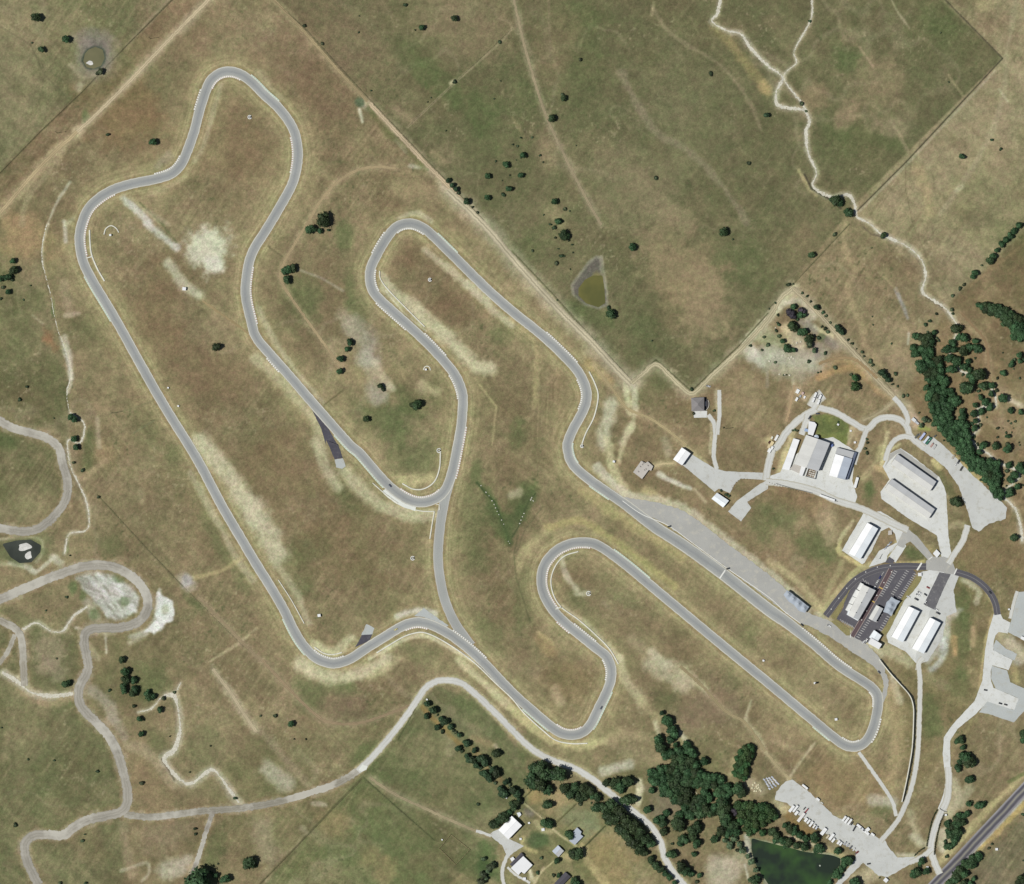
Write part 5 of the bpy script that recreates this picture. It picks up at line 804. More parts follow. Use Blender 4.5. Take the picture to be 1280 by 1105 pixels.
for a, b in zip(c, c[1:]+c[:1]):
    L = math.dist(a, b); mb.box((a[0]+b[0])/2, (a[1]+b[1])/2, -.3, 3.2, L+.3, .5, math.atan2(b[1]-a[1], b[0]-a[0]))
mb.build('wall', M_SIDE, yd, org)
M_PAL = mat('weathered_pallet_wood', (140, 118, 92), .9, .2, 1.5); mb = MB(); ca = c[0]
for i in range(4):
    for j in range(4):
        u, v = (i+.7)/4.6, (j+.7)/4.6; x = c[0][0]*(1-u)*(1-v)+c[1][0]*u*(1-v)+c[2][0]*u*v+c[3][0]*(1-u)*v; y = c[0][1]*(1-u)*(1-v)+c[1][1]*u*(1-v)+c[2][1]*u*v+c[3][1]*(1-u)*v
        mb.box(x, y, 0, random.uniform(.6, 2.0), 1.6, 1.5, -.35)
mb.build('pallet_stack', M_PAL, yd, org)['kind'] = 'stuff'
flat('office_annexe', 'white flat-roofed annexe above the big workshop', 'annexe', P('E1', [(400, 368), (455, 378), (476, 402), (440, 512), (392, 496)]), 4, R_WHITE)
sp = thing('solar_panel', 'small blue panel rack left of the white annexe', 'solar panel', (*W(P1('E1', 377, 455)), 0), math.radians(-15))
mb = MB(); mb.poly([(-2.3, -1.8, 1), (2.3, -1.8, 1), (2.3, 1.8, 2.2), (-2.3, 1.8, 2.2)]); mb.poly([(-2.3, -1.8, .92), (-2.3, 1.8, 2.12), (2.3, 1.8, 2.12), (2.3, -1.8, .92)]); mb.build('panel', mat('blue_panel_glass', (156, 176, 204), .2), sp)
for x, y, z in ((-2, -1.5, 1), (2, -1.5, 1), (-2, 1.5, 2), (2, 1.5, 2)): mb = MB(); mb.box(x, y, -.2, z, .12, .12); mb.build('leg', M_TRIM, sp)
def tank(name, label, s, x, y, r, h, m):
    X, Y = W(P1(s, x, y)); t = thing(name, label, 'tank', (X, Y, h1(X, Y))); mb = MB(); mb.tube((0, 0, -.3), (0, 0, h), r, r, 20); mb.build('shell', m, t)
    mb = MB(); mb.tube((0, 0, h), (0, 0, h+r*.3), r*1.02, r*.2, 20); mb.tube((0, 0, h+r*.3), (0, 0, h+r*.3+.25), .3, .3, 8); mb.build('roof', m, t)
    mb = MB(); mb.box(r+.1, 0, 0, h, .06, .4); mb.build('ladder', M_TRIM, t); return t
tank('water_tank', 'pale round tank against the upper wall of the big workshop', 'E1', 472, 524, 2.9, 6, mat('pale_blue_tank', (206, 216, 228), .5))
tank('water_tank', 'small blue round tank between the two workshops', 'E1', 626, 604, 2.1, 3, mat('blue_tank', (116, 134, 186), .5))
gable('workshop', 'workshop with sunlit white and shaded blue-grey roof halves right of the big workshop', 'workshop', P('E1', [(660, 692), (822, 740), (752, 942), (597, 898)]), 8, 1.4, R_WHITE, R_BLUE, M_SIDE, .3, 3)  # shade of the right slope put into the colour as blue-grey
flat('workshop_bay', 'grey flat-topped bay on the upper end of the smaller workshop', 'annexe', P('E1', [(680, 628), (846, 672), (822, 736), (662, 688)]), 6.0, R_GREY)
lean('side_shed', 'narrow dark blue lean-to down the right side of the smaller workshop', 'shed', P('E1', [(848, 674), (872, 682), (782, 942), (758, 938)]), 5.2, 4.4, mat('dark_blue_roof', (110, 118, 136), .5))
gable('hangar', 'upper of the two long parallel grey hangars', 'hangar', P('C3', [(605, 118), (636, 71), (825, 205), (795, 251)]), 6.6, 1.1, R_SUNGREY, R_GREY, M_TANW, .3, 9)
gable('hangar', 'lower of the two long parallel grey hangars', 'hangar', P('C3', [(576, 238), (608, 192), (818, 341), (788, 386)]), 6.6, 1.1, R_SUNGREY, R_GREY, M_TANW, .3, 9)
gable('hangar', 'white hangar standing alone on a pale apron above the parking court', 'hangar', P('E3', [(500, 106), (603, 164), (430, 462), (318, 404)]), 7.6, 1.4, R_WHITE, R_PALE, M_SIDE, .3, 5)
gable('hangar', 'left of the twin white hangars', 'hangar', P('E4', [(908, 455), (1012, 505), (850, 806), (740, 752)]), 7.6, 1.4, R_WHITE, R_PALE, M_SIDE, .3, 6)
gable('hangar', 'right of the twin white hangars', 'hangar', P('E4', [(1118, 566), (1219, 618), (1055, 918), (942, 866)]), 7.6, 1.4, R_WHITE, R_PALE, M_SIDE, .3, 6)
club = gable('clubhouse', 'clubhouse with pale ridged roof and stepped white front in the parking court', 'clubhouse', P('E4', [(455, 242), (578, 298), (412, 586), (312, 538)]), 8.5, 1.6, R_SUNGREY, R_GREY, M_SIDE, .4, 0, None, True, 3)
corg = tuple(club.location)
for x, y in ((442, 262), (398, 330), (362, 398), (328, 468)):
    X, Y = W(P1('E4', x-6, y)); mb = MB(); mb.box(X, Y, -.3, 5.5, 5.0, 9.4, math.radians(-29), bev=.15); mb.build('balcony', mat('white_plaster', (232, 232, 226), .8, .04), club, corg)
mb = MB(); mb.prism([W(p) for p in P('E4', [(318, 490), (430, 556), (408, 598), (300, 538)])], -.3, 5.6); mb.build('porch', R_PALE, club, corg)
gable('office', 'small grey-roofed office beside the grey sail canopy', 'office', P('E4', [(592, 445), (655, 478), (582, 608), (517, 574)]), 6, .9, R_SUNGREY, R_GREY, M_SIDE, .3, 0)
gable('pavilion', 'pale pavilion roof at the lower edge of the parking court', 'pavilion', P('E4', [(568, 690), (640, 742), (598, 808), (522, 760)]), 6, .8, R_PALE, R_PALE, M_SIDE, .2, 0)
flat('pavilion', 'bright white box-shaped hall below the pale pavilion', 'pavilion', P('E4', [(538, 764), (642, 826), (612, 876), (508, 818)]), 8, R_WHITE)
gable('hangar', 'single white square hangar at the tip of the wedge-shaped apron', 'hangar', P('E6', [(568, 549), (652, 606), (570, 722), (484, 664)]), 7, 1, R_WHITE, R_WHITE, M_SIDE, .2, 1)
# grey hip-roofed house
def hip(name, label, pts, h, rise, roof, wall=None, k=.32, cat='house'):
    c = [W(p) for p in pts]
    if sum(a[0]*b[1]-b[0]*a[1] for a, b in zip(c, c[1:]+c[:1])) < 0: c = c[::-1]
    o = ctr(c); gz = min(h1(*p) for p in c); org = (o[0], o[1], gz); t = thing(name, label, cat, org); mb = MB()
    for a, b in zip(c, c[1:]+c[:1]): mb.poly([(*a, gz-.5), (*b, gz-.5), (*b, gz+h), (*a, gz+h)])
    mb.build('wall', wall or M_TANW, t, org); e = [(o[0]+(x-o[0])*1.06, o[1]+(y-o[1])*1.06) for x, y in c]
    if math.dist(c[0], c[1]) < math.dist(c[1], c[2]): e = e[1:]+e[:1]
    m0 = ((e[0][0]+e[3][0])/2, (e[0][1]+e[3][1])/2); m1 = ((e[1][0]+e[2][0])/2, (e[1][1]+e[2][1])/2)
    r0 = (m0[0]+(m1[0]-m0[0])*k, m0[1]+(m1[1]-m0[1])*k, gz+h+rise); r1 = (m0[0]+(m1[0]-m0[0])*(1-k), m0[1]+(m1[1]-m0[1])*(1-k), gz+h+rise)
    z = gz+h; E = [(*p, z) for p in e]; mb = MB(); mb.poly([E[0], E[1], r1, r0]); mb.poly([E[2], E[3], r0, r1]); mb.poly([E[1], E[2], r1]); mb.poly([E[3], E[0], r0]); mb.poly([E[3], E[2], E[1], E[0]]); mb.build('roof', roof, t, org)
    for i in range(4):
        a, b = c[i], c[(i+1) % 4]; L = math.dist(a, b); nx, ny = (b[1]-a[1])/L, -(b[0]-a[0])/L
        for f in (.28, .72):
            mb = MB(); mb.box(a[0]+(b[0]-a[0])*f+nx*.03, a[1]+(b[1]-a[1])*f+ny*.03, gz+.9, gz+2.2, 1.3, .06, math.atan2(b[1]-a[1], b[0]-a[0])); mb.build('window', M_GLASS, t, org)
    return t
hs = hip('house', 'grey hip-roofed house with a dark rounded terrace on its right', P('E6', [(664, 62), (785, 56), (785, 184), (668, 186)]), 5.5, 3.2, R_SHING, k=.45)
ho = tuple(hs.location); X, Y = W(P1('E6', 782, 118)); mb = MB()
arc = [(X+.3, Y+8.0)]+[(X+.3+6.6*math.cos(t), Y+8.2*math.sin(t)) for t in np.linspace(1.35, -1.35, 14)]+[(X+.3, Y-8.0)]
mb.prism(arc, -.2, .9); mb.build('terrace', mat('dark_slate_paving', (66, 64, 68), .9), hs, ho)
mb = MB(); rim = [(X+.3+6.9*math.cos(t), Y+8.6*math.sin(t)) for t in np.linspace(.6, -1.45, 14)]
for a, b in zip(rim[:-1], rim[1:]): mb.tube((*a, 1.1), (*b, 1.1), .35, .35, 6)
mb.build('parapet', mat('pale_stone_rim', (214, 206, 186), .8), hs, ho)
mb = MB(); mb.box(X+2.6, Y+.3, .9, 1.7, 2.0, 6, 0, bev=.2); mb.build('awning', mat('grey_awning', (150, 150, 156), .8), hs, ho)
bl = flat('pump_house', 'beige flat-roofed block with small roof boxes above the track bend', 'building', P('E6', [(170, 680), (212, 702), (232, 686), (285, 732), (265, 776), (242, 768), (178, 856), (90, 790)]), 3.0, R_FLAT, M_TANW)
bo = tuple(bl.location)
for x, y in ((190, 700), (235, 725), (160, 735), (200, 770), (140, 785), (215, 760), (180, 715)):
    X, Y = W(P1('E6', x, y)); mb = MB(); mb.box(X, Y, bo[2]+3.28, bo[2]+4.1, 1.6, 1.1, math.radians(-35), bev=.08); mb.build('roof_unit', mat('grey_roof_unit', (166, 158, 150), .7), bl, bo)
gable('house', 'white-roofed house in a small garden beside the wedge-shaped apron', 'house', P('C2', [(985, 289), (1010, 261), (1067, 299), (1040, 331)]), 4.5, 1.2, R_PALE, R_PALE, M_SIDE, .3, 0)
# farmstead
gable('barn', 'big white-roofed barn in the farmyard', 'barn', P('E8', [(318, 316), (416, 408), (284, 544), (188, 452)]), 7, 1.0, R_WHITE, R_WHITE, M_SIDE, .3, 2)
flat('garden_shed', 'tiny white shed just above the white-roofed barn', 'shed', P('E8', [(368, 288), (398, 280), (412, 304), (388, 330)]), 2.6, R_PALE)
flat('house', 'L-shaped pale blue-roofed house in a fenced garden', 'house', P('E8', [(970, 432), (1014, 474), (1003, 500), (1030, 520), (948, 604), (892, 562), (942, 512), (934, 474)]), 3.8, R_BLUE)
gable('house', 'small square grey-roofed cottage in the middle garden', 'house', P('E8', [(780, 612), (836, 666), (784, 724), (724, 668)]), 3.5, .9, R_BLUE, R_GREY, M_SIDE, .3, 0)
gable('house', 'charcoal roofed range above the white farmhouse roof', 'house', P('E8', [(412, 684), (440, 710), (326, 824), (300, 800)]), 3.6, .9, R_DARK, R_DARK, M_TANW, .3, 0)
flat('house', 'white flat-roofed farmhouse beside the charcoal range', 'house', P('E8', [(432, 718), (524, 806), (442, 892), (412, 872), (384, 906), (310, 836)]), 4.0, R_WHITE)
flat('garden_shed', 'white shed left of the charcoal range', 'shed', P('E8', [(302, 742), (330, 726), (346, 748), (318, 772)]), 2.4, R_WHITE)
gable('house', 'charcoal-roofed house cut by the lower edge of the picture', 'house', P('E8', [(852, 878), (904, 922), (800, 1030), (745, 990)]), 3.8, 1.3, R_DARK, R_DARK, M_TANW, .3, 0)
flat('gatehouse', 'small white square hut beside the road junction', 'hut', P('E3', [(1186, 370), (1222, 408), (1190, 448), (1152, 408)]), 3.0, R_WHITE)
flat('well_house', 'tiny pale hut on the grass tongue right of the three-bay hangar', 'hut', P('E3', [(712, 186), (745, 180), (748, 220), (712, 226)]), 1.6, R_FLAT)
flat('kiosk', 'white kiosk at the lower end of the trailer park', 'hut', P('E5', [(1095, 1012), (1122, 1038), (1098, 1064), (1070, 1040)]), 2.8, R_WHITE)
flat('storage_container', 'white box at the right edge beside the weedy lot', 'container', P('E7', [(1236, 498), (1290, 520), (1278, 552), (1228, 530)]), 2.8, R_WHITE)
# tensile canopies
def sail(name, label, pts, peaks, h, pk, m, nposts=6, cat='canopy'):
    poly = [W(p) for p in pts]; o = ctr(poly); gz = h1(*o); org = (o[0], o[1], gz); t = thing(name, label, cat, org)
    bm = bmesh.new(); vs = [bm.verts.new((x, y, 0)) for x, y in poly]; bm.faces.new(vs); bmesh.ops.triangulate(bm, faces=bm.faces[:])
    bmesh.ops.subdivide_edges(bm, edges=bm.edges[:], cuts=5, use_grid_fill=True)
    pw = [W(p) for p in peaks]
    for v in bm.verts:
        d = min(math.dist(v.co[:2], p) for p in pw); v.co.z = gz+h+pk*max(0, 1-d/5.5)**1.6
    bmesh.ops.recalc_face_normals(bm, faces=bm.faces); 
    if sum(f.normal.z for f in bm.faces) < 0: bmesh.ops.reverse_faces(bm, faces=bm.faces)
    for v in bm.verts: v.co -= Vector(org)
    me = bpy.data.meshes.new('fabric'); bm.to_mesh(me); bm.free(); me.materials.append(m); f = bpy.data.objects.new('fabric', me); COL.objects.link(f); f.parent = t
    sm = f.modifiers.new('thickness', 'SOLIDIFY'); sm.thickness = .06
    st = max(1, len(poly)//nposts)
    for x, y in poly[::st]: mb = MB(); x, y = o[0]+(x-o[0])*.96, o[1]+(y-o[1])*.96; mb.tube((x, y, gz-.3), (x, y, gz+h), .12, .12, 8); mb.build('post', M_TRIM, t, org)
    return t
M_SAIL = mat('grey_blue_fabric', (172, 180, 188), .75, .04, .6, .2)
sail('shade_canopy', 'grey-blue four-peaked fabric canopy along the pit lane', P('C3', [(92, 740), (112, 752), (130, 768), (150, 782), (172, 800), (200, 822), (180, 852), (150, 842), (125, 812), (100, 796), (74, 762)]), P('C3', [(98, 758), (122, 780), (148, 806), (176, 828)]), 6.5, 3.6, M_SAIL)
sail('shade_canopy', 'grey-blue pointed fabric canopy between office and parking bays', P('E4', [(738, 358), (775, 385), (824, 404), (792, 440), (780, 470), (758, 505), (738, 552), (705, 525), (655, 508), (672, 470), (690, 412), (715, 392)]), P('E4', [(735, 440), (720, 490)]), 7, 3.5, M_SAIL)
# ---------------------------------------------------------------- kerbs and barriers
def nearest(path, p): return int(np.argmin(np.hypot(path[:, 0]-p[0], path[:, 1]-p[1])))
def strip_between(path, a, b, closed=True):
    i, j = nearest(path, a), nearest(path, b); n = len(path)
    f = (j-i) % n; bk = (i-j) % n
    if not closed: ids = range(min(i, j), max(i, j)+1)
    else: ids = [(i+k) % n for k in range(f+1)] if f <= bk else [(j+k) % n for k in range(bk+1)]
    return path[list(ids)]
def kerb(s1, a, s2, b, mid, style, where, path=None):
    path = CIRC if path is None else path; a, b = P1(s1, *a), P1(s2, *b); seg = strip_between(path, a, b, path is CIRC)
    if len(seg) < 3: return
    seg = cr(seg, 1.0); seg = seg[[i for i in range(len(seg)) if i % 3 != 1]]; t = np.gradient(seg, axis=0); t /= np.hypot(*t.T)[:, None]; nr = np.c_[t[:, 1], -t[:, 0]]
    k = nearest(seg, a); side = np.sign((np.array(a)-seg[k])@nr[k]) or 1
    mb = MB(); o = W(seg[len(seg)//2]); gz = h1(*o)
    for i in range(len(seg)-1):
        q0, q1 = seg[i]+nr[i]*side*5.7, seg[i+1]+nr[i+1]*side*5.7; q2, q3 = seg[i+1]+nr[i+1]*side*7.45, seg[i]+nr[i]*side*7.45
        w = [W(p) for p in (q0, q1, q2, q3)]; z = h1(*w[0])+.22; m = i % 2
        mb.prism(w, z-.3, z+(.10 if m == 0 else .07), m)
    m2 = {'red': M_RED, 'white': M_TRACK2, 'green': M_GREENP}[style]
    org = (o[0], o[1], gz); ob = mb.build('rumble_kerb', [M_WHITE if style != 'green' else mat('pale_kerb_paint', (206, 214, 198), .7), m2], None, org)
    tag(ob, f'{dict(red="red and white", white="white dashed", green="pale green and white")[style]} rumble kerb {where}', 'kerb', 'rumble kerbs along the race track')
M_TRACK2 = mat('kerb_gap_asphalt', (150, 142, 128), .9, .1, 1)
for a in [('A0', (565, 958), 'B0', (430, 160), 0, 'red', 'inside the far-left bend'), ('A0', (765, 858), 'A0', (890, 770), 0, 'white', 'on the outer side between the top loop and the far-left bend'), ('A0', (1045, 440), 'A0', (1190, 390), 0, 'red', 'inside the topmost loop'), ('A0', (990, 440), 'A0', (957, 550), 0, 'white', 'on the left flank below the topmost loop'), ('A0', (1240, 372), 'A1', (115, 500), 0, 'green', 'on the outer right shoulder of the topmost loop'), ('A1', (165, 670), 'A1', (175, 850), 0, 'red', 'inside the upper right-hand bend of the top loop'),
  ('B0', (415, 255), 'B0', (548, 477), 0, 'green', 'on the outside where the left straight begins'), ('B0', (1250, 215), 'B0', (1262, 495), 0, 'red', 'inside the long bend at the left of the middle infield'), ('B1', (700, 45), 'B1', (828, 42), 0, 'white', 'inside the top of the middle hairpin'), ('B1', (635, 45), 'B1', (574, 150), 0, 'white', 'on the outer left of the middle hairpin'), ('B1', (897, 45), 'B1', (998, 140), 0, 'green', 'on the outer right of the middle hairpin'), ('B1', (590, 230), 'B1', (610, 330), 0, 'white', 'inside the left bend of the middle hairpin'), ('B1', (597, 388), 'B1', (738, 523), 0, 'white', 'on the lower left of the diagonal below the middle hairpin'), ('B1', (825, 540), 'B1', (940, 655), 0, 'white', 'on the upper right of the diagonal below the middle hairpin'), ('B1', (962, 745), 'B1', (995, 870), 0, 'white', 'inside the bend below that diagonal'), ('B1', (1033, 1000), 'C1', (985, 190), 0, 'red', 'on the right edge above the link road junction'), ('B1', (45, 660), 'B1', (110, 728), 0, 'white', 'short, on the outer left of the long inner descent'), ('B1', (390, 1040), 'C1', (625, 242), 0, 'green', 'long, on the lower left of the inner descent'),
  ('C1', (700, 240), 'C1', (903, 247), 0, 'red', 'inside the tight bend at the link road junction'), ('C1', (1000, 890), 'C1', (1132, 1085), 0, 'white', 'on the right edge where the link joins the lower diagonal'), ('C1', (735, 940), 'C1', (850, 935), 0, 'red', 'on the inner side of the hump before the link junction'), ('C1', (137, 875), 'C1', (247, 1062), 0, 'green', 'on the outer left before the lower-left corner'), ('C1', (292, 1028), 'C1', (435, 1065), 0, 'white', 'inside the lower-left corner'), ('D2', (55, 235), 'D2', (187, 350), 0, 'green', 'on the outer side before the lowest corner'), ('D2', (222, 318), 'D2', (345, 330), 0, 'red', 'inside the lowest corner'), ('D2', (497, 155), 'D2', (402, 340), 0, 'green', 'on the outer right after the lowest corner'), ('C2', (442, 1078), 'D2', (468, 100), 0, 'white', 'inside the bend above the lowest corner'),
  ('C2', (220, 893), 'C2', (287, 950), 0, 'red', 'short, on the lower left below the second hairpin'), ('C2', (300, 900), 'C2', (415, 988), 0, 'white', 'on the upper right below the second hairpin'), ('C2', (385, 533), 'C2', (220, 830), 0, 'red', 'inside the second hairpin'), ('C2', (500, 547), 'C2', (672, 685), 0, 'green', 'on the outer top right of the second hairpin'), ('C2', (380, 225), 'C2', (475, 292), 0, 'green', 'on the lower left before the pit straight'), ('C2', (305, 20), 'C2', (325, 110), 0, 'green', 'on the right of the bend above the pit straight'), ('B2', (150, 540), 'B2', (310, 692), 0, 'white', 'on the upper right before the pale wall'), ('B2', (310, 770), 'B2', (335, 920), 0, 'white', 'inside the left bend opposite the pale wall'), ('C3', (180, 920), 'D3', (420, 30), 0, 'white', 'long, on the upper right past the pit exit'), ('D3', (490, 160), 'D3', (520, 230), 0, 'white', 'inside the first half of the right-hand hairpin'), ('D3', (557, 290), 'D3', (515, 405), 0, 'white', 'on the outer right of the right-hand hairpin'), ('D3', (365, 385), 'D3', (450, 398), 0, 'white', 'inside the bottom of the right-hand hairpin'), ('D3', (218, 328), 'D3', (305, 400), 0, 'green', 'on the outer lower left of the right-hand hairpin')]: kerb(*a)
def barrier(s, pts, label, w=.7, h=.8, m=None, name='barrier_wall', sm=True, cat='barrier', group=None):
    w *= 1.3; p = np.array(P(s, pts) if isinstance(s, str) else s); p = cr(p, 2) if sm else p; t = np.gradient(p, axis=0); t /= np.hypot(*t.T)[:, None]; nr = np.c_[t[:, 1], -t[:, 0]]*w/2
    mb = MB(); o = W(p[len(p)//2]); org = (o[0], o[1], h1(*o)); n = len(p); i0 = 0
    for q_, r in zip(p, nr):
        a, b = W(q_-r), W(q_+r); z = h1(*W(q_)); k = .8
        ia, ib = W(q_-r*k), W(q_+r*k); mb.v += [(*a, z-.3), (*a, z+h*.3), (*ia, z+h), (*ib, z+h), (*b, z+h*.3), (*b, z-.3)]
    for i in range(n-1):
        for j in range(5): mb.face([i*6+j, i*6+j+1, (i+1)*6+j+1, (i+1)*6+j])
    mb.face(list(range(6))[::-1]); mb.face([(n-1)*6+j for j in range(6)])
    ob = mb.build(name, m or M_WALL, None, org); tag(ob, label, cat, group)
    return ob
barrier('B0', [(442, 30), (444, 90), (452, 150), (480, 220), (516, 282)], 'pale barrier wall inside the far-left bend', 1.5)
barrier('B0', [(428, 168), (456, 160)], 'short pale wall stub tied to the far-left barrier', 1.2, sm=False)
barrier('B0', [(513, 52), (522, 24), (548, 8), (574, 22), (586, 42)], 'horseshoe-shaped pale wall round a marshal hut near the far-left bend', 1.1)
barrier('B1', [(610, 232), (614, 270), (650, 322), (740, 415), (832, 507)], 'thin pale wall along the inside of the middle hairpin', 1.1)
barrier('B1', [(826, 720), (832, 706), (846, 701), (857, 708), (860, 722)], 'tiny white horseshoe wall round a hut in the central infield', 1.0)
barrier('B2', [(380, 728), (408, 785), (425, 850), (405, 950), (365, 1030), (345, 1085)], 'long bowed pale wall beside the right-hand bend', 1.3)
barrier('C1', [(722, 215), (775, 242), (830, 240), (880, 205), (905, 140), (910, 62)], 'hook-shaped pale wall inside the tight bend by the link road', 1.3)
barrier('C1', [(575, 212), (640, 268), (700, 312)], 'thin pale wall leading to the white runoff', 1.0)
barrier('C1', [(786, 345), (830, 352), (880, 352)], 'pale wall continuing right from the white runoff', 1.1)
barrier('C1', [(880, 352), (868, 420), (858, 487)], 'pale wall running down beside the top of the link road', 1.1, sm=False)
barrier('C1', [(890, 318), (904, 318), (905, 345)], 'small pale corner block at the link junction', 1.1, sm=False)
barrier(T('C1', [(595, 1050), (660, 1010), (725, 972), (780, 953), (830, 950), (900, 978), (1000, 1040), (1085, 1105)]) + T('D1', [(1180, 112), (1263, 190)]) + T('D2', [(60, 262), (150, 345), (215, 395), (290, 412), (372, 411)]), None, 'very long pale wall below the lower diagonal and the lowest corner', 1.3)
barrier('C1', [(288, 1022), (335, 1052), (380, 1058), (424, 1048)], 'pale wall curled inside the lower-left corner', 1.2)
barrier('C1', [(110, 690), (175, 790), (238, 905)], 'straight thin pale wall beside the end of the left straight', .9)
barrier('C2', [(327, 550), (260, 572), (215, 620), (192, 690), (205, 765), (245, 826), (330, 888), (420, 968), (480, 1030), (525, 1105)], 'long curling pale wall inside the second hairpin', 1.2)
barrier('C2', [(215, 834), (245, 824)], 'short pale stub joined to the second hairpin wall', 1.2, sm=False)
RW = [(548, -4), (600, 62), (645, 112), (697, 172), (716, 225), (718, 290), (712, 420), (699, 510), (680, 610), (660, 700)]
barrier('D3', RW, 'long pale retaining wall above a dark ditch beside the pale road', 1.0, 1.5, name='retaining_wall')
barrier('C3', [(40, 214), (120, 238), (220, 262)], 'faint dark edging below the workshop yard', .6, .5, M_TRIM, 'edging_wall')
M_DITCH = mat('dark_ditch', (40, 42, 34), .95, .2)  # one near-black colour for the flat strip right of the wall
struct(fixup(ribbon('ditch', cr(P('D3', [(x+8.5, y-1) for x, y in RW]), 2), 2.5, None, .06, .3, 3)).build('ditch', M_DITCH), 'dark ditch along the long retaining wall', 'ditch')
for s, x, y, r, lb in [('A0', 1232, 578, 2.6, 'white ring wall in the grass below the topmost loop'), ('B1', 858, 275, 2.4, 'white-rimmed marshal post in a square plot inside the middle hairpin'), ('C1', 773, 583, 2.8, 'white ring wall left of the link road'), ('C2', 378, 757, 3.0, 'white ring wall inside the second hairpin'), ('C2', 345, 30, 2.3, 'round pale pad at the lower end of the bowed wall'), ('C1', 903, 52, 3.0, 'pale lookout pad at the tip of the hook-shaped wall')]:
    X, Y = W(P1(s, x, y)); t = thing('marshal_post', lb, 'marshal post', (X, Y, h1(X, Y))); mb = MB(); n = 20
    for k in range(n-3):
        a0, a1 = 2*math.pi*k/n+.6, 2*math.pi*(k+1)/n+.6
        mb.prism([(r*math.cos(a0), r*math.sin(a0)), (r*math.cos(a1), r*math.sin(a1)), ((r-.8)*math.cos(a1), (r-.8)*math.sin(a1)), ((r-.8)*math.cos(a0), (r-.8)*math.sin(a0))], -.2, 1.0)
    mb.build('ring_wall', mat('white_barrier', (236, 236, 230), .8), t)
    mb = MB(); mb.box(.1, 0, -.2, 2.2, 1.5, 1.5, .4); mb.build('hut', M_SIDE, t); mb = MB(); mb.box(.1, 0, 2.2, 2.4, 1.9, 1.9, .4, bev=.05); mb.build('roof', R_GREY, t)
for s, x, y, w, h, lb in [('B0', 545, 55, 2.4, 2.4, 'white marshal hut inside the horseshoe wall near the far-left bend'), ('B0', 910, 320, 4.2, 3, 'white hut on a pale pad in the left infield'), ('B1', 838, 718, 2.2, 2.4, 'white marshal hut inside the tiny horseshoe wall'), ('C1', 312, 865, 3.6, 2.8, 'white marshal hut in the grass above the lower-left corner'), ('C2', 502, 106, 2.6, 2.5, 'small white hut on the bare ground right of the bowed wall'), ('D3', 335, 292, 3.0, 2.2, 'white hut in the grass inside the right-hand hairpin'), ('D3', 230, 113, 2.4, 2.6, 'pale hut with a dark shadow inside the right-hand hairpin'), ('B0', 880, 898, 2.0, 1.6, 'lower of two white boxes right of the left straight'), ('B0', 830, 808, 1.8, 1.5, 'upper of two white boxes right of the left straight'), ('C2', 1240, 1088, 2.2, 1.6, 'white box between the pit straight and the return straight'), ('G7', 108, 112, 1.8, 1.6, 'white box at the top of the orchard rows'), ('G7', 890, 1078, 1.6, 1.4, 'white box at the foot of the orchard rows'), ('D1', 918, 886, 1.6, 1.4, 'white box at the corner of the farm paddock'), ('E1', 690, 400, 2.2, 1.8, 'white box on the lawn above the workshops'), ('E1', 856, 576, 2.4, 1.6, 'pale box on the grass right of the lawn'), ('E1', 815, 462, 2.2, 1.2, 'pale block on the path right of the lawn'), ('G3', 320, 445, 2.4, 2.4, 'white stone pier beside the entrance gate'), ('G3', 145, 945, 2.8, 2.0, 'white hut near the entrance side drive'), ('G3', 805, 772, 3.0, 1.6, 'white box on the grass beyond the highway'), ('E8', 262, 134, 2.2, 1.6, 'white box below the trees above the barn'), ('E8', 630, 455, 3.6, 1.4, 'pale woodpile box below the tree in the middle yard'), ('E8', 405, 548, 2.6, 1.4, 'pale crate right of the barn yard'), ('E8', 490, 388, 2.2, 1.4, 'pale box at the end of the vegetable plot'), ('E8', 445, 945, 3.2, 1.6, 'white vehicle-sized box on the thin lane below the farmhouse'), ('E4', 1022, 142, 4.2, 2.4, 'pale round-cornered hut at the corner of the parking court'), ('E7', 1095, 195, 2.0, 2.4, 'white post box beside the right edge lane')]:
    X, Y = W(P1(s, x, y)); gz = h1(X, Y); t = thing('hut', lb, 'hut', (X, Y, gz), random.uniform(-.6, .2)); mb = MB(); mb.box(0, 0, -.3, h, w, w*.9); mb.build('wall', M_SIDE, t)
    mb = MB(); mb.box(0, 0, h+.002, h+.2, w+.3, w*.9+.3, 0, bev=.06); mb.build('roof', R_WHITE, t); mb = MB(); mb.box(w*.1, -w*.45-.02, 0, h*.8, w*.35, .05); mb.build('door', M_DOOR, t)
# start gantry, posts and poles
def pole(s, x, y, h, label, name='utility_pole', arm=True, cat='pole', r=.28):
    X, Y = W(P1(s, x, y)); gz = h1(X, Y); t = thing(name, label, cat, (X, Y, gz), math.radians(35)); m = mat('dark_timber', (84, 76, 66), .9)
    mb = MB(); mb.tube((0, 0, -.5), (0, 0, h), r, r*.6, 8); mb.build('shaft', m, t)
    if arm:
        mb = MB(); mb.box(0, 0, h-1.2, h-.9, 2.6, .22); mb.build('crossarm', m, t)
        for u in (-1.1, 0, 1.1): mb = MB(); mb.tube((u, 0, h-.9), (u, 0, h-.5), .1, .07, 6); mb.build('insulator', M_TRIM, t)
    return t
pole('A0', 742, 191, 17, 'utility pole casting a long thin shadow in the reddish mown strip'); pole('A0', 284, 656, 17, 'utility pole beside the pale field track at the left'); pole('E6', 1000, 364, 16, 'utility pole right of the grey hip-roofed house'); pole('B0', 560, 932, 18, 'utility pole in the grass left of the long straight'); pole('B0', 745, 970, 9, 'short pole near the left straight', arm=False)
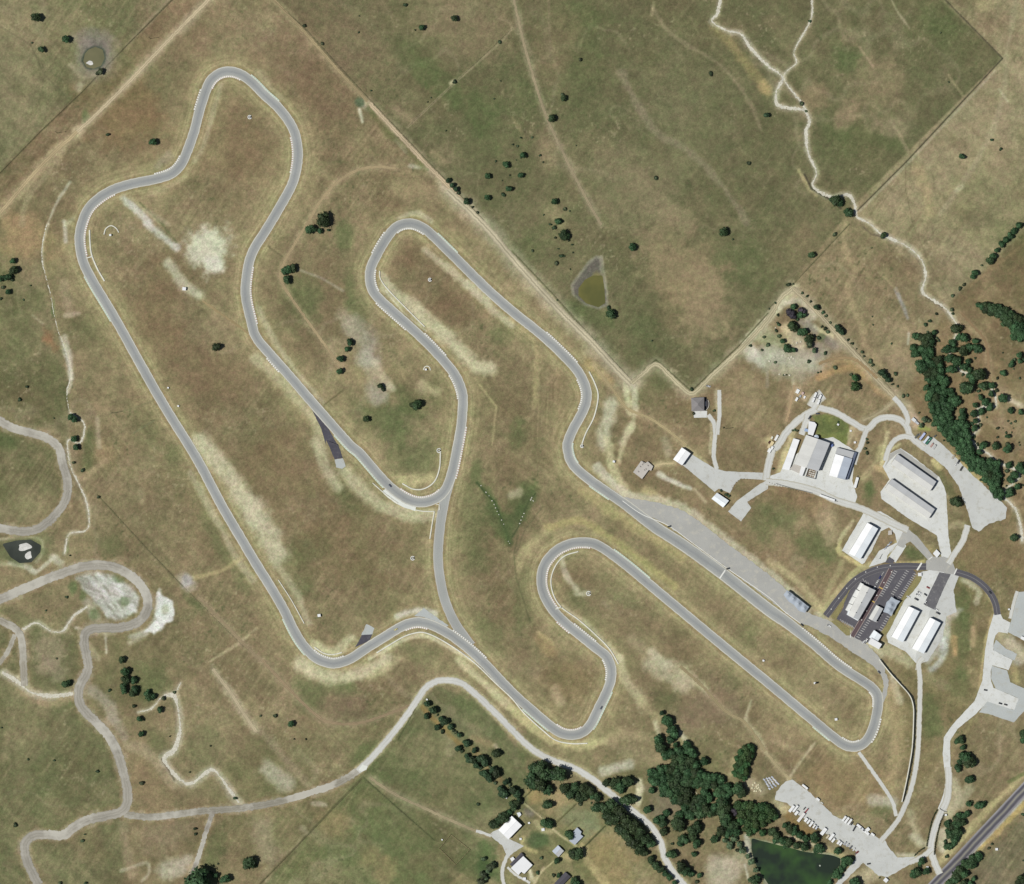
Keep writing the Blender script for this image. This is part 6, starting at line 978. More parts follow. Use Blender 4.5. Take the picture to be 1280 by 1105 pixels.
for s, x, y, lb in [('C2', 1060, 635, 'dark start-line post at the pit lane edge'), ('C2', 771, 427, 'dark signal post at the head of the pit lane divider'), ('D3', 235, 113, 'thin mast beside the pale hut in the right-hand hairpin')]:
    t = pole(s, x, y, 5, lb, 'signal_post', False, 'post', .2); mb = MB(); mb.box(0, 0, 3.2, 5.2, 2.2, 1.6, bev=.1); mb.build('signal_head', mat('black_signal_box', (40, 40, 42), .5), t)
t = thing('gate', 'dark swing gate across the entrance drive', 'gate', (*W(P1('G3', 292, 404)), 0), math.radians(-28)); M_GATE = mat('black_iron', (44, 44, 46), .5)
for u in (-4.4, 4.4): mb = MB(); mb.box(u, 0, -.3, 2.2, 1.0, 1.0, bev=.08); mb.build('gate_pier', M_WALL, t)
for sg in (-1, 1):
    mb = MB(); mb.box(sg*2.05, 0, .2, .45, 3.7, .3); mb.box(sg*2.05, 0, 1.5, 1.75, 3.7, .3)
    for k in range(8): mb.tube((sg*(.4+k*.47), 0, .3), (sg*(.4+k*.47), 0, 1.6), .06, .06, 5)
    mb.build('gate_leaf', M_GATE, t)
t = thing('barrier_gate', 'dark boom gate on the light pad by the dark entry road', 'gate', (*W(P1('E3', 640, 437)), 0), math.radians(62)); mb = MB(); mb.tube((-3.4, 0, 1.1), (3.4, 0, 1.1), .22, .14, 8); mb.build('boom', M_GATE, t); mb = MB(); mb.box(-3.2, 0, -.2, 1.5, .7, .7, bev=.05); mb.build('post', M_GATE, t)
# ---- fences: one thing per run of posts and wire
M_FENCE = mat('weathered_fence', (96, 88, 74), .9)
def fence(s, pts, label, gap=6, h=1.3, post=.09, rail=.03, m=None):
    p = P(s, pts); o = W(p[len(p)//2]); gz = h1(*o); org = (o[0], o[1], gz); mb = MB()
    for a, b in zip(p[:-1], p[1:]):
        L = math.dist(a, b); n = max(1, int(L/gap)); q_ = [W((a[0]+(b[0]-a[0])*k/n, a[1]+(b[1]-a[1])*k/n)) for k in range(n+1)]
        for x, y in q_: z = h1(x, y); mb.box(x, y, z-.3, z+h, post*2, post*2, .6)
        for (x0, y0), (x1, y1) in zip(q_[:-1], q_[1:]):
            for f in (.35, .65, .95): mb.tube((x0, y0, h1(x0, y0)+h*f), (x1, y1, h1(x1, y1)+h*f), rail, rail, 4)
    return tag(mb.build('field_fence', m or M_FENCE, None, org), label, 'fence', 'post and wire fences between the fields')
fence('A0', [(860, -8), (640, 207), (400, 457), (200, 647), (0, 852)], 'post and wire fence between the upper-left pasture and the reddish mown strip')
fence('A1', [(60, -20), (250, 150), (550, 480), (850, 800), (1120, 1085)], 'long diagonal wire fence above the race circuit')
fence('B2', [(20, 155), (200, 345), (592, 775), (710, 670), (885, 825), (1120, 600), (1263, 440)], 'wire fence zigzagging round the notch above the grey house')
fence('A3', [(440, 1040), (680, 800), (1157, 288), (870, -5)], 'wire fence turning a sharp corner at the upper right')
fence('B3', [(0, 420), (120, 302), (402, 0)], 'wire fence rising right from the quarry corner')
fence('B3', [(125, 308), (350, 535), (620, 830)], 'wire fence along the bushy quarry lane')
fence('A1', [(745, 628), (985, 403), (1263, 140)], 'faint cross fence in the upper middle pasture')
fence('D1', [(532, 582), (700, 732), (880, 890)], 'wire fence dividing the lower fields'); fence('D1', [(522, 588), (180, 942), (20, 1105)], 'wire fence on the left side of the lower green field')
fence('C0', [(480, 270), (700, 510), (900, 720), (1200, 1020)], 'wire fence running diagonally past the scraped loop')
fence('E8', [(430, 150), (520, 60)], 'short garden fence above the barn', 4); fence('E8', [(430, 165), (640, 350)], 'garden fence right of the barn trees', 4); fence('E8', [(760, 392), (965, 198)], 'garden fence left of the L-shaped house', 4); fence('E8', [(1040, 632), (1250, 420)], 'garden fence right of the L-shaped house', 4)
fence('D1', [(960, 860), (1055, 935), (985, 1010), (905, 930), (960, 860)], 'small square paddock fence by the barn track', 4, 1.4, .2, .08, mat('pale_timber_rail', (190, 170, 130), .9))
# ---------------------------------------------------------------- vehicles
def shell(prof, w, zs=1.0, inset=0):
    """side profile [(x, z)] swept across width"""
    mb = MB(); n = len(prof); i = 0
    mb.v += [(x, -w/2, z) for x, z in prof]+[(x, w/2, z) for x, z in prof]
    for k in range(n): j = (k+1) % n; mb.face([k, j, n+j, n+k])
    mb.face(list(range(n))[::-1]); mb.face([n+k for k in range(n)]); return mb
def wheels(x, w, r):
    out = []
    for xx in x:
        for s in (-1, 1): mb = MB(); mb.tube((xx, s*(w/2-.25), r), (xx, s*(w/2+.02), r), r, r, 12); out.append(mb)
    return out
M_TYRE = mat('tyre_rubber', (40, 40, 40), .9); VM = {}
def vmat(c): return mat('vehicle_paint', c, .35, .03, 2, spec=.5)
def proto(kind):
    if kind in VM: return VM[kind]
    P_ = []
    if kind == 'car':
        b = shell([(-2.2, .35), (-2.25, .75), (-2.1, .95), (2.0, .9), (2.2, .7), (2.2, .35)], 1.8); P_.append(('body', b, 0))
        mb = MB(); mb.v += [(-1.7, -.8, .95), (1.1, -.8, .92), (1.1, .8, .92), (-1.7, .8, .95), (-1.2, -.65, 1.45), (.35, -.65, 1.45), (.35, .65, 1.45), (-1.2, .65, 1.45)]
        for f in ([0, 1, 5, 4], [1, 2, 6, 5], [2, 3, 7, 6], [3, 0, 4, 7]): mb.face(f)
        P_.append(('window', mb, M_GLASS)); mb = MB(); mb.box(-.42, 0, 1.44, 1.5, 1.6, 1.34, bev=.03); P_.append(('roof', mb, 0)); wx, ww, r = (-1.4, 1.35), 1.8, .33
    elif kind == 'pickup':
        b = shell([(-2.8, .45), (-2.8, 1.0), (-.7, 1.0), (-.7, 1.05), (2.0, 1.05), (2.7, 1.0), (2.75, .45)], 2.0); P_.append(('body', b, 0))
        mb = MB(); mb.v += [(-.75, -.9, 1.05), (1.5, -.9, 1.05), (1.5, .9, 1.05), (-.75, .9, 1.05), (-.55, -.75, 1.75), (.8, -.75, 1.75), (.8, .75, 1.75), (-.55, .75, 1.75)]
        for f in ([0, 1, 5, 4], [1, 2, 6, 5], [2, 3, 7, 6], [3, 0, 4, 7]): mb.face(f)
        P_.append(('window', mb, M_GLASS)); mb = MB(); mb.box(.12, 0, 1.74, 1.8, 1.5, 1.6, bev=.03); P_.append(('roof', mb, 0)); mb = MB(); mb.box(-1.75, 0, 1.001, 1.02, 1.9, 1.6); P_.append(('load_bed', mb, M_TRIM)); wx, ww, r = (-1.75, 1.75), 2.0, .4
    elif kind == 'trailer':    # unit length 1 x width 1, scaled
        mb = MB(); mb.box(0, 0, .55, 2.7, 7, 2.4, bev=.12); P_.append(('body', mb, 0)); mb = MB(); mb.box(0, 0, .38, .54, 6.8, 2.2); P_.append(('chassis', mb, M_TRIM))
        mb = MB(); mb.tube((3.5, .8, .5), (4.9, 0, .5), .1, .08, 6); mb.tube((3.5, -.8, .5), (4.9, 0, .5), .1, .08, 6); P_.append(('hitch', mb, M_TRIM)); mb = MB(); mb.box(.6, 0, 2.7, 2.88, .8, .8, bev=.05); P_.append(('roof_vent', mb, mat('pale_vent', (226, 226, 222)))); wx, ww, r = (-.6, .3), 2.4, .36
    elif kind == 'flatbed':
        mb = MB(); mb.box(0, 0, .7, .9, 6.5, 2.2, bev=.03); P_.append(('deck', mb, 0)); mb = MB(); mb.tube((3.2, .8, .6), (4.6, 0, .5), .1, .08, 6); mb.tube((3.2, -.8, .6), (4.6, 0, .5), .1, .08, 6); P_.append(('hitch', mb, M_TRIM)); mb = MB(); mb.box(3.1, 0, .9, 1.6, .15, 2.1); P_.append(('headboard', mb, M_TRIM)); wx, ww, r = (-.9, .1), 2.2, .36
    meshes = [(nm, mb, m) for nm, mb, m in P_]+[('wheel', w, M_TYRE) for w in wheels(wx, ww, r)]
    VM[kind] = meshes; return meshes
MESHC = {}
def vehicle(kind, s, x, y, ang, c, label, L=None, wd=None, group=None, name=None):
    X, Y = W(P1(s, x, y)); base = {'car': (4.5, 1.8), 'pickup': (5.5, 2.0), 'trailer': (7, 2.4), 'flatbed': (6.5, 2.2)}[kind]
    t = thing(name or {'car': 'parked_car', 'pickup': 'pickup_truck', 'trailer': 'box_trailer', 'flatbed': 'flatbed_trailer'}[kind], label, {'car': 'car', 'pickup': 'pickup truck', 'trailer': 'trailer', 'flatbed': 'trailer'}[kind], (X, Y, h1(X, Y)+.3), math.radians(ang), group)
    if L: t.scale = (L/base[0], (wd or base[1])/base[1], 1.0)
    for nm, mb, m in proto(kind):
        k = (kind, id(mb), c if m == 0 else 0)
        if k not in MESHC: MESHC[k] = mb.mesh(nm, vmat(c) if m == 0 else m)
        o = bpy.data.objects.new(nm, MESHC[k]); COL.objects.link(o); o.parent = t
    return t
WH, BE, DK, GY_, RD = (240, 240, 236), (206, 196, 170), (52, 54, 58), (168, 170, 172), (150, 62, 66)
GL, GU = 'trailers in the lower row of the trailer park', 'trailers in the upper row of the trailer park'
low = [(155, 325, 9.6, 3.4, WH, 'trailer', 'wide white trailer at the left end of the lower row'), (193, 325, 10, 2.6, WH, 'trailer', 'narrow white trailer second in the lower row'), (203, 368, 5.8, 3.2, WH, 'trailer', 'short stubby white trailer tucked below the second trailer of the lower row'), (250, 410, 13.5, 3.6, (232, 228, 222), 'trailer', 'longest pale trailer in the lower row, beside a red frame'), (303, 348, 7.5, 1.4, RD, 'flatbed', 'narrow red flatbed at the tip of the longest trailer'), (283, 324, 4, 1.2, DK, 'flatbed', 'tiny dark flatbed above the red frame'), (298, 436, 5.5, 3.2, WH, 'trailer', 'short white trailer just right of the longest one'), (324, 454, 6.2, 2.5, WH, 'trailer', 'white trailer two places right of the longest one'), (350, 478, 7.5, 2.6, WH, 'trailer', 'white trailer with a dark gap on its right in the middle of the lower row'), (379, 500, 5.2, 2.0, WH, 'trailer', 'slim white trailer left of a very small one'), (402, 516, 4.2, 1.8, (216, 220, 224), 'trailer', 'very small pale trailer before the gap in the lower row'), (474, 552, 10, 4.4, WH, 'trailer', 'tall broad white trailer with a black shadow, right of the gap'), (516, 605, 5.5, 2.2, BE, 'flatbed', 'beige flatbed between two white trailers'), (553, 606, 9.5, 3.4, WH, 'trailer', 'long white trailer right of the beige flatbed'), (571, 640, 6, 2.6, WH, 'trailer', 'white trailer overlapping the foot of the long one'), (624, 660, 5.6, 2.6, WH, 'trailer', 'left of two short white trailers near the right end of the lower row'), (646, 676, 5, 2.4, WH, 'trailer', 'right of two short white trailers near the right end of the lower row'), (690, 674, 5, 1.8, GY_, 'flatbed', 'grey flatbed first after the short white pair'), (716, 690, 5, 1.8, GY_, 'flatbed', 'grey flatbed second after the short white pair'), (746, 714, 5, 1.7, (90, 92, 96), 'flatbed', 'dark flatbed near the right end of the lower row'), (778, 734, 4.4, 1.6, (206, 206, 204), 'flatbed', 'pale flatbed at the right end of the lower row')]
for x, y, L, w, c, k, lb in low: vehicle(k, 'E5', x, y, 52, c, lb, L, w, GL)
up_ = [(680, 424, 7.5, 2.6, WH, 'trailer', 54, 'white trailer at the left end of the upper row'), (706, 440, 8.6, 2.8, WH, 'trailer', 54, 'white trailer second in the upper row'), (735, 456, 8.6, 2.6, WH, 'trailer', 54, 'white trailer third in the upper row'), (758, 474, 5, 1.6, DK, 'flatbed', 54, 'short dark flatbed in the upper row'), (790, 512, 11, 1.7, DK, 'flatbed', 60, 'long thin dark flatbed in the upper row'), (832, 502, 7.5, 3.0, WH, 'trailer', -38, 'white trailer parked crosswise right of the dark flatbed'), (866, 530, 6.5, 2.6, (220, 224, 226), 'trailer', -38, 'pale trailer in the middle of the crosswise group'), (896, 558, 10, 3.2, WH, 'trailer', -38, 'long white trailer lowest in the crosswise group'), (914, 534, 5.5, 4.2, WH, 'trailer', 40, 'squarish white trailer at the upper right of the crosswise group'), (966, 582, 5, 2.4, WH, 'trailer', -38, 'small white trailer alone at the right end of the upper row'), (288, 106, 8.5, 2.6, WH, 'trailer', -38, 'white trailer alone by the path at the top of the trailer park'), (418, 231, 4.8, 2.4, WH, 'trailer', -38, 'short white trailer halfway along the upper edge of the trailer park'), (458, 268, 3.6, 1.5, (210, 208, 196), 'flatbed', -38, 'tiny pale flatbed by the upper edge of the trailer park')]
for x, y, L, w, c, k, a, lb in up_: vehicle(k, 'E5', x, y, a, c, lb, L, w, GU)
vehicle('car', 'E5', 927, 877, 10, DK, 'dark car alone at the foot of the trailer park'); vehicle('pickup', 'E5', 806, 766, 40, (140, 60, 52), 'dark red truck at the lower right end of the trailer row')
GT = 'vehicles on the truck stand above the workshops'
for x, y, c, lb, k in [(465, 106, WH, 'white truck at the upper left of the truck stand', 'trailer'), (446, 157, WH, 'white truck at the lower left of the truck stand', 'trailer'), (512, 128, WH, 'white truck at the upper right of the truck stand', 'trailer'), (490, 122, (214, 214, 210), 'pale truck between two white ones on the truck stand', 'pickup'), (496, 178, WH, 'white truck with a black shadow at the lower right of the truck stand', 'trailer')]: vehicle(k, 'E1', x, y, 66, c, lb, 6.2 if k == 'trailer' else None, 2.6 if k == 'trailer' else None, GT)
vehicle('pickup', 'E1', 410, 330, 55, DK, 'black truck above the white annexe'); vehicle('car', 'E1', 490, 292, 4, (70, 78, 92), 'dark car on the loop road above the lawn')
vehicle('trailer', 'E1', 868, 972, 74, WH, 'long white trailer at the lower right corner of the workshop yard', 13.5, 3.4); vehicle('trailer', 'C3', 292, 285, -20, WH, 'long white trailer on the road edge below the workshops', 20, 2.6)
GJ = 'stored goods left of the workshops'
for x, y, L, w, c, lb in [(292, 72, 6, 4.5, WH, 'white bale stack highest beside the tan track'), (282, 150, 5.5, 3, WH, 'white bale stack with a black shadow beside the tan track'), (318, 120, 3.5, 2.5, GY_, 'grey crate among the bales beside the tan track'), (342, 92, 3.6, 3, (206, 180, 170), 'pinkish crate among the bales beside the tan track'), (360, 130, 3.6, 2.6, WH, 'pale crate rightmost among the bales beside the tan track'), (82, 530, 8.5, 3.2, WH, 'white box body left of the loop road'), (38, 530, 4, 2.6, (226, 222, 200), 'cream crate left of the white box body'), (38, 585, 6, 4.5, (226, 206, 160), 'straw-coloured stack left of the loop road'), (10, 615, 5, 4, (214, 196, 156), 'straw-coloured stack at the far left of the goods yard'), (40, 630, 4.5, 3, WH, 'white crate below the straw-coloured stack'), (14, 655, 6, 4.5, WH, 'large white crate lowest in the goods yard'), (12, 575, 3.5, 2.5, (84, 54, 44), 'dark brown crate in the goods yard')]:
    X, Y = W(P1('E1', x, y)); t = thing('crate_stack', lb, 'crate', (X, Y, h1(X, Y)), math.radians(62), GJ); hh = random.uniform(1.4, 2.4); mb = MB(); mb.box(0, 0, -.1, hh, L*.92, w*.88, 0, bev=.12); mb.build('load', mat('stacked_goods', c, .8, .1, 1), t)
    mb = MB(); [mb.box(u*L*.42, 0, -.15, .12, .3, w*.95) for u in (-1, 0, 1)]; mb.build('pallet', M_PAL, t)
for x, y, L, w, c, lb, k, a in [(490, 196, 5.5, 4, (220, 222, 220), 'left pale container beside the gravel spur', 'trailer', -40), (522, 226, 5, 2.6, (196, 198, 200), 'right grey container beside the gravel spur', 'trailer', -40), (573, 358, 10.5, 2.8, (186, 194, 224), 'bluish long trailer beside the stone lot entrance', 'trailer', 52), (612, 392, 10.5, 2.6, (216, 224, 232), 'white long trailer between the bluish and the green one', 'trailer', 52), (636, 404, 10.5, 2.2, (64, 120, 96), 'green long trailer beside the stone lot entrance', 'trailer', 52), (518, 358, 6.5, 2.2, (96, 98, 92), 'dark flatbed left of the bluish trailer', 'flatbed', 52), (545, 340, 4.5, 1.6, (120, 118, 108), 'grey flatbed between dark flatbed and bluish trailer', 'flatbed', 52), (668, 446, 6, 2.0, (186, 150, 140), 'pinkish flatbed right of the green trailer', 'flatbed', 55), (694, 464, 6.2, 2.4, (190, 190, 186), 'pale flatbed with dark wheels right of the green trailer', 'flatbed', 55), (880, 562, 5.5, 2.2, (176, 168, 150), 'pale flatbed on the wood edge of the stone lot', 'flatbed', 55), (700, 356, 3.6, 1.8, (80, 82, 80), 'tiny dark flatbed at the tip of the stone lot', 'flatbed', 40), (960, 678, 6, 2.2, (70, 68, 64), 'dark flatbed lowest on the wood edge of the stone lot', 'flatbed', 60)]: vehicle(k, 'E2', x, y, a, c, lb, L, w, 'trailers stored round the stone lot')
vehicle('pickup', 'E2', 932, 608, 62, DK, 'black truck on the wood edge of the stone lot'); vehicle('car', 'E2', 906, 632, 55, WH, 'white car beside the black truck on the stone lot')
for s, x, y, a, c, k, lb in [('E4', 1105, 271, -28, (156, 50, 44), 'car', 'red car left of the dark asphalt strip'), ('E4', 1020, 322, -28, WH, 'pickup', 'upper white truck in the twin hangar yard'), ('E4', 1004, 344, -28, WH, 'pickup', 'lower white truck in the twin hangar yard'), ('E4', 1080, 341, -35, DK, 'car', 'small dark car beside the white trucks'), ('E4', 911, 362, -20, WH, 'car', 'white car at the left corner of the twin hangar yard'), ('E4', 990, 386, -28, DK, 'pickup', 'black truck below the white trucks'), ('E4', 1075, 420, 60, WH, 'pickup', 'white truck at the lower left of the dark asphalt strip'), ('E4', 1185, 490, -28, WH, 'pickup', 'white truck above the right twin hangar'), ('E4', 1204, 524, -28, DK, 'pickup', 'black truck above the right twin hangar'), ('E4', 128, 648, -28, WH, 'pickup', 'white truck on the pit lane below the entry road'), ('E4', 576, 272, 60, WH, 'car', 'white car beside the upper corner of the clubhouse'), ('E4', 600, 222, 60, (216, 216, 210), 'pickup', 'pale truck above the clubhouse corner'), ('E4', 468, 806, 40, WH, 'car', 'white car at the lower tip of the parking court'), ('E4', 494, 796, 60, WH, 'pickup', 'white truck left of the bright white hall'), ('E4', 630, 170, 62, (58, 62, 120), 'car', 'dark blue car among the upper bay lines'), ('E7', 884, 4, -50, DK, 'car', 'black car on the dark curved entry road'), ('D3', 1073, 148, -10, (70, 70, 72), 'car', 'dark grey car where the drive meets the pale pad'), ('D3', 1146, 214, -18, DK, 'car', 'left dark car on the pale pad in the grey lot'), ('D3', 1172, 220, -18, (84, 80, 76), 'car', 'right dark car on the pale pad in the grey lot'), ('C1', 690, 934, 25, (226, 214, 140), 'car', 'pale yellow car on the track near the link junction'), ('C1', 662, 225, -45, (78, 82, 98), 'car', 'dark car on the inner descent near the tight bend'), ('D3', 548, 60, -50, (96, 98, 102), 'car', 'grey car on the pit exit road'), ('C3', 168, 912, -40, DK, 'car', 'dark car at the start of the pit exit kerb'), ('D2', 440, 235, 60, (110, 112, 116), 'car', 'grey car on the track after the lowest corner'), ('B2', 968, 800, -15, (206, 206, 204), 'pickup', 'pale truck above the grey hip-roofed house'), ]:
    vehicle(k, s, x, y, a, c, lb)
for k, (x, y) in enumerate(((680, 361), (699, 341), (716, 321), (734, 301))): vehicle('car', 'E3', x, y, 28, (220, 224, 228) if k % 2 == 0 else (150, 156, 166), ['lowest', 'second lowest', 'second highest', 'highest'][k]+' of four small carts lined up on the grass tongue', 3.6, 1.7, 'carts lined up on the grass tongue', 'golf_cart')
# grey pallets and the stone heap beside the trailer park
k = 0
for i in range(4):
    for j in range(5):
        u, v = (i+.5)/4, (j+.5)/5; a, b, c_, d = (425, 25), (525, 0), (600, 80), (490, 145)
        x = a[0]*(1-u)*(1-v)+b[0]*u*(1-v)+c_[0]*u*v+d[0]*(1-u)*v; y = a[1]*(1-u)*(1-v)+b[1]*u*(1-v)+c_[1]*u*v+d[1]*(1-u)*v
        X, Y = W(P1('G5', x+random.uniform(-3, 3), y+random.uniform(-3, 3))); t = thing('sheet_stack', 'grey stack of sheets in the storage block left of the trailer park', 'stack', (X, Y, h1(X, Y)), math.radians(-35), 'grey sheet stacks in the storage block')
        c2 = random.choice([(186, 190, 196), (200, 202, 206), (168, 174, 182), (206, 206, 202)]); mb = MB(); hz_ = random.uniform(.5, 1.3); mb.box(0, 0, .15, hz_, 3.1, 2.0, 0, bev=.04); mb.build('sheets', mat('galvanised_sheets', c2, .5, .08), t); mb = MB(); mb.box(0, 0, -.1, .14, 3, 1.8); mb.build('pallet', M_PAL, t)
def stones(s, pts, label, r0, r1, c, group, fmt=None):
    for k, (x, y) in enumerate(pts):
        X, Y = W(P1(s, x, y)); bm = bmesh.new(); bmesh.ops.create_icosphere(bm, subdivisions=2, radius=1); r = random.uniform(r0, r1)
        for v in bm.verts: f = 1+.28*math.sin(v.co.x*4+k)*math.cos(v.co.y*3+k*2)+random.uniform(-.06, .06); v.co = Vector((v.co.x*r*f, v.co.y*r*f*.8, v.co.z*r*.6*f))
        me = bpy.data.meshes.new('boulder'); bm.to_mesh(me); bm.free(); me.materials.append(mat('field_stone', c, .9, .15)); o = bpy.data.objects.new('boulder', me); COL.objects.link(o); o.location = (X, Y, h1(X, Y)+r*.2); o.rotation_euler[2] = random.uniform(0, 6)
        tag(o, label, 'boulder', group)
stones('E6', [(1060, 975), (1072, 945), (1085, 918), (1105, 890), (1125, 872), (1150, 860), (1185, 857), (1215, 860), (1245, 866)], 'dark edging boulder in the curved row beside the wedge apron', .5, .8, (104, 98, 80), 'edging boulders beside the wedge apron')
stones('E1', [(15+26*k, 972+8*k) for k in range(16)], 'dark edging boulder in the row below the workshop yard road', .5, .8, (110, 104, 84), 'edging boulders below the workshop yard')
stones('G5', [(330, 90), (350, 70), (365, 105), (385, 85), (400, 140), (350, 125), (375, 125), (410, 150), (345, 150), (320, 120), (365, 150), (390, 115), (372, 92)], 'pale stone slab in the loose heap left of the storage block', .9, 1.6, (222, 214, 178), 'stone heap left of the storage block')
stones('G6', [(440, 770), (470, 760), (490, 775), (455, 785), (380, 740), (300, 760), (420, 690), (470, 640), (520, 620), (560, 610), (310, 470), (340, 440), (250, 800), (350, 930), (400, 935), (450, 940)], 'pale rock in the old quarry', .8, 1.6, (214, 208, 186), 'rocks in the old quarry')
stones('G4', [(525, 885), (560, 880), (610, 870), (340, 810), (545, 870)], 'pale rock showing through the dense grove', .8, 1.3, (206, 200, 170), 'rocks in the dense grove')
stones('C1', [(1110, 225), (1135, 258), (1150, 275), (1165, 300), (1175, 318), (1182, 335), (1190, 352), (1198, 368), (1212, 395), (1222, 415), (1245, 500), (1252, 510)], 'pale rock along the left arm of the green gully', .6, 1.1, (214, 210, 192), 'rocks in the green gully')
stones('C2', [(95, 290), (92, 296), (98, 284), (60, 362), (52, 378), (45, 395), (38, 412), (105, 300)], 'pale rock along the right arm of the green gully', .6, 1.0, (214, 210, 192), 'rocks in the green gully')
X, Y = W(P1('G5', 1000, 897)); t = thing('fountain', 'small pale aerator fountain in the big dark green pond', 'fountain', (X, Y, h1(X, Y)+.3)); mb = MB(); mb.tube((0, 0, -.3), (0, 0, .2), 1.3, 1.1, 16); mb.build('float', mat('grey_float', (150, 156, 140), .6), t); mb = MB(); mb.tube((0, 0, .2), (0, 0, .9), .25, .7, 10); mb.build('spray', mat('white_spray', (206, 212, 196), .5), t)
for s, x, y, rx, ry, lb in [('G8', 160, 230, 8.0, 5.0, 'larger white patch floating in the dark pond at the left edge'), ('G8', 188, 285, 4.0, 5.5, 'smaller white patch floating in the dark pond at the left edge'), ('A0', 444, 310, 4.2, 2.4, 'white patch at the lower rim of the small round pond')]:  # flat white shapes standing just above the pond water
    X, Y = W(P1(s, x, y)); pts = [(rx*math.cos(a)*(1+.22*math.sin(3*a+rx)), ry*math.sin(a)*(1+.22*math.cos(2*a+ry))) for a in np.linspace(0, 2*math.pi, 24)[:-1]]; mb = MB(); mb.prism(pts, -.6, .42, bev=.1); o = mb.build('white_patch', mat('matt_white', (212, 210, 202), .8, .16, .5), None, (0, 0, 0)); o.location = (X, Y, h1(X, Y)); tag(o, lb, 'silt mat')
# ---------------------------------------------------------------- trees
M_LEAF = leaf_mat('oak_leaves', (.039, .063, .026)); M_LEAFB = leaf_mat('bright_leaves', (.044, .074, .026)); M_LEAFP = leaf_mat('purple_leaves', (.045, .040, .048)); M_SCRUB = leaf_mat('scrub_leaves', (.070, .088, .045)); M_CEDAR = leaf_mat('cedar_leaves', (.035, .053, .025))
M_BARK = mat('bark', (96, 84, 70), .95, .2, 2)
def crown_mesh(seed, m, lobes=6, leaves=520, flatn=.75, spread=.5):
    r = random.Random(seed); mb = MB(); L = []
    for k in range(lobes):
        a = 2*math.pi*k/lobes+r.uniform(-.4, .4); d = spread*r.uniform(.55, 1.05) if k else 0
        L.append((d*math.cos(a), d*math.sin(a), r.uniform(-.12, .22)*(1 if k else 2), r.uniform(.40, .58)))
    L.append((r.uniform(-.1, .1), r.uniform(-.1, .1), .2, .55))
    for (x, y, z, q_) in L:      # twiggy hearts that close the crown
        bm = bmesh.new(); bmesh.ops.create_icosphere(bm, subdivisions=2, radius=1); i = len(mb.v); ph = r.uniform(0, 9)
        for v in bm.verts: f = q_*.80*(1+.16*math.sin(5*v.co.x+ph)*math.cos(4*v.co.y-ph)+r.uniform(-.09, .09)); mb.v.append((x+v.co.x*f, y+v.co.y*f, z+v.co.z*f*flatn))
        for f in bm.faces: mb.face([i+v.index for v in f.verts])
        bm.free()
    for _ in range(leaves):
        x, y, z, q_ = r.choice(L); th, u = r.uniform(0, 2*math.pi), r.uniform(-.35, 1); s = math.sqrt(1-u*u); n = Vector((s*math.cos(th), s*math.sin(th), u))
        p = Vector((x, y, z))+Vector((n.x, n.y, n.z*flatn))*q_*r.uniform(.78, 1.10); nn = (n+Vector((r.uniform(-1, 1), r.uniform(-1, 1), r.uniform(-.6, 1)))*.75).normalized()
        t = nn.orthogonal().normalized(); b = nn.cross(t); a = r.uniform(0, 6.3); t, b = t*math.cos(a)+b*math.sin(a), b*math.cos(a)-t*math.sin(a); w, h = r.uniform(.07, .13), r.uniform(.06, .10)
        mb.poly([tuple(p-t*w), tuple(p+b*h+nn*.02), tuple(p+t*w), tuple(p-b*h-nn*.02)])
    xs = [abs(v[0]) for v in mb.v]+[abs(v[1]) for v in mb.v]; k = 1/sorted(xs)[int(len(xs)*.985)]
    mb.v = [(x*k, y*k, z*k) for x, y, z in mb.v]
    return mb.mesh('crown', m)
def trunk_mesh(seed):
    r = random.Random(seed); mb = MB(); mb.tube((0, 0, -.12), (.02, .01, .55), .075, .05, 8)
    for k in range(5): a = 2*math.pi*k/5+r.uniform(-.4, .4); mb.tube((.02, .01, .45+.03*k), (.5*math.cos(a), .5*math.sin(a), r.uniform(.85, 1.1)), .035, .012, 6)
    return mb.mesh('trunk', M_BARK)
CROWN = {'oak': [crown_mesh(i, M_LEAF, 5+i % 4) for i in range(7)], 'bright': [crown_mesh(20+i, M_LEAFB, 5+i) for i in range(2)], 'purple': [crown_mesh(30+i, M_LEAFP, 6) for i in range(2)], 'cedar': [crown_mesh(40+i, M_CEDAR, 4+i, 420, .95, .34) for i in range(3)], 'scrub': [crown_mesh(50+i, M_SCRUB, 5, 300, .6, .55) for i in range(3)]}
TRUNK = [trunk_mesh(i) for i in range(4)]
def shrub_mesh(seed, m):
    c = crown_mesh(seed, m, 4, 260, .8, .45); bm = bmesh.new(); bm.from_mesh(c)
    for v in bm.verts: v.co.z += .55
    me = bpy.data.meshes.new('shrub'); bm.to_mesh(me); bm.free(); me.materials.append(m); return me
SHRUB = [shrub_mesh(70+i, M_CEDAR if i < 3 else M_SCRUB) for i in range(5)]
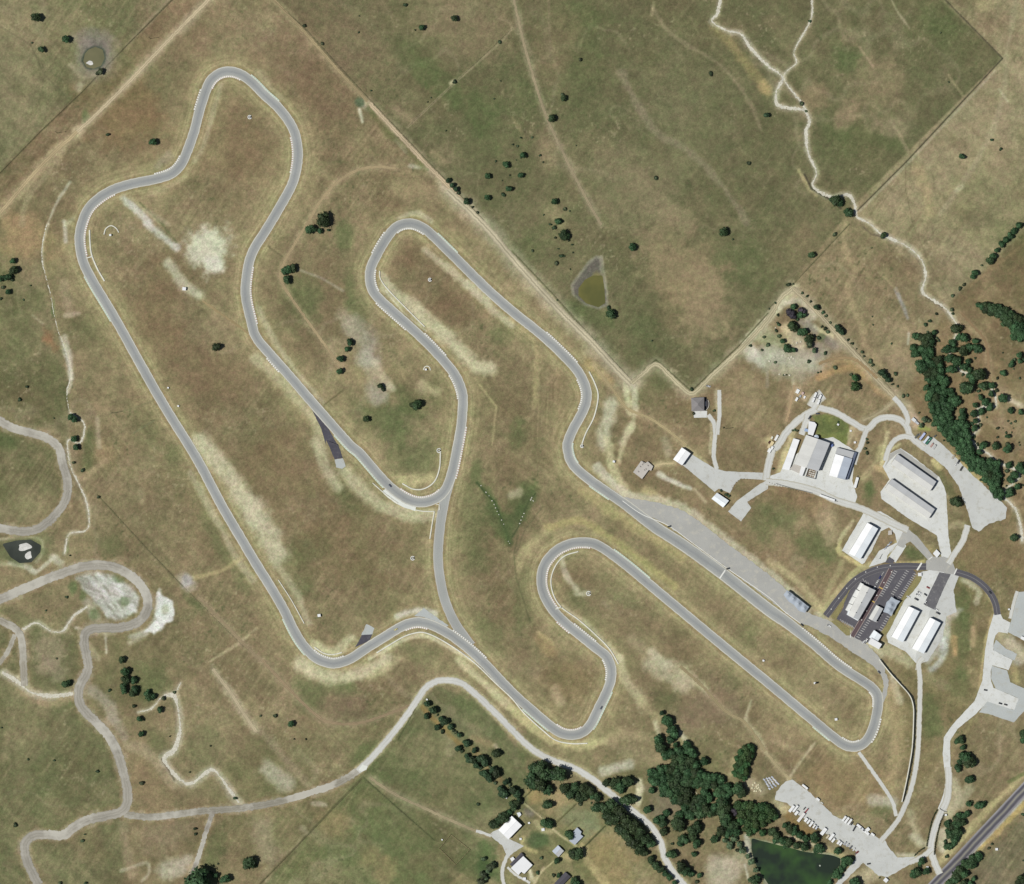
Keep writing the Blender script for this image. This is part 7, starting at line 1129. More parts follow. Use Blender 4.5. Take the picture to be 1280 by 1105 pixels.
LANDMARK = [('the small round stock pond', P1('A0', 462, 285)), ('the topmost loop of the circuit', (288, 120)), ('the far-left bend', (130, 300)), ('the teardrop pond', P1('B2', 390, 330)), ('the middle hairpin', (505, 300)), ('the grey patch in the central infield', P1('B1', 560, 620)), ('the link road', (552, 690)), ('the pale creek fork at the upper right', P1('A3', 75, 380)), ('the sharp fence corner at the upper right', (1253, 72)), ('the pale creek bend', P1('B3', 760, 340)), ('the white hut in the left infield', P1('B0', 910, 320)), ('the dark pond at the left edge', P1('G8', 150, 260)), ('the scraped earth loop', (155, 745)), ('the winding chalk creek at the lower left', (215, 930)), ('the second hairpin', (690, 710)), ('the grey hip-roofed house', (874, 506)), ('the white barn', (638, 1034)), ('the L-shaped house', (720, 1045)), ('the large dark green pond', (990, 1085)), ('the entrance gate', P1('G3', 292, 404)), ('the lower bend of the earth road', (45, 1050)), ('the cross fence in the upper pasture', (575, 95)), ('the tan cross-country track', (690, 150)), ('the three-bay white hangar', (1078, 676)), ('the highway', (1230, 1050)), ('the old quarry', (990, 415)), ('the upper long hangar', (1140, 590)), ('the lower-left corner of the circuit', (415, 835)), ('the pale stone heap', (945, 985)), ('the orange-brown track', (400, 900)), ('the short earth spur road', (255, 1040))]
DIRN = ['right', 'upper right', 'above', 'upper left', 'left', 'lower left', 'below', 'lower right']
LONE = []; NT = [0]; SPEC = []; SHRUB_R = 3.1
def plan_tree(x, y, r, sort, rank, hh=None):
    SPEC.append([x, y, r, sort, rank, hh, None]); return SPEC[-1], 'shrub' if r < SHRUB_R and sort != 'purple' else 'tree'
def tree_spots(x, y, r, sort, hh):
    NT[0] += 1; k = NT[0]; X, Y = W((x, y)); return k, X, Y, h1(X, Y), hh or (r*1.25+2.0), random.uniform(0, 6.28), r*random.uniform(.94, 1.08), r*random.uniform(.94, 1.08)
def make_tree(x, y, r, sort, hh=None):
    k, X, Y, z, ht, rz, sx, sy = tree_spots(x, y, r, sort, hh)
    if r < SHRUB_R and sort != 'purple':
        o = bpy.data.objects.new('shrub', SHRUB[k % 5]); COL.objects.link(o); o.location = (X, Y, z); o.rotation_euler[2] = rz; o.scale = (sx, sy, r*random.uniform(.8, 1.1)); o['category'] = 'shrub'; return o
    t = bpy.data.objects.new('tree', None); COL.objects.link(t); t.location = (X, Y, z); t.rotation_euler[2] = rz; t.empty_display_size = .5
    c = bpy.data.objects.new('crown', CROWN[sort][k % len(CROWN[sort])]); COL.objects.link(c); c.parent = t; c.location = (0, 0, ht-r*.62); c.scale = (sx, sy, r*1.12)
    b = bpy.data.objects.new('trunk', TRUNK[k % 4]); COL.objects.link(b); b.parent = t; b.scale = (r*.9, r*.9, ht-r*.4); t['category'] = 'tree'
    return t
def make_wood(specs):
    """the inner crowns of the woods, which read as one mass: one mesh"""
    V, LT, LI, MI, off = [], [], [], [], 0; mats = []
    for x, y, r, sort, rank, hh, _ in specs:
        k, X, Y, z, ht, rz, sx, sy = tree_spots(x, y, r, sort, hh)
        for me, T3, S3 in ((CROWN[sort][k % len(CROWN[sort])], (X, Y, z+ht-r*.62), (sx, sy, r*1.12)), (TRUNK[k % 4], (X, Y, z), (r*.9, r*.9, ht-r*.4))):
            n = len(me.vertices); v = np.empty(n*3, np.float32); me.vertices.foreach_get('co', v); v = v.reshape(-1, 3)*np.array(S3); c, s_ = math.cos(rz), math.sin(rz)
            V.append(np.stack([v[:, 0]*c-v[:, 1]*s_+T3[0], v[:, 0]*s_+v[:, 1]*c+T3[1], v[:, 2]+T3[2]], -1))
            li = np.empty(len(me.loops), np.int32); me.loops.foreach_get('vertex_index', li); LI.append(li+off); off += n
            lt = np.empty(len(me.polygons), np.int32); me.polygons.foreach_get('loop_total', lt); LT.append(lt)
            m = me.materials[0]
            if m not in mats: mats.append(m)
            MI.append(np.full(len(lt), mats.index(m), np.int32))
    V, LT, LI, MI = map(np.concatenate, (V, LT, LI, MI)); me = bpy.data.meshes.new('woodland'); me.vertices.add(len(V)); me.vertices.foreach_set('co', V.astype(np.float32).ravel())
    me.loops.add(len(LI)); me.loops.foreach_set('vertex_index', LI); me.polygons.add(len(LT)); me.polygons.foreach_set('loop_start', np.r_[0, np.cumsum(LT)[:-1]].astype(np.int32)); me.polygons.foreach_set('loop_total', LT); me.polygons.foreach_set('material_index', MI)
    for m in mats: me.materials.append(m)
    me.update(calc_edges=True); o = bpy.data.objects.new('woodland', me); COL.objects.link(o); o['kind'] = 'stuff'; o['label'] = 'smaller crowns filling the dense woods and hedges'; o['category'] = 'woodland'
def lone(s, items, sort='oak'):
    for x, y, r in items:
        px, py = P1(s, x, y); R = r*SC(s)*1.12+.25
        o, kd = plan_tree(px-.25*R, py, max(.9, R), sort if R > 3.4 or sort != 'oak' else 'cedar', R+20); LONE.append((o, kd, px, py, R))
def cluster(region, group, sort, *lists, r_min=0):
    """trees of one stand: labelled by the part of the stand they fill and their size there"""
    items = []
    for s, pts in lists:
        for x, y, r in pts: px, py = P1(s, x, y); R = r*SC(s)*1.1+.2; items.append((px-.2*R, py, max(.9, R)))
    xs = [i[0] for i in items]; ys = [i[1] for i in items]; x0, x1, y0, y1 = min(xs), max(xs)+.01, min(ys), max(ys)+.01; cells = {}
    nx = 3 if x1-x0 > 40 else (2 if x1-x0 > 18 else 1); ny = 3 if y1-y0 > 40 else (2 if y1-y0 > 18 else 1); deep = len(items) > 60
    if deep: nx, ny = 4, 5
    for it in items:
        o, kd = plan_tree(*it, sort if not (sort == 'oak' and it[2] < 3.2) else 'cedar', it[2]+(0 if len(items) > 34 else 1.2), it[2]*1.15+3 if deep else None)
        cells.setdefault((int((it[0]-x0)/(x1-x0)*nx), int((it[1]-y0)/(y1-y0)*ny), kd), []).append((it[2], o))
    hn = {1: [''], 2: ['left', 'right'], 3: ['left', 'middle', 'right'], 4: ['far left', 'left of centre', 'right of centre', 'far right']}[nx]; vn = {1: [''], 2: ['upper', 'lower'], 3: ['upper', 'central', 'lower'], 5: ['topmost', 'upper', 'central', 'lower', 'lowest']}[ny]
    for (i, j, kd), l in cells.items(): STAND.append((kd, ' '.join(w for w in (vn[j], hn[i]) if w), region, group, l))
STAND = []
# lone trees and bushes in the open
lone('A0', [(188, 92, 21), (333, 193, 17), (210, 245, 14), (535, 665, 8), (762, 703, 17), (160, 212, 4)]); lone('A0', [(505, 355, 14), (485, 362, 9)], 'scrub')
lone('A1', [(241, 129, 8), (328, 216, 7), (738, 24, 9), (822, 138, 13), (787, 148, 4), (982, 93, 13), (508, 160, 4), (1203, 208, 8), (983, 405, 10), (938, 645, 3.5), (570, 448, 4), (1185, 795, 5), (1207, 400, 3.5), (1176, 487, 3.5), (848, 504, 3), (864, 483, 3), (510, 80, 3)])
lone('A2', [(338, 294, 8), (982, 364, 10), (200, 586, 17), (714, 878, 9), (1170, 804, 9), (1257, 571, 11), (318, 718, 3), (250, 467, 7), (259, 487, 13)])
lone('A3', [(209, 104, 7), (957, 773, 12), (1105, 690, 7), (1149, 735, 8), (893, 405, 4), (852, 161, 4)])
lone('B0', [(135, 802, 7), (101, 867, 9), (1072, 607, 18), (268, 958, 3), (153, 303, 4), (118, 374, 4)])
lone('B1', [(618, 800, 12), (630, 818, 10), (547, 962, 12)]); lone('B1', [(800, 893, 22), (776, 893, 13)])
lone('B2', [(102, 132, 6), (597, 115, 16), (1047, 40, 19), (1090, 76, 4), (492, 446, 20), (479, 414, 9), (225, 375, 4), (692, 576, 4), (888, 815, 8), (898, 935, 6), (1045, 1005, 3)])
lone('B3', [(330, 50, 10), (215, 152, 14), (512, 118, 3), (516, 456, 3.5), (520, 497, 4), (610, 590, 4), (630, 740, 9), (570, 58, 13)])
lone('C0', [(410, 148, 9), (378, 35, 11), (366, 110, 7), (487, 281, 7), (347, 570, 4), (332, 774, 7), (228, 840, 4), (608, 1083, 14), (280, 1078, 4)])
lone('C3', [(928, 303, 24), (1215, 480, 16)])
lone('D0', [(335, 115, 18), (703, 608, 10), (484, 550, 8), (141, 490, 5), (270, 496, 5), (10, 333, 4), (80, 814, 10), (409, 890, 8), (420, 860, 4), (965, 832, 7), (968, 858, 7), (1040, 424, 4), (938, 552, 4), (840, 376, 3.5), (298, 1100, 8), (425, 1100, 8), (1162, 682, 8), (1078, 1005, 4), (1240, 1000, 27), (1120, 1078, 21)])
lone('D0', [(1000, 1082, 58)], 'oak')
lone('D1', [(97, 273, 9), (180, 314, 13), (25, 276, 5), (0, 1018, 9), (190, 390, 4), (248, 390, 4)]); lone('G7', [(803, 638, 38)]); lone('D1', [(1098, 710, 8)], 'scrub')
lone('A1', [(342, 1085, 30)])
# stands
CL = cluster
CL('the diagonal fence hedge', 'shrubs on the long diagonal fence', 'cedar', ('A1', [(950, 890, 11), (970, 915, 11), (988, 935, 11), (1002, 953, 10), (1043, 995, 14), (1070, 1022, 6), (1095, 1048, 6), (1035, 985, 8)]))
CL('the scatter left of the tan track', 'trees scattered left of the tan track', 'oak', ('A1', [(1236, 812, 15), (1146, 870, 12), (1144, 978, 13), (1250, 932, 13), (1222, 960, 10), (1252, 865, 4), (1215, 890, 3)]), ('A2', [(45, 680, 5), (28, 720, 6), (5, 712, 5), (100, 677, 5), (57, 768, 14), (140, 766, 6), (155, 800, 4), (45, 865, 12), (22, 790, 3), (45, 776, 5)]))
CL('the sparse line above the teardrop pond', 'trees in the sparse line above the teardrop pond', 'oak', ('A2', [(212, 995, 14), (228, 993, 9), (262, 1031, 9), (286, 1041, 4), (157, 1060, 4), (230, 1092, 14), (245, 1090, 9)]), ('B2', [(208, 18, 10), (189, 3, 6), (258, 56, 22), (275, 62, 12), (215, 69, 6), (282, 82, 5), (297, 102, 5), (230, 122, 4), (302, 140, 4), (244, 157, 9), (258, 158, 5), (223, 194, 10), (288, 223, 3)]))
CL('the bushy banks of the pale creek', 'trees on the banks of the pale creek', 'oak', ('A3', [(168, 510, 10), (190, 547, 6), (338, 990, 24), (355, 1003, 16), (405, 1055, 18), (388, 1045, 14), (318, 985, 12)]))
CL('the left edge clump', 'trees in the left edge clump', 'oak', ('B0', [(68, 183, 13), (75, 230, 19), (44, 262, 15), (12, 270, 14), (62, 276, 9), (18, 311, 9), (45, 335, 11), (7, 368, 7), (30, 265, 12)]))
CL('the ditch line left of the long straight', 'trees along the left ditch', 'oak', ('B0', [(358, 952, 15), (374, 962, 14), (370, 1060, 13), (380, 1100, 12)]))
CL('the group atop the curved infield track', 'trees at the top of the curved infield track', 'oak', ('B1', [(270, 30, 20), (285, 25, 18), (320, 36, 11), (360, 30, 7), (345, -2, 16)]))
CL('the clumps on the curved infield track', 'trees at the bend of the curved infield track', 'oak', ('B1', [(145, 232, 16), (165, 228, 18), (188, 220, 17), (158, 275, 18)]))
CL('the row beside the grey infield patch', 'trees beside the grey infield patch', 'oak', ('B1', [(467, 583, 16), (454, 618, 12), (421, 666, 15), (416, 726, 14)]))
CL('the hedge strip leaving the right edge', 'trees in the right edge hedge strip', 'oak', ('B3', [(1240, 8, 14), (1213, 35, 14), (1195, 58, 14), (1175, 80, 15), (1153, 100, 14), (1130, 130, 11), (1108, 160, 16), (1096, 180, 18), (1022, 240, 14), (1012, 258, 12), (1055, 205, 5), (948, 317, 10), (967, 298, 8), (912, 355, 8), (907, 423, 9), (833, 443, 6), (778, 497, 9), (803, 478, 7)]))
CL('the dense curved strip right of the creek', 'trees in the dense strip right of the creek', 'oak', ('G1', [(740, 15, 25), (785, 30, 38), (830, 10, 40), (840, 60, 45), (890, 45, 50), (900, 100, 42), (950, 60, 55), (960, 120, 40), (1000, 50, 40), (1010, 110, 55), (1060, 80, 45), (1060, 150, 60), (1050, 210, 42), (1110, 130, 50), (1110, 200, 65), (1170, 160, 55), (1160, 250, 62), (1220, 190, 52), (1215, 280, 65), (1180, 330, 50), (1260, 250, 40), (1250, 350, 55), (1160, 370, 42), (1220, 390, 35)]))
CL('the hedgerow along the quarry lane', 'shrubs along the quarry lane hedgerow', 'cedar', ('G6', [(578, 130, 13), (625, 160, 13), (657, 213, 11), (712, 268, 24), (740, 282, 18), (780, 320, 17), (810, 352, 15), (855, 420, 11), (925, 468, 26), (945, 490, 28), (965, 515, 26), (985, 525, 18), (1030, 590, 13), (1070, 625, 15), (1110, 680, 7), (1168, 712, 15), (1185, 755, 11), (1250, 795, 17), (310, 225, 11), (250, 285, 7), (485, 42, 9)]), ('B3', [(562, 732, 16), (578, 750, 15), (595, 768, 13), (640, 800, 6), (667, 848, 9), (690, 845, 7), (615, 790, 6), (505, 680, 9), (518, 695, 8), (465, 632, 7)]))
CL('the old quarry', 'trees in the old quarry', 'oak', ('G6', [(490, 260, 26), (560, 345, 32), (585, 345, 26), (530, 390, 18), (478, 450, 38), (492, 475, 36), (570, 520, 36), (595, 510, 32), (645, 580, 40), (805, 722, 18), (335, 345, 14), (420, 670, 30), (440, 695, 28), (490, 690, 22), (380, 600, 22), (310, 810, 13), (440, 45, 20)]))
CL('the scrubby floor of the quarry', 'scrub bushes in the quarry', 'scrub', ('G6', [(655, 640, 36), (700, 695, 24), (345, 440, 16), (330, 420, 10), (640, 805, 18), (740, 570, 20), (320, 500, 14), (730, 915, 10), (760, 905, 8), (800, 480, 16), (830, 510, 16), (770, 460, 12), (350, 550, 18), (390, 940, 8), (420, 935, 8), (65, 650, 14), (200, 560, 14), (240, 640, 18), (180, 690, 12)]))
CL('the purple-leaved pair in the quarry', 'purple trees in the quarry', 'purple', ('G6', [(452, 325, 34), (480, 350, 34), (565, 298, 26), (590, 320, 22)]))
CL('the trio above the workshops', 'trees above the workshops', 'bright', ('B3', [(332, 710, 10), (433, 758, 16), (410, 742, 8), (430, 803, 21)]))
WOODW = [(250, 325, 28), (280, 390, 15), (305, 415, 15), (180, 320, 14), (260, 470, 14), (25, 360, 30), (60, 375, 32), (20, 500, 40), (45, 560, 40), (20, 570, 34), (130, 390, 50), (190, 380, 50), (160, 440, 50), (210, 430, 42), (115, 510, 42), (160, 530, 45), (200, 520, 40), (150, 590, 42), (205, 580, 36), (95, 680, 48), (145, 720, 48), (100, 740, 42), (190, 660, 42), (290, 640, 50), (240, 690, 46), (310, 680, 40), (250, 760, 52), (320, 750, 45), (180, 790, 50), (240, 830, 52), (310, 820, 46), (190, 860, 42), (260, 890, 46), (330, 870, 38), (380, 880, 42), (360, 930, 40), (170, 950, 38), (230, 980, 50), (300, 970, 44), (360, 1000, 44), (415, 985, 30), (440, 980, 28), (200, 1060, 48), (280, 1060, 50), (350, 1070, 46), (450, 1030, 30), (500, 1085, 42), (430, 1090, 36)]
WG2 = [(230, 60, 45), (290, 40, 45), (350, 30, 48), (410, 60, 48), (470, 30, 45), (520, 30, 35), (300, 110, 45), (380, 110, 46), (440, 100, 40), (240, 120, 38), (270, 190, 42), (340, 170, 46), (410, 170, 46), (430, 220, 38), (300, 250, 44), (370, 240, 46), (430, 280, 42), (250, 270, 30), (330, 320, 42), (400, 320, 46), (470, 310, 40), (380, 380, 44), (450, 370, 48), (520, 330, 46), (560, 280, 46), (610, 290, 42), (600, 340, 40), (560, 380, 46), (500, 410, 48), (430, 430, 42), (620, 400, 46), (560, 450, 48), (490, 480, 46), (640, 470, 46), (590, 510, 48), (530, 530, 44), (660, 530, 42), (610, 570, 48), (560, 600, 44), (670, 580, 36), (640, 630, 46), (600, 660, 42), (690, 660, 46), (650, 700, 46), (740, 680, 46), (700, 730, 48), (680, 770, 40), (760, 740, 48), (800, 700, 42), (830, 750, 48), (760, 800, 48), (880, 700, 42), (820, 820, 50), (900, 770, 50), (950, 730, 45), (880, 850, 50), (840, 890, 45), (950, 800, 48), (940, 880, 50), (980, 850, 38), (900, 930, 48), (960, 950, 46), (930, 1000, 48), (980, 1020, 40), (950, 1060, 46), (1000, 1070, 42), (990, 1100, 34), (970, 920, 36)]
CL('the dense oak wood', 'trees in the dense oak wood', 'oak', ('G1', WOODW), ('G2', WG2))
CL('the loose creek wood', 'trees in the loose creek wood', 'oak', ('G1', [(508, 280, 54), (525, 375, 33), (595, 390, 45), (716, 420, 31), (460, 440, 38), (400, 510, 43), (480, 520, 38), (580, 540, 56), (645, 490, 43), (745, 510, 48), (430, 620, 46), (500, 650, 54), (445, 740, 48), (635, 650, 28), (595, 715, 42), (655, 750, 28), (715, 615, 12), (770, 810, 70), (690, 845, 46), (640, 810, 28), (618, 950, 70), (815, 930, 50), (905, 930, 36), (755, 985, 20), (775, 1055, 28), (895, 1020, 32), (955, 980, 22), (1030, 1060, 52), (840, 1090, 28), (200, 190, 18), (278, 112, 15), (153, 238, 20), (453, 62, 17), (465, 112, 15), (575, 800, 16), (350, 530, 20)]), ('G2', [(568, 130, 36), (575, 190, 40), (630, 180, 13), (500, 255, 27), (716, 60, 27), (706, 160, 38), (786, 130, 36), (885, 80, 40), (825, 30, 36), (716, 240, 26), (676, 270, 23), (776, 290, 23), (706, 320, 32), (702, 420, 18), (745, 500, 17), (804, 515, 42), (765, 590, 30), (750, 640, 17), (985, 685, 20), (1095, 735, 36), (1078, 800, 22), (1160, 840, 42), (1115, 900, 38), (1225, 760, 46), (1258, 800, 38), (1185, 980, 32), (1110, 1035, 42), (1085, 1078, 28), (1255, 965, 14)]))
CL('the rough slope at the right edge', 'trees on the rough right edge slope', 'oak', ('G1', [(1032, 780, 33), (968, 840, 16), (1030, 553, 9), (1220, 580, 32), (1158, 630, 23), (1128, 680, 33), (1222, 650, 26), (1220, 840, 13), (1150, 735, 8), (1258, 632, 22)]), ('G2', [(1117, 120, 32), (1232, 140, 27), (850, 195, 11), (1090, 235, 11), (1168, 240, 15), (1120, 262, 12), (972, 315, 18), (1068, 370, 13), (1130, 365, 9), (1083, 410, 26), (970, 420, 14), (1150, 320, 7), (945, 520, 40), (1083, 500, 22), (1080, 550, 46), (1010, 530, 9), (1215, 480, 9), (1220, 508, 9), (1010, 945, 16), (1070, 970, 10), (1040, 900, 9), (140, 210, 10), (1030, 320, 6)]))
CL('the grove beside the winding chalk creek', 'trees beside the winding chalk creek', 'oak', ('D0', [(624, 55, 19), (625, 97, 20), (666, 98, 15), (616, 130, 17), (671, 143, 16), (660, 162, 17), (617, 152, 13), (732, 160, 15), (740, 180, 17), (758, 180, 13), (543, 148, 9), (808, 190, 10), (794, 243, 13), (664, 228, 10), (694, 290, 13), (713, 295, 4), (699, 363, 13), (607, 0, 11), (862, 158, 7)]))
CL('the bushes beside the spur road', 'shrubs beside the spur road', 'oak', ('D0', [(1065, 1060, 13), (1045, 1045, 9)]))
CL('the right-hand orchard row', 'trees in the right-hand orchard row', 'cedar', ('G7', [(115, 152, 27), (176, 215, 36), (215, 265, 11), (252, 303, 24), (288, 325, 36), (348, 385, 27), (370, 418, 15), (397, 438, 15), (430, 463, 23), (488, 523, 21), (513, 550, 30), (580, 613, 23), (655, 685, 38), (688, 728, 36), (733, 772, 13), (762, 800, 33), (798, 835, 38), (893, 922, 27), (928, 950, 19), (968, 1003, 34), (1006, 1035, 32), (1022, 1098, 24)]))
CL('the left-hand orchard row', 'trees in the left-hand orchard row', 'cedar', ('G7', [(105, 272, 25), (215, 387, 27), (264, 428, 20), (420, 588, 27), (460, 622, 18), (508, 670, 25), (563, 712, 35), (528, 710, 24), (603, 760, 28), (638, 785, 20), (658, 835, 26), (692, 845, 33), (732, 890, 33), (788, 938, 17), (838, 985, 25), (878, 1030, 43), (853, 1040, 30), (125, 298, 8)]))
CL('the belt between orchard and gravel road', 'trees between orchard and gravel road', 'oak', ('D2', [(118, 530, 28), (145, 528, 34), (165, 560, 34), (105, 590, 34), (140, 600, 36), (238, 552, 36), (212, 565, 28)]), ('E8', [(550, 5, 48), (490, -5, 26), (860, 40, 50), (920, 90, 56), (1000, 130, 46), (1050, 110, 38), (960, 30, 46), (1040, 30, 46), (1105, 60, 42), (1130, 118, 28), (1175, 130, 38), (1010, 200, 20), (1115, 188, 9)]))
CL('the farmyard', 'trees in the farmyard', 'oak', ('E8', [(213, 45, 25), (243, 85, 38), (340, 60, 32), (375, 95, 32), (393, 130, 18), (385, 180, 38), (340, 210, 42), (298, 280, 28), (250, 325, 50), (205, 355, 38), (152, 395, 44), (695, 55, 46), (680, 200, 44), (665, 388, 44), (705, 395, 40), (902, 500, 40), (935, 690, 46), (985, 690, 50), (772, 765, 28), (618, 738, 15), (578, 885, 20), (742, 910, 19), (788, 910, 22), (940, 965, 36), (975, 1000, 42)]))
CL('the weedy corner left of the farm lane', 'scrub bushes left of the farm lane', 'scrub', ('E8', [(30, 900, 34), (20, 970, 34), (110, 830, 44), (45, 740, 24), (140, 800, 24), (80, 860, 24), (60, 950, 22)]))
CL('the hedge below the gravel road', 'trees in the hedge below the gravel road', 'oak', ('E8', [(1170, 230, 46), (1255, 235, 50)]), ('D2', [(498, 710, 26), (500, 778, 36), (537, 745, 34), (567, 790, 34), (607, 825, 30), (637, 855, 30), (667, 885, 25), (688, 905, 19), (480, 765, 26), (543, 830, 27), (573, 865, 25), (603, 900, 27), (633, 930, 24), (654, 950, 17), (688, 985, 17), (713, 1010, 17), (734, 1030, 17), (759, 1050, 15), (779, 1070, 14), (804, 1096, 11)]))
CL('the bushes between gravel road and grove', 'trees between gravel road and grove', 'oak', ('D2', [(473, 605, 19), (510, 605, 28), (533, 615, 30), (568, 600, 27), (543, 640, 17), (620, 593, 7), (573, 688, 26), (598, 685, 19), (545, 692, 13), (690, 640, 13), (667, 737, 14), (764, 750, 15), (718, 790, 18), (748, 800, 20), (740, 775, 14), (750, 845, 17), (815, 790, 26), (828, 812, 28), (898, 840, 26), (918, 820, 23), (893, 870, 18), (848, 880, 22), (830, 905, 14), (793, 905, 8), (913, 905, 20), (788, 955, 22), (900, 955, 12), (838, 1020, 26), (862, 1040, 23), (883, 1050, 15), (927, 1062, 11), (914, 1095, 9), (998, 880, 20)]))
CL('the dense dark grove below the circuit', 'trees in the dense dark grove', 'oak', ('G4', [(218, 85, 21), (255, 150, 42), (285, 175, 42), (320, 250, 42), (345, 290, 42), (305, 345, 36), (190, 345, 42), (212, 420, 50), (348, 400, 25), (260, 500, 40), (310, 480, 42), (350, 520, 45), (395, 460, 42), (465, 400, 36), (490, 450, 40), (525, 490, 36), (350, 570, 46), (420, 540, 46), (636, 565, 37), (560, 600, 38), (215, 640, 42), (265, 630, 38), (120, 680, 42), (165, 690, 42), (130, 750, 40), (180, 760, 42), (310, 640, 48), (370, 650, 48), (430, 620, 52), (490, 560, 48), (540, 660, 48), (590, 690, 42), (480, 680, 50), (640, 700, 40), (690, 720, 38), (740, 720, 40), (810, 750, 36), (790, 730, 30), (870, 820, 44), (890, 850, 36), (970, 830, 54), (1000, 870, 46), (240, 740, 50), (290, 720, 48), (250, 810, 50), (330, 790, 50), (380, 730, 52), (440, 750, 50), (500, 760, 50), (560, 770, 50), (620, 780, 50), (680, 790, 48), (740, 800, 46), (790, 840, 46), (840, 890, 42), (770, 880, 40), (240, 870, 42), (310, 870, 50), (370, 850, 50), (430, 840, 50), (480, 880, 46), (650, 870, 42), (350, 940, 42), (410, 930, 50), (470, 960, 50), (560, 940, 46), (620, 940, 50), (680, 930, 36), (450, 1010, 46), (530, 1000, 50), (590, 1020, 48), (650, 1020, 50), (740, 1020, 42), (700, 1060, 44), (820, 960, 50), (850, 1030, 50), (600, 1080, 50), (500, 1080, 46), (400, 1080, 36), (120, 850, 28), (80, 1035, 34), (268, 1070, 28)]), ('G5', [(20, 150, 44), (70, 110, 40), (30, 260, 55), (30, 350, 60), (60, 440, 60), (130, 490, 52), (30, 540, 52), (90, 560, 50), (160, 560, 40)]))
CL('the bright strip beside the grove', 'trees in the bright strip', 'bright', ('G4', [(1085, 420, 32), (1110, 445, 32), (1050, 435, 36), (1075, 480, 42), (1000, 480, 32), (1030, 520, 44), (1075, 530, 40), (965, 540, 32), (1000, 570, 44), (1050, 590, 42), (960, 620, 38), (1010, 640, 46), (1045, 660, 42), (945, 680, 34), (990, 700, 40), (1030, 720, 32), (1105, 510, 30)]))
CL('the ruddy patch above the large pond', 'ruddy bushes by the pond', 'purple', ('G5', [(140, 340, 26), (160, 370, 24)]))
CL('the thicket above the large pond', 'trees in the pond thicket', 'bright', ('G5', [(190, 290, 44), (245, 290, 46), (310, 300, 48), (370, 320, 46), (430, 310, 48), (480, 330, 46), (520, 370, 46), (550, 400, 36), (230, 380, 50), (300, 380, 50), (360, 390, 50), (430, 400, 52), (490, 430, 36), (220, 440, 42), (290, 460, 48), (360, 470, 48), (430, 470, 36), (300, 550, 44), (350, 530, 38), (430, 560, 34), (260, 520, 36)]))
CL('the shore hedge above the large pond', 'trees in the pond shore hedge', 'oak', ('G5', [(520, 550, 36), (570, 595, 38), (620, 640, 40), (560, 640, 28), (690, 660, 42), (660, 690, 28), (780, 690, 36), (850, 700, 38), (650, 490, 26), (700, 525, 38), (745, 520, 26), (745, 560, 32), (800, 590, 34), (860, 618, 34), (945, 615, 46), (990, 700, 40), (1010, 730, 32), (960, 745, 24), (1180, 745, 31), (680, 470, 18)]))
CL('the bank left of the large pond', 'shrubs on the left pond bank', 'scrub', ('G5', [(150, 620, 32), (110, 690, 34), (230, 740, 32), (60, 640, 26), (200, 680, 26), (320, 860, 32), (180, 740, 20), (360, 930, 24), (280, 800, 22)]))
CL('the foot of the left pond bank', 'trees at the left pond bank', 'oak', ('G5', [(345, 1040, 46), (370, 1010, 36)]))
CL('the right shore of the large pond', 'trees on the right pond shore', 'oak', ('E5', [(695, 830, 40), (735, 845, 36), (680, 880, 30), (615, 950, 30), (650, 925, 30), (600, 985, 34), (635, 1000, 26), (540, 1060, 24)]))
CL('the grass spit below the trailer park', 'trees on the spit below the trailer park', 'oak', ('E5', [(790, 1055, 42), (820, 1075, 38), (765, 1050, 26), (1035, 1015, 8)]))
CL('the pasture beside the entrance drive', 'trees beside the entrance drive', 'oak', ('D3', [(935, 398, 15), (952, 392, 17), (962, 430, 13), (975, 478, 26), (990, 500, 26), (1005, 505, 20), (950, 503, 15), (963, 466, 14), (938, 530, 16), (988, 590, 15), (1003, 585, 15), (990, 708, 12), (1004, 702, 9), (1040, 715, 18), (1058, 710, 16), (1258, 365, 18), (1256, 395, 12)]))
CL('the clump between drive and highway', 'trees between the drive and the highway', 'oak', ('G3', [(530, 425, 26), (500, 450, 28), (450, 455, 32), (430, 480, 34), (480, 520, 36), (420, 540, 42), (380, 560, 36), (340, 530, 32), (350, 600, 30), (430, 600, 42), (370, 640, 34), (410, 680, 32), (420, 650, 30), (335, 740, 30), (370, 745, 26), (320, 700, 18), (400, 710, 24), (332, 840, 18)]))
CL('the belt on the far side of the highway', 'trees beyond the highway', 'oak', ('G3', [(635, 830, 32), (620, 860, 32), (580, 870, 42), (560, 920, 42), (510, 900, 36), (590, 920, 28), (460, 970, 40), (490, 1000, 42), (430, 1020, 42), (400, 1060, 40), (370, 1090, 40), (500, 1100, 36), (560, 1095, 22), (735, 765, 13), (763, 725, 11), (1052, 1060, 44), (1020, 1080, 34), (1060, 440, 16), (1065, 880, 10), (590, 1050, 22)]))
CL('the garden by the entrance side drive', 'trees by the entrance side drive', 'oak', ('G3', [(95, 885, 32), (75, 930, 16), (55, 990, 38), (20, 1000, 38), (140, 980, 30)]))
CL('the weeds beside the stone lot sheds', 'shrubs beside the stone lot sheds', 'scrub', ('E2', [(545, 125, 10), (600, 190, 26), (560, 250, 22), (790, 400, 10), (1155, 790, 14), (640, 200, 20)]))
CL('the verge beside the workshops', 'shrubs between workshops and slope', 'scrub', ('E1', [(980, 680, 16), (985, 580, 14), (960, 640, 14), (265, 455, 12), (245, 460, 10), (290, 460, 10), (980, 545, 12), (695, 378, 10), (55, 835, 10)]))
CL('the garden of the wedge apron house', 'shrubs in the wedge apron garden', 'oak', ('E6', [(1035, 1028, 14), (1010, 1010, 16), (960, 972, 12), (688, 210, 13), (893, 182, 14)]))
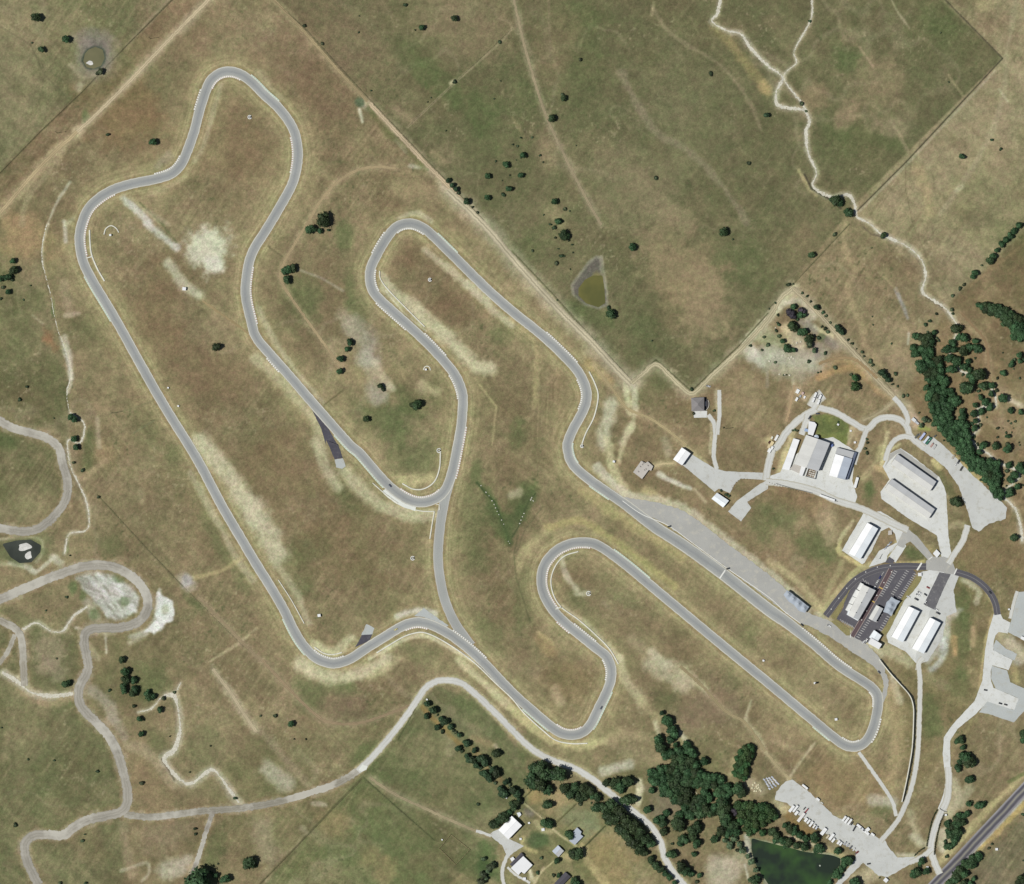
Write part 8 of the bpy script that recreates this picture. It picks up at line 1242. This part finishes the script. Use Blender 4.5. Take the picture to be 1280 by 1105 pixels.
# dark clipped hedges along the entrance drive
def hedge(s, pts, label):
    p = cr(P(s, pts), 1.6); o = W(p[len(p)//2]); org = (o[0], o[1], h1(*o)); mb = MB(); r = random.Random(len(p))
    for q_ in p:
        x, y = W(q_); z = h1(x, y)
        for _ in range(26):
            c = Vector((x+r.uniform(-.9, .9), y+r.uniform(-.9, .9), z+r.uniform(0, 1.5))); n = Vector((r.uniform(-1, 1), r.uniform(-1, 1), r.uniform(-.3, 1))).normalized(); t = n.orthogonal().normalized(); b = n.cross(t); w = r.uniform(.25, .5); mb.poly([tuple(c-t*w), tuple(c-b*w), tuple(c+t*w), tuple(c+b*w)])
    tag(mb.build('hedge', M_CEDAR, None, org), label, 'hedge', 'hedges along the entrance drive')
hedge('G3', [(240, 400), (205, 460), (180, 540), (160, 640), (140, 740)], 'dark hedge along the left side of the entrance drive'); hedge('G3', [(305, 440), (270, 520), (245, 620), (225, 720), (212, 820)], 'dark hedge along the right side of the entrance drive'); hedge('G3', [(118, 758), (70, 790), (25, 832)], 'short dark hedge along the entrance side drive')
# the 300 largest of each kind stand singly, the rest of the woods is one mass
for kd in ('tree', 'shrub'):
    l = sorted([e for e in SPEC if ((e[2] < SHRUB_R and e[3] != 'purple') == (kd == 'shrub'))], key=lambda e: -e[4])
    for e in l[:300]: e[6] = make_tree(e[0], e[1], e[2], e[3], e[5])
    if kd == 'tree' and len(l) > 300: make_wood(l[300:])
    print('KIND', kd, len(l))
for kd, place, region, group, l in STAND:
    l = sorted([e for e in l if e[1][6] is not None], key=lambda e: -e[0])
    for n, (r, e) in enumerate(l):
        sz = 'only' if len(l) == 1 else 'largest' if n == 0 else 'smallest' if n == len(l)-1 and len(l) < 6 else 'second' if n == 1 and 0 else 'second largest' if n == 1 else 'third largest' if n == 2 and len(l) > 3 else 'lesser'
        e[6]['label'] = f'{sz} {kd} in {region}, {place} part' if place else f'{sz} {kd} in {region}'; e[6]['group'] = f'{kd}s of {region}'
# names for the lone ones: nearest landmark, direction, and how near
used = {}
for e, kd, px, py, R in LONE:
    nm, lp = min(LANDMARK, key=lambda l: math.dist(l[1], (px, py))); a = math.atan2(-(py-lp[1]), px-lp[0]); used.setdefault((nm, DIRN[round(a/(math.pi/4)) % 8], kd), []).append((math.dist(lp, (px, py)), R, e))
ORD = ['nearest', 'second nearest', 'third nearest', 'fourth nearest', 'fifth nearest', 'sixth nearest', 'seventh nearest', 'eighth nearest', 'ninth nearest']
for (nm, dr, kd), l in used.items():
    l.sort(key=lambda e: e[0]); side = f'{dr} {nm}' if dr in ('above', 'below') else f'{dr} of {nm}'
    for k, (d, R, e) in enumerate(l):
        if e[6] is None: continue
        sz = ('large' if R > 5 else 'mid-sized') if kd == 'tree' else ('tiny' if R < 1.6 else 'small')
        e[6]['label'] = f'{sz} lone dark {kd} {side}' if len(l) == 1 else f'{ORD[min(k, 8)]} lone {sz} {kd} {side}'; e[6]['group'] = f'lone {kd}s in the open grass'
# ---------------------------------------------------------------- light and camera
w = bpy.data.worlds.new('World'); S.world = w; w.use_nodes = True; nt = w.node_tree; bg = nt.nodes['Background']
sky = nt.nodes.new('ShaderNodeTexSky'); sky.sky_type = 'NISHITA'; sky.sun_disc = False; sky.sun_elevation = ELEV; d = Vector((math.cos(ELEV)*math.cos(SDIR), math.cos(ELEV)*math.sin(SDIR), -math.sin(ELEV)))
sky.sun_rotation = math.atan2(-d.x, -d.y); nt.links.new(sky.outputs[0], bg.inputs[0]); bg.inputs[1].default_value = .05
l = bpy.data.lights.new('sun', 'SUN'); l.energy = 4.7; l.angle = math.radians(.5); l.color = (1, .985, .95); so = bpy.data.objects.new('sun', l); COL.objects.link(so); so.rotation_euler = d.to_track_quat('-Z', 'Y').to_euler(); so.location = (-400, 0, 900)
cd = bpy.data.cameras.new('camera'); cam = bpy.data.objects.new('camera', cd); COL.objects.link(cam); cam.location = (0, 0, 4000); cam.rotation_euler = (0, 0, 0)
cd.sensor_width = 36; cd.lens = 36*4000/1280; cd.clip_start = 10; cd.clip_end = 30000; S.camera = cam
S.view_settings.view_transform = 'Standard'; S.view_settings.look = 'None'; S.view_settings.gamma = 1; S.view_settings.exposure = EXPO
S.render.engine = 'CYCLES'
